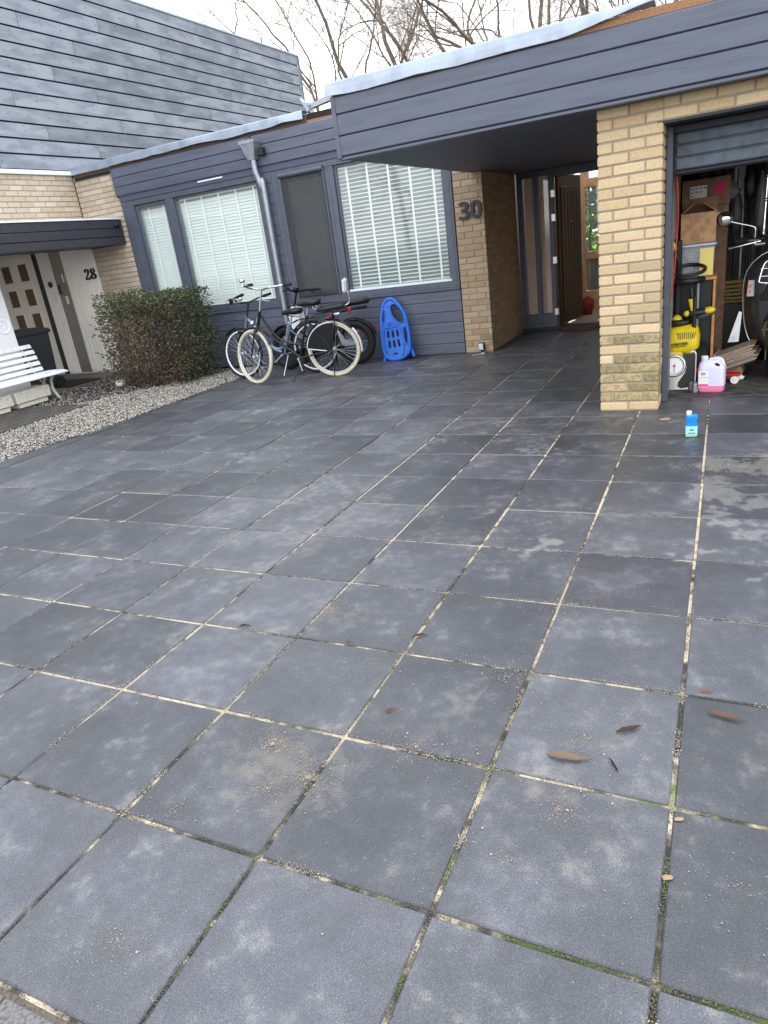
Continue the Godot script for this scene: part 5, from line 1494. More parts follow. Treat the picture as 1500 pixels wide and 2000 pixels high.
	put("tail_lamp", bx(Vector3(-0.345, 0.47, 0), Vector3(0.02, 0.045, 0.06), 0.006).mesh(), M.red_lens, t)

# ---------------------------------------------------------------- blue sled
func ell(cx: float, cy: float, rx: float, ry: float, n: int, tilt := 0.0, pw := 1.0) -> PackedVector2Array:
	var o := PackedVector2Array()
	for k in n:
		var a := PI2 * k / n
		var p := Vector2(signf(cos(a)) * pow(absf(cos(a)), pw) * rx, signf(sin(a)) * pow(absf(sin(a)), pw) * ry).rotated(tilt)
		o.append(p + Vector2(cx, cy))
	return o

func poly_tube(m: MB, p: PackedVector2Array, z: float, r: float, flat := 1.0) -> void:
	var pts := []
	for q in p: pts.append(Vector3(q.x, q.y, z))
	m.tube(pts, r, 8, true, true, flat)

func make_sled() -> void:
	var blue := mat("sled_blue", Color(0.05, 0.395, 0.80), 0.36, 0, noise_tex(0.02, 4, [[0.0, grey(0.88)], [1.0, grey(1.0)]], 128, 71), 2.0)
	var t := thing("plastic_sled", "bright blue plastic sled standing on end against the dark boards", "sled", Vector3(-3.955, 0.0, -7.58))
	t.transform = Transform3D(Basis(Vector3.UP, 0.10) * Basis(Vector3.RIGHT, -0.22) * Basis(Vector3.BACK, 0.085), Vector3(-3.94, 0.02, -7.60))
	# outline in metres, foot at the bottom
	var o2 := PackedVector2Array()
	var raw := [[-0.05, 0.0], [0.06, 0.005], [0.14, 0.04], [0.19, 0.10], [0.205, 0.22], [0.205, 0.36], [0.20, 0.48], [0.17, 0.60], [0.12, 0.70], [0.06, 0.775], [0.0, 0.81], [-0.055, 0.80], [-0.10, 0.755], [-0.135, 0.67], [-0.165, 0.55], [-0.18, 0.42], [-0.185, 0.28], [-0.18, 0.14], [-0.14, 0.04]]
	var sp := []
	for q in raw: sp.append(Vector3(q[0], q[1], 0))
	sp.append(sp[0])
	for p in spline(sp, 3): o2.append(Vector2(p.x, p.y))
	o2.remove_at(o2.size() - 1)
	var holes := [ell(0.078, 0.60, 0.074, 0.15, 18, 0.42, 0.9), ell(-0.122, 0.585, 0.027, 0.10, 14, -0.16, 0.9), ell(0.162, 0.30, 0.032, 0.125, 14, 0.02, 0.8)]
	for r in 2:
		for c in 3:
			holes.append(ell(-0.085 + c * 0.068 + r * 0.002, 0.345 - r * 0.135, 0.019, 0.052, 12, -0.03 + 0.06 * c, 0.6))
	holes.append(ell(-0.01, 0.075, 0.035, 0.011, 12, 0.03, 0.5))
	holes.append(ell(-0.045, 0.765, 0.011, 0.007, 10, 0.0, 0.8))
	var body := CSGPolygon3D.new()
	body.polygon = o2; body.mode = CSGPolygon3D.MODE_DEPTH; body.depth = 0.03
	body.material = blue
	body.name = "shell"
	for hp in holes:
		var c := CSGPolygon3D.new()
		c.polygon = hp; c.depth = 0.10; c.operation = CSGShape3D.OPERATION_SUBTRACTION
		c.position.z = 0.035
		c.material = blue
		body.add_child(c)
	t.add_child(body)
	var rim := MB.new()
	poly_tube(rim, o2, -0.012, 0.026)
	for k in 3: poly_tube(rim, holes[k], -0.004, 0.013)
	put("rim", rim.mesh(), blue, t)
	var seat := PackedVector2Array()
	for p in ell(-0.018, 0.235, 0.142, 0.235, 30, 0.0, 0.75): seat.append(p)
	var sr := MB.new()
	poly_tube(sr, seat, 0.002, 0.011)
	sr.tube(arc(Vector3(-0.03, 0.44, 0.004), Vector3.RIGHT, Vector3.UP, 0.06, 0.1, PI - 0.1, 10), 0.010, 8)
	sr.tube([Vector3(-0.10, 0.435, 0.004), Vector3(0.05, 0.435, 0.004)], 0.012, 8)
	put("seat_ridge", sr.mesh(), blue, t)
	var em := MB.new(); poly_tube(em, ell(-0.04, 0.715, 0.024, 0.02, 16), 0.002, 0.004)
	put("moulded_emblem", em.mesh(), blue, t)
	for q in [[-0.165, 0.0], [0.195, 0.0]]:
		put("runner", MB.new().tube(spline([Vector3(q[0] * 0.96, 0.30, -0.03), Vector3(q[0] * 1.05, 0.14, -0.045), Vector3(q[0] * 1.18, 0.03, -0.045), Vector3(q[0] * 1.2, -0.005, -0.04)], 5), [0.02, 0.021, 0.022, 0.023, 0.024, 0.024, 0.024, 0.024, 0.024, 0.024, 0.024, 0.024, 0.025, 0.025, 0.025, 0.025], 10).mesh(), blue, t)

# ---------------------------------------------------------------- things in the garage
func rrect(w: float, d: float, r: float, y: float, c := Vector2.ZERO, k := 4) -> Array:   # counter-clockwise seen from above
	var o := []
	var q := 0
	for s in [[1, 1], [1, -1], [-1, -1], [-1, 1]]:
		for e in k:
			var a := PI / 2 - q * PI / 2 - (PI / 2) * e / (k - 1)
			o.append(Vector3(c.x + s[0] * (w / 2 - r) + cos(a) * r, y, c.y + s[1] * (d / 2 - r) + sin(a) * r))
		q += 1
	return o

func make_garage_things() -> void:
	mat("washer_yellow", Color(0.93, 0.82, 0.10), 0.38, 0, noise_tex(0.02, 4, [[0.0, grey(0.85)], [1.0, grey(1.0)]], 128, 81), 3.0)
	mat("cardboard", Color(0.80, 0.62, 0.46), 0.9, 0, M.n_soft, 1.5)
	mat("cardboard_old", Color(0.60, 0.47, 0.38), 0.9, 0, M.n_soft, 1.5)
	mat("cardboard_grey", Color(0.63, 0.59, 0.54), 0.92, 0, M.n_fine, 2.0)
	mat("cardboard_pale", Color(0.74, 0.70, 0.65), 0.92, 0, M.n_fine, 2.0)
	mat("pine", Color(0.80, 0.57, 0.34), 0.6, 0, M.n_soft, 2.0)
	mat("pink_note", Color(0.85, 0.16, 0.38), 0.7)
	mat("yellow_paper", Color(0.93, 0.85, 0.50), 0.8)
	mat("dial_white", Color(0.93, 0.94, 0.94), 0.3)
	mat("tape", Color(0.60, 0.45, 0.32), 0.35)
	var tub := mat("clear_plastic", Color(0.85, 0.87, 0.90, 0.25), 0.2); tub.transparency = BaseMaterial3D.TRANSPARENCY_ALPHA
	var jugm := mat("milky_plastic", Color(0.90, 0.89, 0.98, 0.80), 0.35); jugm.transparency = BaseMaterial3D.TRANSPARENCY_ALPHA
	var tp := mat("thin_plastic", Color(0.95, 0.88, 0.95, 0.22), 0.3); tp.transparency = BaseMaterial3D.TRANSPARENCY_ALPHA
	mat("pink_liquid", Color(0.98, 0.30, 0.58), 0.2)
	mat("scooter_black", Color(0.045, 0.05, 0.06), 0.14).clearcoat_enabled = true
	mat("headlight_glass", Color(0.82, 0.85, 0.88), 0.08, 0.3)

	# cupboard with a pine top
	var c := thing("storage_cabinet", "black cabinet with pine edge carrying the clear plastic tub in the garage", "cabinet", Vector3(-0.16, 0.006, -5.86))
	put("carcass", bx(Vector3(-0.01, 0.43, 0), Vector3(0.29, 0.86, 0.44), 0.003), M.black_plastic, c)
	put("edge_strip", bx(Vector3(0.15, 0.43, 0.02), Vector3(0.022, 0.86, 0.47), 0.003), M.pine, c)
	put("top", bx(Vector3(-0.0, 0.875, 0.01), Vector3(0.33, 0.026, 0.48), 0.004), M.pine, c)
	# clear tub
	var t := thing("plastic_tub", "clear plastic storage tub with a yellow paper taped to its front", "tub", Vector3(-0.155, 0.897, -5.84))
	var rings := [rrect(0.25, 0.36, 0.03, 0.0), rrect(0.28, 0.39, 0.03, 0.245), rrect(0.265, 0.375, 0.025, 0.245), rrect(0.24, 0.345, 0.025, 0.008)]
	put("body", MB.new().loft(rings), M.clear_plastic, t)
	put("lid", MB.new().loft([rrect(0.315, 0.42, 0.03, 0.246), rrect(0.32, 0.425, 0.03, 0.262), rrect(0.30, 0.405, 0.03, 0.27)]), M.zinc, t)
	put("paper_sheet", bx(Vector3(0.075, 0.118, 0.200), Vector3(0.105, 0.22, 0.002), 0, Basis(Vector3.RIGHT, 0.06)), M.yellow_paper, t)
	for k in 6:
		put("printed_line", bx(Vector3(0.075, 0.20 - k * 0.022, 0.2055 - k * 0.0013), Vector3(0.08, 0.003, 0.0005), 0, Basis(Vector3.RIGHT, 0.06)), mat("faint_ink", Color(0.62, 0.52, 0.32), 0.8) if k == 0 else M.faint_ink, t)
	var cl := MB.new()
	var rr := RandomNumberGenerator.new(); rr.seed = 91
	for k in 16:
		cl.ball(Vector3(rr.randf_range(-0.09, 0.06), rr.randf_range(0.04, 0.20), rr.randf_range(-0.11, 0.12)), Vector3(0.045, 0.03, 0.045) * rr.randf_range(0.7, 1.2), 8, 6, Basis.from_euler(Vector3(rr.randf(), rr.randf(), rr.randf())))
	put("contents", cl, mat("grey_cloth", Color(0.78, 0.79, 0.82), 0.95, 0, noise_tex(0.03, 3, [[0.0, grey(0.3)], [0.45, grey(0.6)], [0.6, grey(1.0)], [1.0, grey(1.0)]], 256, 93), 5.0), t)
	# open box on the tub
	open_box("open light brown cardboard box with raised flaps on top of the clear tub", Vector3(-0.155, 1.168, -5.84), Vector3(0.27, 0.235, 0.28), M.cardboard)
	# stacked old boxes behind
	var b1 := thing("cardboard_box", "large taped cardboard box with white label sheets behind the open box", "box", Vector3(-0.12, 0.006, -6.45), 0, "cardboard boxes in the garage")
	put("carton", bx(Vector3(0, 0.72, 0), Vector3(0.38, 1.43, 0.5), 0.006), M.cardboard_old, b1)
	put("tape_strip", bx(Vector3(0.0, 1.36, 0.252), Vector3(0.38, 0.05, 0.001)), M.tape, b1)
	for q in [[0.09, 1.33, 0.06, 0.09], [0.15, 1.30, 0.045, 0.08]]:
		put("label_sheet", bx(Vector3(q[0], q[1], 0.2535), Vector3(q[2], q[3], 0.001)), M.paper, b1)
	var b2 := thing("cardboard_box", "brown box with printed white label and pink note, topmost of the garage stack", "box", Vector3(-0.125, 1.442, -6.43), 0.03, "cardboard boxes in the garage")
	put("carton", bx(Vector3(0, 0.115, 0), Vector3(0.39, 0.23, 0.5), 0.006), M.cardboard_old, b2)
	put("printed_label", bx(Vector3(-0.06, 0.125, 0.252), Vector3(0.135, 0.10, 0.001)), M.paper, b2)
	var pr := MB.new()
	for k in 7:
		pr.box(Vector3(-0.11 + (k % 3) * 0.035, 0.155 - (k / 3) * 0.03, 0.2530), Vector3(0.022, 0.006, 0.0006))
	pr.box(Vector3(-0.005, 0.155, 0.2530), Vector3(0.014, 0.014, 0.0006))
	put("label_print", pr, M.ink, b2)
	put("pink_note", MB.new().prism(PackedVector2Array([Vector2(0.055, 0.16), Vector2(0.15, 0.19), Vector2(0.155, 0.11), Vector2(0.085, 0.07)]), 0.2525, 0.254), M.pink_note, b2)
	var bg := thing("plastic_bag", "grey crumpled plastic bag hanging beside the topmost garage box", "bag", Vector3(0.075, 1.44, -6.30))
	lumpy(bg, "bag", Vector3(0, 0.10, 0), Vector3(0.07, 0.085, 0.06), 5, mat("bag_grey", Color(0.40, 0.42, 0.44), 0.35))
	var bk := thing("black_bundle", "heap of black bags lying on top of the garage boxes", "bag", Vector3(-0.14, 1.672, -6.42))
	lumpy(bk, "bag", Vector3(-0.03, 0.055, 0), Vector3(0.18, 0.07, 0.2), 8, M.black_plastic)
	lumpy(bk, "bag", Vector3(0.11, 0.035, 0.06), Vector3(0.06, 0.07, 0.10), 9, M.black_plastic)
	# pale panel and dark clutter at the back wall
	tag(part("wall_panel", bb(0.105, 0.19, 1.42, 1.95, -6.62, -6.60), M.paper, self), "pale rectangular panel high behind the garage boxes", "panel")
	var sk := thing("tool_rack", "rack of long dark poles standing behind the scooter", "rack", Vector3(0.24, 0.006, -6.72))
	for k in 5:
		put("pole", MB.new().tube([Vector3(-0.10 + k * 0.055, 0, 0.0), Vector3(-0.10 + k * 0.05, 1.80 + 0.03 * (k % 3), -0.10)], [0.016, 0.013], 8), [M.dark_steel, M.zinc, M.dark_steel, M.concrete, M.dark_steel][k], sk)
	put("rail", bx(Vector3(0.02, 1.5, -0.10), Vector3(0.4, 0.05, 0.03), 0.004), M.dark_steel, sk)
	var lk := thing("tall_locker", "tall beige grey locker behind the scooter mirror", "locker", Vector3(0.72, 0.006, -6.62))
	put("body", bx(Vector3(0, 0.95, 0), Vector3(0.56, 1.9, 0.4), 0.006), mat("locker_beige", Color(0.72, 0.69, 0.62), 0.6, 0, M.n_soft, 1.2), lk)
	put("door_edge", bx(Vector3(-0.24, 0.95, 0.203), Vector3(0.03, 1.86, 0.008), 0.002), mat("locker_green", Color(0.50, 0.52, 0.44), 0.6), lk)
	var cr := thing("storage_crate", "mustard yellow slatted crate on the shelf behind the scooter", "crate", Vector3(0.16, 0.58, -6.45))
	put("floor", bx(Vector3(0, 0.01, 0), Vector3(0.32, 0.02, 0.26)), mat("crate_mustard", Color(0.50, 0.42, 0.18), 0.6), cr)
	for k in 4:
		put("slat", bx(Vector3(0, 0.04 + k * 0.035, 0.125), Vector3(0.32, 0.024, 0.01), 0.002), M.crate_mustard, cr)
	put("rim", bx(Vector3(0, 0.185, 0.12), Vector3(0.34, 0.03, 0.03), 0.004), M.crate_mustard, cr)
	tag(part("dark_shelf", bb(0.0, 0.36, 0.006, 0.578, -6.62, -6.28, 0.004), M.black_plastic, self), "low dark shelf unit carrying the mustard crate", "shelf")
	for q in [[0.125, 1.16, -6.30, 0.055, 0.20, "dark rucksack hanging from the tool rack beside the boxes"], [0.235, 1.42, -6.50, 0.05, 0.17, "black jacket hanging highest on the tool rack"], [0.33, 1.18, -6.52, 0.05, 0.24, "long grey bag hanging on the tool rack behind the scooter mirror"]]:
		var hg := thing("hanging_bag", q[5], "bag", Vector3(q[0], q[1], q[2]), 0, "bags hanging in the garage")
		lumpy(hg, "bag", Vector3(0, q[4], 0), Vector3(q[3], q[4], 0.05), int(q[1] * 100), [M.dark_grey_plastic, M.black_plastic, M.bag_grey][int(q[0] * 10) - 1])
		put("strap", MB.new().tube([Vector3(0, q[4] * 1.7, 0), Vector3(0.01, q[4] * 2.0 + 0.16, -0.08)], 0.005, 5), M.black_rubber, hg)
	pressure_washer()
	bathroom_scale()
	jug()
	for k in 2:
		var q: Array = [[-0.119, -5.21, 0.030, 0.078, "small steel can standing between the scale and the pink jug"], [-0.150, -5.27, 0.024, 0.072, "steel can half hidden behind the other can near the scale"]][k]
		var cn := thing("steel_can", q[4], "can", Vector3(q[0], 0.006, q[1]), 0, "steel cans by the scale")
		put("body", MB.new().lathe([Vector2(0, 0), Vector2(q[2], 0), Vector2(q[2] * 1.03, 0.004), Vector2(q[2], 0.008), Vector2(q[2], q[3] - 0.006), Vector2(q[2] * 1.03, q[3] - 0.002), Vector2(q[2] * 0.95, q[3]), Vector2(q[2] * 0.9, q[3] - 0.004), Vector2(0, q[3] - 0.004)], 20), M.steel, cn)
		put("lid", MB.new().lathe([Vector2(0, q[3] - 0.003), Vector2(q[2] * 0.6, q[3] - 0.003), Vector2(q[2] * 0.6, q[3] + 0.006), Vector2(0, q[3] + 0.006)], 16), M.zinc, cn)
	paper_bundle()
	# red trolley behind the jug
	var rt := thing("red_trolley", "red toy trolley with a cream wheel behind the pink jug", "toy", Vector3(0.07, 0.006, -5.52))
	put("frame", bx(Vector3(0.04, 0.075, 0), Vector3(0.22, 0.02, 0.10), 0.006), M.red_plastic, rt)
	put("disc", MB.new().cyl(Vector3(-0.165, 0.17, 0.10), Vector3(-0.165, 0.17, 0.125), 0.06, 0.06, 20), M.red_plastic, rt)
	put("post", bx(Vector3(0.03, 0.13, -0.02), Vector3(0.02, 0.12, 0.02), 0.003), M.red_plastic, rt)
	for s in [-1, 1]:
		put("wheel", MB.new().cyl(Vector3(0.11, 0.033, 0.03 * s - 0.012), Vector3(0.11, 0.033, 0.03 * s + 0.012), 0.033, 0.033, 14), M.cream_block, rt)
	put("side_post", MB.new().tube([Vector3(-0.165, 0.0, 0.11), Vector3(-0.165, 0.17, 0.11)], 0.012, 8), M.red_plastic, rt)
	var ts := thing("crumpled_tissue", "crumpled white tissue on the garage floor beside the red trolley", "tissue", Vector3(0.19, 0.008, -5.62))
	lumpy(ts, "tissue", Vector3(0, 0.022, 0), Vector3(0.06, 0.03, 0.04), 13, M.paper)
	# red cord hanging from the door
	var sp := thing("red_strap", "thin red cord hanging from the garage door beside the jamb", "cord", Vector3(-0.295, 0.70, -5.12))
	put("cord", MB.new().tube(spline([Vector3(0.0, 0.985, 0.02), Vector3(0.012, 0.85, 0.02), Vector3(0.015, 0.70, 0.0), Vector3(0.008, 0.52, 0), Vector3(-0.002, 0.3, 0), Vector3(-0.02, 0.12, 0), Vector3(-0.035, 0.0, 0.0)], 6), 0.005, 6), mat("strap_red", Color(0.80, 0.22, 0.20), 0.6), sp)
	for y in [0.0, 0.55]:
		put("knot", MB.new().ball(Vector3(-0.035 if y < 0.1 else 0.009, y, 0), Vector3(0.010, 0.012, 0.010), 8, 6), M.strap_red, sp)
	scooter()
	drinks_bottle()

func open_box(label: String, at: Vector3, s: Vector3, m: Material) -> void:
	var t := thing("cardboard_box", label, "box", at, 0.02, "cardboard boxes in the garage")
	var th := 0.005
	put("front_panel", bx(Vector3(0, s.y / 2, s.z / 2), Vector3(s.x, s.y, th)), m, t)
	put("back_panel", bx(Vector3(0, s.y / 2, -s.z / 2), Vector3(s.x, s.y, th)), m, t)
	for q in [-1, 1]:
		put("side_panel", bx(Vector3(q * (s.x / 2 - th / 2), s.y / 2, 0), Vector3(th, s.y, s.z - th * 1.2)), m, t)
	put("bottom_panel", bx(Vector3(0, 0.004, 0), Vector3(s.x - 0.012, 0.005, s.z - 0.01)), m, t)
	put("flap", bx(Vector3(0.0, 0.06, 0), Vector3(th, 0.13, s.z)), m, t, Vector3(-s.x / 2, s.y, 0), Basis(Vector3.BACK, -0.9))
	put("flap", bx(Vector3(0.0, 0.06, 0), Vector3(th, 0.13, s.z)), m, t, Vector3(s.x / 2, s.y, 0), Basis(Vector3.BACK, 0.95))
	put("flap", bx(Vector3(0.0, 0.06, 0), Vector3(s.x, 0.13, th)), M.cardboard_old, t, Vector3(0, s.y, -s.z / 2), Basis(Vector3.RIGHT, 0.4))
	for y in [0.045, s.y - 0.04]:
		put("tape_strip", bx(Vector3(-0.01, y, s.z / 2 + 0.003), Vector3(0.045, 0.07, 0.001)), M.tape, t)

func lumpy(parent: Node3D, called: String, at: Vector3, r: Vector3, seed_: int, m: Material) -> void:
	var b := MB.new().ball(Vector3.ZERO, r, 16, 11)
	var f := FastNoiseLite.new(); f.seed = seed_; f.frequency = 1.0
	for k in b.v.size():
		var d := b.v[k] / r
		b.v[k] *= 1.0 + 0.45 * f.get_noise_3dv(d * 2.2) + 0.15 * f.get_noise_3dv(d * 6.0)
		b.v[k] += at
	b.n = PackedVector3Array()
	var st := SurfaceTool.new()
	st.begin(Mesh.PRIMITIVE_TRIANGLES)
	for k in b.v.size(): st.add_vertex(b.v[k])
	for k in b.ix: st.add_index(k)
	st.generate_normals()
	put(called, st.commit(), m, parent)

func pressure_washer() -> void:
	var t := thing("pressure_washer", "yellow and black pressure washer with hoop handle just inside the garage jamb", "pressure washer", Vector3(-0.235, 0.006, -5.50))
	var Y: Material = M.washer_yellow; var K: Material = M.black_plastic
	put("base", MB.new().loft([rrect(0.24, 0.24, 0.03, 0.02), rrect(0.25, 0.25, 0.04, 0.12), rrect(0.22, 0.22, 0.05, 0.33)]), K, t)
	put("lower_cover", MB.new().loft([rrect(0.20, 0.16, 0.02, 0.05, Vector2(0, 0.07)), rrect(0.21, 0.17, 0.02, 0.31, Vector2(0, 0.07))]), Y, t)
	var hood := put("hood", MB.new().loft([rrect(0.20, 0.24, 0.06, 0.315, Vector2(0, 0.03), 5), rrect(0.262, 0.27, 0.07, 0.345, Vector2(0, 0.03), 5), rrect(0.268, 0.275, 0.08, 0.43, Vector2(0, 0.03), 5), rrect(0.235, 0.24, 0.08, 0.50, Vector2(0, 0.02), 5), rrect(0.15, 0.16, 0.07, 0.535, Vector2(0, 0.0), 5)]), Y, t)
	for k in 9:
		put("vent_slot", bx(Vector3(0.0 + (k - 2) * 0.016, 0.455, 0.163), Vector3(0.0045, 0.055, 0.006), 0, Basis(Vector3.RIGHT, -0.28) * Basis(Vector3.BACK, -0.05 * (k - 4))), M.ink, hood)
	var tx := put("lettering", text_mesh("KÄRCHER", 0.021, 0.003), M.ink, hood, Vector3(-0.02, 0.388, 0.1725), Basis(Vector3.BACK, 0.08))
	put("underline", bx(Vector3(-0.025, 0.366, 0.1715), Vector3(0.12, 0.005, 0.002), 0, Basis(Vector3.BACK, 0.08)), M.ink, hood)
	tx.set_meta("label", "black brand lettering")
	put("collar", MB.new().tube(arc(Vector3(-0.04, 0.55, 0.0), Vector3.RIGHT, Vector3.BACK, 0.095, 0, PI2 * 0.95, 19), 0.028, 8, true, true), K, t)
	put("cap", MB.new().ball(Vector3(-0.05, 0.56, 0.04), Vector3(0.045, 0.055, 0.045), 12, 8), Y, t)
	for x in [-0.085, 0.10]:
		put("frame_post", MB.new().tube([Vector3(x, 0.10, -0.08), Vector3(x, 0.90, -0.07)], 0.014, 8), K if x < 0 else M.zinc, t)
	put("upright", bx(Vector3(-0.05, 0.78, -0.03), Vector3(0.042, 0.86, 0.035), 0.008), K, t)
	var hoop := MB.new()
	hoop.tube(arc(Vector3(0.02, 0.965, -0.02), Vector3.RIGHT, Vector3(0, 0.25, -0.95), 0.132, 0, PI2 * 0.96, 27), 0.015, 8, true)
	put("hoop_handle", hoop, K, t)
	put("hoop_band", MB.new().tube(arc(Vector3(0.02, 0.885, -0.02), Vector3.RIGHT, Vector3.FORWARD, 0.112, PI * 1.0, PI * 2.0, 18), 0.028, 8, false, true), K, t)
	put("trigger_gun", MB.new().tube(spline([Vector3(-0.095, 1.22, 0.02), Vector3(-0.085, 1.12, 0.03), Vector3(-0.055, 1.05, 0.02), Vector3(-0.05, 0.95, 0.0)], 5), 0.018, 8), K, t)
	put("gun_trim", MB.new().ball(Vector3(-0.09, 1.165, 0.035), Vector3(0.022, 0.042, 0.016), 10, 6, Basis(Vector3.BACK, 0.4)), Y, t)
	put("lance", MB.new().tube([Vector3(0.05, 0.83, 0.06), Vector3(0.065, 0.74, 0.075)], 0.015, 8).tube([Vector3(0.085, 0.76, 0.09), Vector3(0.085, 0.42, 0.09)], [0.014, 0.018], 8), K, t)
	put("lance_sleeve", MB.new().tube([Vector3(0.05, 0.74, 0.075), Vector3(0.075, 0.62, 0.08)], [0.021, 0.014], 8), Y, t)
	var br := put("wash_brush", MB.new().ball(Vector3(0.12, 0.625, 0.07), Vector3(0.12, 0.034, 0.04), 18, 8, Basis(Vector3.BACK, 0.10)), K, t)
	put("brush_tip", MB.new().ball(Vector3(0.195, 0.637, 0.074), Vector3(0.05, 0.030, 0.040), 12, 7, Basis(Vector3.BACK, 0.12)), Y, br)
	put("brush_tail", MB.new().ball(Vector3(0.025, 0.622, 0.074), Vector3(0.026, 0.027, 0.036), 10, 7), Y, br)
	put("bristles", MB.new().ball(Vector3(0.175, 0.608, 0.07), Vector3(0.085, 0.028, 0.034), 12, 6, Basis(Vector3.BACK, 0.3)), mat("bristle_grey", Color(0.55, 0.57, 0.60), 0.9, 0, M.n_grain, 6.0), br)
	var hs := MB.new()
	for k in 7:
		hs.tube(arc(Vector3(0.10 + k * 0.014, 0.22, -0.02), Vector3.BACK, Vector3.UP, 0.13, 0, PI2 * 0.96, 25), 0.0085, 7, true)
	put("hose_coil", hs, M.black_rubber, t)
	for s in [-1, 1]:
		put("wheel", MB.new().cyl(Vector3(s * 0.12 - 0.02, 0.075, -0.1), Vector3(s * 0.12 + 0.02, 0.075, -0.1), 0.075, 0.075, 16), M.black_rubber, t)

func bathroom_scale() -> void:
	var t := thing("bathroom_scale", "chrome and black bathroom scale with a round dial leaning against the pressure washer", "scale", Vector3(-0.235, 0.006, -5.315))
	t.rotation = Vector3(-0.16, 0.0, 0.0)
	var poly := PackedVector2Array()
	for s in [[1, 1], [-1, 1], [-1, -1], [1, -1]]:
		for e in 5:
			var a: float = atan2(s[1], s[0]) - PI / 4 + e * PI / 8
			poly.append(Vector2(s[0] * 0.085 + cos(a) * 0.03, 0.165 + s[1] * 0.132 + sin(a) * 0.03))
	put("platform", MB.new().prism(poly, -0.025, 0.012), M.brushed_steel, t)
	var mt := PackedVector2Array([Vector2(0.0, 0.318), Vector2(0.095, 0.313), Vector2(0.108, 0.29), Vector2(0.108, 0.06), Vector2(0.095, 0.025), Vector2(0.0, 0.012), Vector2(-0.025, 0.03), Vector2(-0.022, 0.065), Vector2(0.0, 0.10), Vector2(0.028, 0.14), Vector2(0.042, 0.19), Vector2(0.035, 0.24), Vector2(0.012, 0.28)])
	put("rubber_mat", MB.new().prism(mt, 0.012, 0.019), mat("mat_grey", Color(0.17, 0.175, 0.18), 0.7), t)
	var c := Vector3(-0.055, 0.205, 0.012)
	put("dial_ring", MB.new().tube(arc(c + Vector3(0, 0, 0.01), Vector3.RIGHT, Vector3.UP, 0.082, 0, PI2 * 0.97, 31), 0.013, 8, true), M.steel, t)
	var di := put("dial", MB.new().cyl(c, c + Vector3(0, 0, 0.012), 0.076, 0.076, 28), M.dial_white, t)
	var tk := MB.new()
	for k in 24:
		var a := PI2 * k / 24
		tk.box(c + Vector3(cos(a) * 0.062, sin(a) * 0.062, 0.0135), Vector3(0.010 if k % 3 == 0 else 0.005, 0.0016, 0.001), Basis(Vector3.BACK, a))
	tag(put("tick_marks", tk, M.ink, di), "", "", "", "stuff")
	put("needle", bx(c + Vector3(0, -0.02, 0.015), Vector3(0.004, 0.075, 0.001)), M.red_plastic, di)
	put("needle_hub", MB.new().cyl(c + Vector3(0, 0, 0.012), c + Vector3(0, 0, 0.018), 0.010, 0.010, 12), M.red_plastic, di)
	put("side_rim", bx(Vector3(0.113, 0.165, -0.006), Vector3(0.006, 0.26, 0.03), 0.002), M.chrome, t)

func jug() -> void:
	var t := thing("plastic_jug", "milky plastic jug with pink liquid at the bottom on the garage threshold", "jug", Vector3(0.005, 0.006, -5.235), -0.10)
	var w := 0.205; var d := 0.135
	var liq := MB.new().loft([rrect(w - 0.03, d - 0.03, 0.03, 0.004), rrect(w - 0.010, d - 0.010, 0.034, 0.018), rrect(w - 0.008, d - 0.008, 0.034, 0.056), rrect(w - 0.010, d - 0.010, 0.034, 0.058)])
	put("liquid", liq, M.pink_liquid, t)
	put("wet_shell", MB.new().loft([rrect(w - 0.03, d - 0.03, 0.03, 0.0), rrect(w, d, 0.036, 0.016), rrect(w, d, 0.036, 0.058)], false), M.thin_plastic, t)
	var sh := MB.new().loft([rrect(w, d, 0.036, 0.058), rrect(w, d, 0.036, 0.19), rrect(w - 0.006, d - 0.006, 0.036, 0.21), rrect(w * 0.86, d * 0.9, 0.04, 0.235, Vector2(-0.008, 0)), rrect(w * 0.74, d * 0.62, 0.03, 0.258, Vector2(-0.006, 0)), rrect(w * 0.70, d * 0.5, 0.025, 0.268, Vector2(-0.006, 0))])
	put("shell", sh, M.milky_plastic, t)
	put("handle", MB.new().tube(spline([Vector3(-0.02, 0.262, 0), Vector3(0.03, 0.272, 0), Vector3(0.066, 0.262, 0), Vector3(0.082, 0.225, 0), Vector3(0.088, 0.195, 0)], 5), 0.016, 10), M.milky_plastic, t)
	put("handle_opening", MB.new().ball(Vector3(0.045, 0.232, 0.058), Vector3(0.022, 0.012, 0.012), 10, 6, Basis(Vector3.BACK, -0.5)), M.ink, t)
	put("cap", MB.new().lathe([Vector2(0, 0.262), Vector2(0.026, 0.262), Vector2(0.027, 0.29), Vector2(0.024, 0.296), Vector2(0, 0.296)], 18, Transform3D(Basis(), Vector3(-0.058, 0, 0))), M.white_paint, t)
	var lb := put("label_sheet", bx(Vector3(-0.055, 0.115, d / 2 + 0.001), Vector3(0.075, 0.135, 0.001)), M.paper, t)
	put("label_band", bx(Vector3(-0.055, 0.064, d / 2 + 0.002), Vector3(0.075, 0.024, 0.001)), mat("label_pink", Color(0.90, 0.35, 0.58), 0.6), lb)
	for k in 3:
		put("label_print", bx(Vector3(-0.058 + 0.006 * (k == 2 as int), 0.165 - k * 0.012 - (0.012 if k == 2 else 0.0), d / 2 + 0.002), Vector3([0.034, 0.034, 0.055][k], [0.006, 0.005, 0.002][k], 0.001)), M.ink, lb)

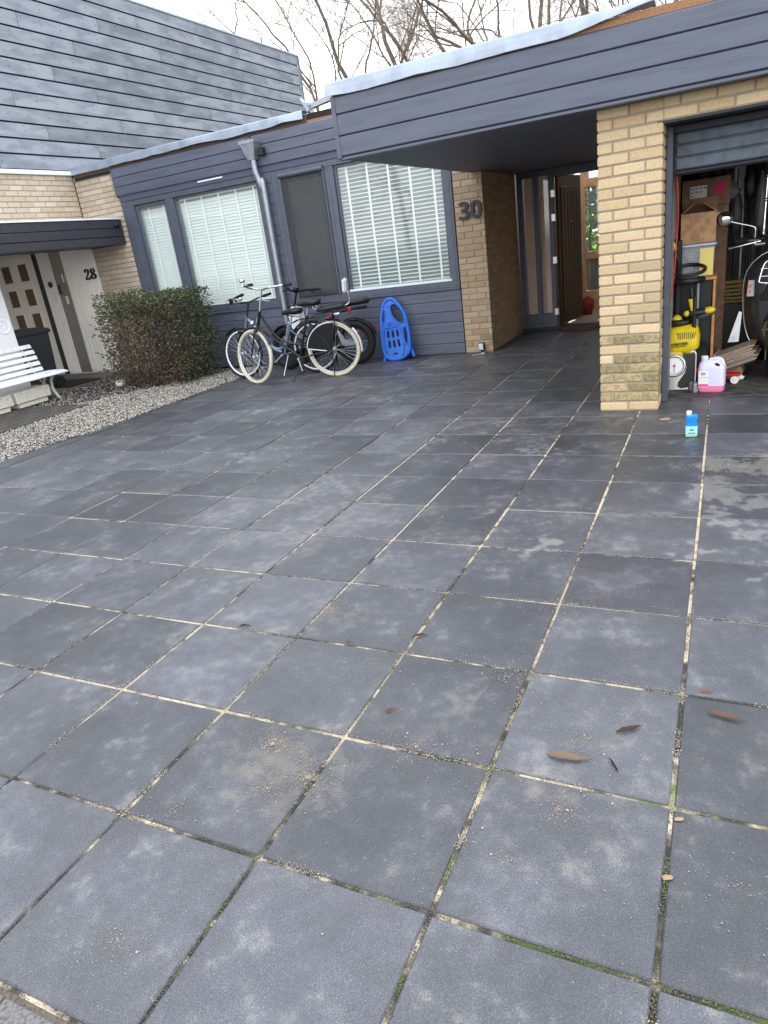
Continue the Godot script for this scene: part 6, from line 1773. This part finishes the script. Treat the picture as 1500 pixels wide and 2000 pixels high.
func paper_bundle() -> void:
	var t := thing("cardboard_bundle", "tied bundle of folded brown cardboard leaning up behind the jug", "cardboard bundle", Vector3(0.06, 0.006, -5.70))
	t.transform = Transform3D(Basis(Vector3.UP, -0.12) * Basis(Vector3.BACK, 0.34), Vector3(0.02, 0.08, -5.72))
	var rr := RandomNumberGenerator.new(); rr.seed = 55
	for k in 13:
		var s := Vector3(0.36 + rr.randf_range(-0.03, 0.03), 0.0104, 0.30 + rr.randf_range(-0.02, 0.02))
		put("cardboard_sheet", bx(Vector3.ZERO, s, 0.002), [M.cardboard_grey, M.cardboard_pale, M.cardboard_grey, M.cardboard][k % 4], t, Vector3(0.18 + rr.randf_range(-0.02, 0.02), k * 0.0105, rr.randf_range(-0.012, 0.012)), Basis(Vector3.UP, rr.randf_range(-0.03, 0.03)) * Basis(Vector3.BACK, rr.randf_range(-0.01, 0.012)))
	put("string", MB.new().tube([Vector3(0.06, -0.01, 0.158), Vector3(0.06, 0.14, 0.158), Vector3(0.06, 0.14, -0.158), Vector3(0.06, -0.01, -0.158)], 0.003, 5, true), M.paper, t)
	put("support_block", bx(Vector3(0.12, -0.055, 0.0), Vector3(0.2, 0.08, 0.2), 0.01), M.cardboard_old, t)

func scooter() -> void:
	var t := thing("motor_scooter", "black motor scooter with chrome front rack and mirrors parked in the garage", "scooter", Vector3(0.475, 0.006, -5.80))
	var K: Material = M.scooter_black
	# leg shield: rings of half-widths from bottom to top, front to the camera
	var rings := []
	for q in [[0.24, 0.13, 0.05], [0.32, 0.20, 0.06], [0.45, 0.235, 0.07], [0.60, 0.252, 0.08], [0.75, 0.258, 0.085], [0.86, 0.245, 0.09], [0.94, 0.205, 0.09], [1.00, 0.14, 0.08], [1.03, 0.08, 0.06]]:
		var r := []
		for k in 20:
			var a := PI / 2 - PI2 * k / 20
			var x: float = signf(cos(a)) * pow(absf(cos(a)), 0.6) * q[1]
			var z: float = sin(a) * q[2] * (1.0 if sin(a) > 0 else 0.55)
			r.append(Vector3(x, q[0], z - 0.05 * absf(x / 0.25)))
		r.reverse()
		rings.append(r)
	for r in rings: r.reverse()
	var ls := put("leg_shield", MB.new().loft(rings), K, t)
	var ed := []
	for q in [[0.24, 0.13], [0.32, 0.20], [0.45, 0.238], [0.60, 0.256], [0.75, 0.262], [0.86, 0.249], [0.94, 0.208], [1.00, 0.143], [1.03, 0.08]]:
		ed.append(Vector3(-q[1], q[0], -0.05 * q[1] / 0.25))
	put("edge_trim", MB.new().tube(spline(ed, 4), 0.006, 6), M.chrome, ls)
	var ed2 := []
	for p in ed: ed2.append(Vector3(-p.x, p.y, p.z))
	put("edge_trim", MB.new().tube(spline(ed2, 4), 0.006, 6), M.chrome, ls)
	for s in [-1, 1]:
		var il := put("indicator", MB.new().prism(PackedVector2Array([Vector2(-0.026, -0.065), Vector2(0.026, -0.065), Vector2(0.020, 0.065), Vector2(-0.020, 0.065)]), -0.01, 0.014, Transform3D(Basis(Vector3.UP, 0.45 * s) * Basis(Vector3.RIGHT, -0.05), Vector3(0.205 * s, 0.75, 0.045))), M.headlight_glass, t)
		put("amber_bulb", MB.new().ball(Vector3(0.208 * s, 0.77, 0.054), Vector3(0.013, 0.02, 0.012), 10, 6).ball(Vector3(0.208 * s, 0.725, 0.054), Vector3(0.013, 0.018, 0.012), 10, 6), M.amber_lens, il)
	# chrome rack on the shield
	var rk := MB.new()
	for s in [-1.0, 1.0]:
		rk.tube(spline([Vector3(0.0, 0.97, 0.10), Vector3(0.09 * s, 0.965, 0.11), Vector3(0.125 * s, 0.93, 0.12), Vector3(0.15 * s, 0.83, 0.135), Vector3(0.145 * s, 0.80, 0.14), Vector3(0.06 * s, 0.79, 0.15), Vector3(0.0, 0.79, 0.15)], 4), 0.0075, 8)
	for y in [0.845, 0.905]:
		rk.tube([Vector3(-0.145, y, 0.128), Vector3(0.145, y, 0.128)], 0.0055, 6)
	for x in [-0.07, 0.0, 0.07]:
		rk.tube([Vector3(x, 0.79, 0.148), Vector3(x, 0.965, 0.108)], 0.0055, 6)
	rk.tube([Vector3(-0.10, 0.70, 0.07), Vector3(-0.10, 0.79, 0.148)], 0.010, 8)
	put("front_rack", rk, M.chrome, t)
	put("rack_hook", MB.new().tube(arc(Vector3(-0.10, 0.68, 0.085), Vector3.RIGHT, Vector3.UP, 0.028, 0, PI2 * 0.95, 15), 0.012, 8, true), M.black_rubber, t)
	put("horn_cover", MB.new().loft([rrect(0.08, 0.04, 0.015, 0.36, Vector2(0, 0.075)), rrect(0.11, 0.05, 0.02, 0.6, Vector2(0, 0.10)), rrect(0.09, 0.04, 0.015, 0.74, Vector2(0, 0.095))]), K, t)
	# handlebar head
	put("headset", MB.new().ball(Vector3(0, 1.115, 0.02), Vector3(0.17, 0.075, 0.12), 18, 10), K, t)
	put("head_lamp", MB.new().lathe([Vector2(0, -0.05), Vector2(0.075, -0.03), Vector2(0.08, 0.0), Vector2(0.07, 0.012), Vector2(0, 0.022)], 22, Transform3D(Basis(Vector3.RIGHT, PI / 2), Vector3(0.0, 1.12, 0.12))), M.headlight_glass, t)
	put("windscreen_mount", bx(Vector3(-0.13, 1.20, 0.0), Vector3(0.05, 0.14, 0.06), 0.02), K, t)
	var hb := put("handlebar", MB.new().tube(spline([Vector3(-0.33, 1.13, -0.05), Vector3(-0.2, 1.125, -0.01), Vector3(0, 1.12, 0), Vector3(0.2, 1.125, -0.01), Vector3(0.33, 1.13, -0.05)], 4), 0.028, 10), K, t)
	for s in [-1, 1]:
		put("grip", MB.new().tube([Vector3(0.24 * s, 1.127, -0.02), Vector3(0.34 * s, 1.13, -0.05)], 0.03, 10), M.black_rubber, hb)
		put("brake_lever", MB.new().tube(spline([Vector3(0.16 * s, 1.12, 0.06), Vector3(0.26 * s, 1.105, 0.07), Vector3(0.39 * s, 1.085, 0.045)], 5), [0.014, 0.013, 0.012, 0.011, 0.010, 0.009, 0.008, 0.008, 0.008, 0.010, 0.011], 8), M.chrome, hb)
		put("lever_clamp", bx(Vector3(0.13 * s, 1.10, 0.075), Vector3(0.15, 0.035, 0.04), 0.012), M.chrome, hb)
	var m1 := put("mirror", MB.new().ball(Vector3(-0.425, 1.32, -0.01), Vector3(0.060, 0.062, 0.040), 18, 12, Basis(Vector3.UP, 0.3)), M.chrome, t)
	put("mirror_stem", MB.new().tube(spline([Vector3(-0.40, 1.30, 0.0), Vector3(-0.30, 1.265, 0.0), Vector3(-0.215, 1.235, 0.0), Vector3(-0.20, 1.21, 0.0), Vector3(-0.20, 1.13, 0.0)], 5), 0.008, 8), M.chrome, m1)
	put("mirror_rim", MB.new().tube(arc(Vector3(-0.437, 1.32, -0.04), Vector3(0.94, 0, 0.3), Vector3.UP, 0.055, 0, PI2 * 0.95, 23), 0.008, 6, true), M.dark_steel, m1)
	put("aerial_rod", MB.new().tube([Vector3(-0.14, 1.17, 0.03), Vector3(-0.135, 1.62, 0.01)], [0.009, 0.005], 8), M.chrome, t)
	for y in [1.20, 1.43]:
		put("rod_ball", MB.new().ball(Vector3(-0.139, y, 0.027), Vector3(0.017, 0.014, 0.017), 10, 7), M.chrome, t)
	# mudguard, wheel, floor board
	put("front_mudguard", MB.new().ball(Vector3(0, 0.40, 0.14), Vector3(0.115, 0.19, 0.26), 20, 12), K, t)
	put("mudguard_bumper", MB.new().tube(arc(Vector3(0, 0.44, 0.23), Vector3.RIGHT, Vector3.BACK, 0.115, 0.3, PI - 0.3, 12), 0.009, 8), M.chrome, t)
	var wh := put("wheel", MB.new().tube(arc(Vector3(0, 0.225, 0.14), Vector3.BACK, Vector3.UP, 0.165, 0, PI2 * 0.97, 33), 0.055, 10, true), M.black_rubber, t)
	put("rim", MB.new().cyl(Vector3(-0.04, 0.225, 0.14), Vector3(0.04, 0.225, 0.14), 0.12, 0.12, 20), M.steel, wh)
	put("floor_board", bx(Vector3(0, 0.30, -0.32), Vector3(0.40, 0.05, 0.55), 0.015), K, t)
	put("rear_body", MB.new().loft([rrect(0.30, 0.6, 0.1, 0.30, Vector2(0, -0.9)), rrect(0.42, 0.72, 0.14, 0.5, Vector2(0, -0.9)), rrect(0.34, 0.7, 0.14, 0.72, Vector2(0, -0.88))]), K, t)
	put("seat", bx(Vector3(0, 0.77, -0.85), Vector3(0.28, 0.09, 0.62), 0.035), M.saddle_black, t)
	put("rear_wheel", MB.new().tube(arc(Vector3(0, 0.22, -1.1), Vector3.BACK, Vector3.UP, 0.165, 0, PI2 * 0.97, 33), 0.055, 10, true), M.black_rubber, t)
	put("side_panel", MB.new().prism(PackedVector2Array([Vector2(-0.36, 0.30), Vector2(-0.275, 0.30), Vector2(-0.262, 0.55), Vector2(-0.285, 0.56)]), -0.02, 0.0), M.white_paint, t)
	put("stand", MB.new().tube([Vector3(-0.10, 0.28, -0.45), Vector3(-0.16, 0.0, -0.5)], 0.012, 8).tube([Vector3(0.10, 0.28, -0.45), Vector3(0.16, 0.0, -0.5)], 0.012, 8), M.steel, t)

func drinks_bottle() -> void:
	var t := thing("plastic_bottle", "small blue plastic bottle with white cap standing on the driveway before the garage", "bottle", Vector3(-0.094, 0.0015, -3.93), 0.1)
	var cap := mat("bottle_white", Color(0.90, 0.95, 0.98), 0.35)
	var B := mat("bottle_blue", Color(0.06, 0.50, 0.86), 0.25)
	put("body", MB.new().loft([rrect(0.066, 0.04, 0.012, 0.0), rrect(0.074, 0.046, 0.016, 0.008), rrect(0.074, 0.046, 0.016, 0.085), rrect(0.068, 0.042, 0.016, 0.098), rrect(0.070, 0.044, 0.016, 0.106), rrect(0.074, 0.046, 0.016, 0.14), rrect(0.066, 0.044, 0.016, 0.152), rrect(0.05, 0.036, 0.014, 0.156)]), B, t)
	put("cap", MB.new().lathe([Vector2(0, 0.15), Vector2(0.016, 0.15), Vector2(0.017, 0.176), Vector2(0.014, 0.180), Vector2(0, 0.180)], 16, Transform3D(Basis(), Vector3(-0.018, 0, 0))), cap, t)
	put("label_wrap", MB.new().loft([rrect(0.0755, 0.0475, 0.0165, 0.020), rrect(0.0755, 0.0475, 0.0165, 0.078)], false), mat("bottle_label", Color(0.62, 0.82, 0.95), 0.4), t)
	put("label_foot", MB.new().loft([rrect(0.0757, 0.0477, 0.0165, 0.006), rrect(0.0757, 0.0477, 0.0165, 0.018)], false), mat("bottle_green", Color(0.62, 0.80, 0.20), 0.4), t)
	put("label_print", bx(Vector3(0.0, 0.052, 0.0242), Vector3(0.028, 0.009, 0.0006)), mat("bottle_print", Color(0.10, 0.22, 0.55), 0.4), t)
	put("label_print", bx(Vector3(0.0, 0.030, 0.0242), Vector3(0.045, 0.006, 0.0006)), M.bottle_print, t)

# ---------------------------------------------------------------- small things
func make_small_things() -> void:
	# ground spotlight at the pier, loose plate beside it
	var sp := thing("ground_spotlight", "small square spotlight at the foot of the number 30 pier", "spotlight", Vector3(-2.80, 0.0, -7.815), -0.1)
	put("housing", bx(Vector3(0, 0.085, -0.01), Vector3(0.085, 0.10, 0.045), 0.008), M.black_plastic, sp)
	put("lens", bx(Vector3(0, 0.085, 0.0135), Vector3(0.066, 0.08, 0.004), 0.002), M.headlight_glass, sp)
	put("spike", bx(Vector3(0, 0.018, -0.01), Vector3(0.02, 0.036, 0.02)), M.black_plastic, sp)
	var pl := thing("metal_plate", "thin bent metal plate lying before the number 30 pier", "plate", Vector3(-2.80, 0.002, -7.68), 0.4)
	put("plate", bx(Vector3(0, 0.004, 0), Vector3(0.17, 0.005, 0.09), 0.001, Basis(Vector3.BACK, 0.03)), M.zinc, pl)
	put("fold", bx(Vector3(0.06, 0.013, -0.02), Vector3(0.05, 0.016, 0.03), 0.003), M.steel, pl)
	# door mat
	var mm := PackedVector2Array()
	for k in 17: mm.append(Vector2(cos(PI * k / 16), -sin(PI * k / 16)) * Vector2(0.42, 0.30))
	var mat30 := part("door_mat", MB.new().prism(mm, 0.0, 0.016, Transform3D(Basis(Vector3.RIGHT, Vector3.FORWARD, Vector3.UP), Vector3.ZERO)), mat("coir", Color(0.40, 0.25, 0.17), 0.98, 0, M.n_fine, 4.0, M.n_grain, 0.3), self, Vector3(-1.72, 0.003, -9.44))
	tag(mat30, "brown half-round coir mat before the open front door", "mat")
	# sensor on the wide window
	var se := thing("sensor_box", "small black box fixed to the foot of the wide window", "sensor", Vector3(-6.77, 0.955, -7.905))
	put("case", bx(Vector3(0, 0.035, 0), Vector3(0.07, 0.085, 0.03), 0.006), M.black_plastic, se)
	put("lens", MB.new().ball(Vector3(0, 0.045, 0.016), Vector3(0.018, 0.018, 0.008), 10, 6), M.ink, se)
	# thing on the hall floor
	var rb := thing("red_bag", "red cloth bag on the hall floor behind the open front door", "bag", Vector3(-1.93, 0.03, -10.75))
	lumpy(rb, "bag", Vector3(0, 0.12, 0), Vector3(0.12, 0.14, 0.11), 21, mat("cloth_red", Color(0.46, 0.15, 0.12), 0.9))
	# garden room behind the partition: back wall with a window, plant in the sun
	house_plant()
	# dry leaves
	var leaf := [[-0.29, -0.61, 0.066, 0.2, "long curled tan leaf, largest on the slabs"], [-0.14, -0.78, 0.045, 0.5, "small folded dark brown leaf above the long tan leaf"], [0.13, -0.91, 0.055, -0.4, "reddish brown leaf nearest the picture's right edge"], [-0.98, -1.12, 0.032, 0.3, "small red brown leaf on a crossing of joints in the middle of the driveway"], [-0.90, -0.66, 0.022, 0.9, "tiny rusty leaf fragment alone on a slab left of the long tan leaf"], [-1.78, -1.02, 0.028, 0.6, "thin dark leaf on a pale sandy joint, farthest from the garage"], [-1.25, -1.02, 0.022, -0.2, "pale leaf fragment on the joint between the thin dark leaf and the red brown one"], [0.07, -1.03, 0.022, 0.1, "orange leaf fragment above the reddish brown leaf near the garage side"], [-0.165, -0.61, 0.03, 1.9, "dark leaf stalk beside the end of the long tan leaf"]]
	var cols := [Color(0.50, 0.42, 0.33), Color(0.26, 0.18, 0.14), Color(0.42, 0.31, 0.26), Color(0.30, 0.14, 0.13), Color(0.46, 0.25, 0.16), Color(0.12, 0.10, 0.08), Color(0.44, 0.33, 0.24), Color(0.55, 0.32, 0.18), Color(0.14, 0.10, 0.09)]
	for k in leaf.size():
		var q: Array = leaf[k]
		var m := MB.new()
		var L: float = q[2]
		var n := 16
		var wd := 0.19 if k != 8 else 0.12
		for e in n:
			var rows := []
			for s in 2:
				var u := float(e + s) / n
				var hw := L * wd * sin(PI * pow(minf(u * 1.06, 1.0), 0.8)) * (1.0 + 0.10 * sin(u * 23.0 + k * 2.0)) + 0.0007
				var hv := hw * (0.85 + 0.22 * sin(u * 9.0 + k))
				var y := 0.003 + L * 0.10 * sin(u * PI) * (0.6 + 0.4 * sin(u * 7.0 + k))
				var bend := L * 0.22 * sin(u * 2.6 + k)
				rows.append([Vector3((u - 0.5) * L * 2, y + hw * 0.75, bend - hw), Vector3((u - 0.5) * L * 2, y - 0.001, bend), Vector3((u - 0.5) * L * 2, y + hv * 0.35, bend + hv)])
			m.quad(rows[0][0], rows[0][1], rows[1][1], rows[1][0])
			m.quad(rows[0][1], rows[0][2], rows[1][2], rows[1][1])
		var o := part("dry_leaf", m, mat("leaf_brown%d" % k, cols[k], 0.85, 0, M.n_fine, 12.0), self, Vector3(q[0], 0.002, q[1]), Basis(Vector3.UP, q[3]))
		tag(o, q[4], "leaf", "dry leaves on the driveway")
	# crumbs of mortar
	var cr := [[-0.29, -4.36, 0.028, "flat lump of mortar lying before the garage pillar"], [0.005, -0.27, 0.009, "tan mortar crumb sitting in the joint beside the mossy corner"], [0.02, -0.46, 0.008, "tan mortar crumb in the same joint, farther from the mossy corner"]]
	for q in cr:
		var h := thing("mortar_lump", q[3], "mortar", Vector3(q[0], 0.0, q[1]), 0.4, "mortar crumbs on the driveway")
		lumpy(h, "lump", Vector3(0, q[2] * 0.25, 0), Vector3(q[2] * 1.5, q[2] * 0.32, q[2] * 0.8), int(q[2] * 1000), mat("mortar_crumb", Color(0.58, 0.50, 0.39), 0.95) if not M.has("mortar_crumb") else M.mortar_crumb)
	# loose sand and grit, uncountable
	var rr := RandomNumberGenerator.new(); rr.seed = 77
	var spots := [[-1.02, -0.30, 0.10, 700], [-1.22, -0.40, 0.08, 500], [-1.12, -0.22, 0.12, 250], [-0.75, -0.52, 0.16, 420], [-0.25, -0.70, 0.16, 420], [-0.28, -0.40, 0.10, 260], [-1.46, -1.25, 0.08, 260], [-0.55, -4.42, 0.22, 900], [-0.22, -4.33, 0.16, 350], [-0.58, -0.95, 0.2, 400], [-0.45, -1.5, 0.3, 420], [-0.02, -3.3, 0.14, 300], [0.2, -3.3, 0.25, 500], [-1.35, -0.05, 0.25, 250], [-1.1, -0.9, 0.5, 500], [-1.2, 0.32, 0.12, 250], [0.15, -0.3, 0.14, 80], [-1.0, -2.2, 0.9, 700], [-2.2, -2.4, 0.9, 700], [-0.35, -0.2, 0.5, 400]]
	var total := 0
	for s in spots: total += s[3]
	var mmh := MultiMesh.new()
	mmh.transform_format = MultiMesh.TRANSFORM_3D
	mmh.use_colors = true
	mmh.mesh = MB.new().ball(Vector3.ZERO, Vector3(1, 0.7, 0.85), 5, 3).mesh()
	mmh.instance_count = total
	var k := 0
	for s in spots:
		for e in s[3]:
			var a := rr.randf() * PI2
			var r: float = s[2] * absf(rr.randfn(0.0, 0.75))
			var sz := rr.randf_range(0.0007, 0.0019) * (2.0 if rr.randf() < 0.04 else 1.0)
			mmh.set_instance_transform(k, Transform3D(Basis.from_euler(Vector3(rr.randf() * 3, rr.randf() * 3, 0)).scaled(Vector3.ONE * sz), Vector3(s[0] + cos(a) * r, 0.0015 + sz * 0.4, s[1] + sin(a) * r * 0.8)))
			mmh.set_instance_color(k, Color(0.36, 0.30, 0.22) * rr.randf_range(0.6, 1.3))
			k += 1
	# grains that fill and overflow the joints near the camera
	var jm := MultiMesh.new()
	jm.transform_format = MultiMesh.TRANSFORM_3D
	jm.use_colors = true
	jm.mesh = mmh.mesh
	var fj := FastNoiseLite.new(); fj.seed = 61; fj.frequency = 2.2
	var fm := FastNoiseLite.new(); fm.seed = 62; fm.frequency = 3.0
	var grains := []
	for axis in 2:
		for line in range(-7, 2):
			for e in 4200:
				var along := rr.randf_range(-2.6, 0.5) if axis == 0 else rr.randf_range(-3.4, 0.75)
				var p := Vector3(line * 0.5, 0, along) if axis == 0 else Vector3(along, 0, line * 0.5)
				if p.z > 0.5 or p.z < -3.0 or rr.randf() > 1.15 - 0.36 * p.distance_to(Vector3(-0.5, 0, 0.2)): continue
				var thick := fj.get_noise_2d(p.x, p.z)
				if thick < -0.25 and rr.randf() < 0.75: continue
				var off := rr.randfn(0.0, 0.0042 + 0.006 * maxf(0.0, thick))
				var sz := rr.randf_range(0.0008, 0.0021)
				var inside := absf(off) < 0.0045
				p += Vector3(off, 0, 0) if axis == 0 else Vector3(0, 0, off)
				p.y = rr.randf_range(-0.005, -0.0005) if inside else 0.0012
				var near := clampf(1.0 - Vector2(p.x + 0.1, p.z).length() / 1.2, 0.0, 1.0)
				var col := Color(0.40, 0.345, 0.26) if thick > (-0.05 if p.z < -0.35 else 0.28) else Color(0.12, 0.11, 0.09)
				if fm.get_noise_2d(p.x, p.z) + near * 0.5 > 0.46 and inside and rr.randf() < 0.6:
					col = Color(0.10, 0.125, 0.03); sz *= 1.5
				grains.append([Transform3D(Basis.from_euler(Vector3(rr.randf() * 3, rr.randf() * 3, 0)).scaled(Vector3.ONE * sz), p), col * rr.randf_range(0.6, 1.35)])
	jm.instance_count = grains.size()
	for q in grains.size():
		jm.set_instance_transform(q, grains[q][0]); jm.set_instance_color(q, grains[q][1])
	var ji := MultiMeshInstance3D.new()
	ji.name = "joint_grit"
	ji.multimesh = jm
	add_child(ji)
	tag(ji, "sand, grit and moss filling the joints between the slabs", "grit", "", "stuff")
	var gi := MultiMeshInstance3D.new()
	gi.name = "sand_grit"
	gi.multimesh = mmh
	var gm := mat("grit", grey(1.0), 0.95); gm.vertex_color_use_as_albedo = true
	gi.material_override = gm
	ji.material_override = gm
	add_child(gi)
	tag(gi, "loose tan sand and grit scattered on the dark slabs", "grit", "", "stuff")

func house_plant() -> void:
	var off := Vector3(-1.6, 0, -13.0) - house.position
	put("garden_room_back_wall", bb(-2.4, -2.3, 0, 2.7, -1.55, -1.45), M.room_dark, house, off)
	put("garden_room_back_wall", bb(0.4, 1.2, 0, 2.7, -1.55, -1.45), M.room_dark, house, off)
	put("garden_room_back_wall", bb(-2.3, 0.4, 0, 0.35, -1.55, -1.45), M.room_dark, house, off)
	put("garden_room_back_wall", bb(-2.3, 0.4, 2.66, 2.7, -1.55, -1.45), M.room_dark, house, off)
	put("garden_room_side_wall", bb(-2.5, -2.4, 0, 2.7, -1.55, 0.9), M.room_dark, house, off)
	put("garden_room_side_wall", bb(1.2, 1.3, 0, 2.7, -1.55, 0.99), M.room_dark, house, off)
	put("garden_room_floor", bb(-2.4, 1.2, -0.03, 0.02, -1.5, 1.09), M.room_dark, house, off)
	put("garden_room_ceiling", bb(-2.5, 1.3, 2.7, 2.76, -1.55, 1.09), M.room_dark, house, off)
	put("garden_room_window_glass", bb(-2.3, 0.4, 0.35, 2.66, -1.503, -1.497), M.pane, house, off)
	var t := thing("potted_plant", "broad leaved green plant standing in sunlight behind the hall window", "plant", Vector3(-2.10, 0.02, -12.2))
	put("pot", MB.new().lathe([Vector2(0, 0), Vector2(0.13, 0), Vector2(0.18, 0.9), Vector2(0.16, 0.9), Vector2(0.15, 0.86), Vector2(0, 0.86)], 20), M.dark_grey_plastic, t)
	var rr := RandomNumberGenerator.new(); rr.seed = 5
	var gm := mat("leaf_green", Color(0.42, 0.60, 0.08), 0.4)
	gm.backlight_enabled = true; gm.backlight = Color(0.75, 0.95, 0.15)
	for k in 60:
		var a := rr.randf() * PI2
		var y := rr.randf_range(0.95, 1.62)
		var d := Vector3(cos(a), rr.randf_range(-0.1, 0.6), sin(a)).normalized()
		var p := Vector3(cos(a) * 0.06, y, sin(a) * 0.06)
		var m := MB.new()
		var L := rr.randf_range(0.16, 0.28)
		var si := d.cross(Vector3.UP).normalized()
		var upv := si.cross(d)
		var prev := []
		for e in 7:
			var u := e / 6.0
			var hw := 0.30 * L * sin(PI * pow(u, 0.8)) + 0.003
			var c := p + d * (0.10 + u * L) - Vector3.UP * u * u * 0.10
			var row := [c - si * hw + upv * hw * 0.3, c, c + si * hw + upv * hw * 0.3]
			if prev:
				m.quad(prev[0], prev[1], row[1], row[0])
				m.quad(prev[1], prev[2], row[2], row[1])
			prev = row
		m.tube([Vector3(0, y - 0.08, 0), p, p + d * 0.11], 0.005, 5)
		put("leaf", m, gm, t)
	put("stem", MB.new().tube([Vector3(0, 0.85, 0), Vector3(0.02, 1.4, 0.01), Vector3(0, 2.0, 0)], [0.016, 0.012, 0.006], 7), mat("stem_green", Color(0.25, 0.28, 0.10), 0.7), t)
	# shrubs outside that window
	var sh := thing("garden_shrub", "dark evergreen shrub outside the garden room window", "shrub", Vector3(-2.8, 0, -17.0))
	var lm := MB.new()
	for k in 9000:
		var p := Vector3(rr.randf_range(-1, 1), rr.randf_range(0.0, 1.0), rr.randf_range(-1, 1))
		if Vector2(p.x, p.z).length() > 1.0 - p.y * 0.3: continue
		var c := Vector3(p.x * 1.8, p.y * 2.1, p.z * 0.7)
		var d := Vector3(rr.randf_range(-1, 1), rr.randf_range(-1, 1), rr.randf_range(-1, 1)).normalized()
		var s := d.cross(Vector3(0.3, 1, 0.2)).normalized() * 0.07
		lm.tri(c, c + d * 0.12 + s, c + d * 0.12 - s); lm.tri(c + d * 0.12 - s, c + d * 0.12 + s, c + d * 0.25)
	put("foliage", lm, mat("shrub_green", Color(0.17, 0.23, 0.10), 0.7), sh)
	put("stems", MB.new().tube([Vector3.ZERO, Vector3(0.1, 1.2, 0)], [0.04, 0.02], 6).tube([Vector3.ZERO, Vector3(-0.3, 1.0, 0.1)], [0.03, 0.015], 6), M.bark, sh)
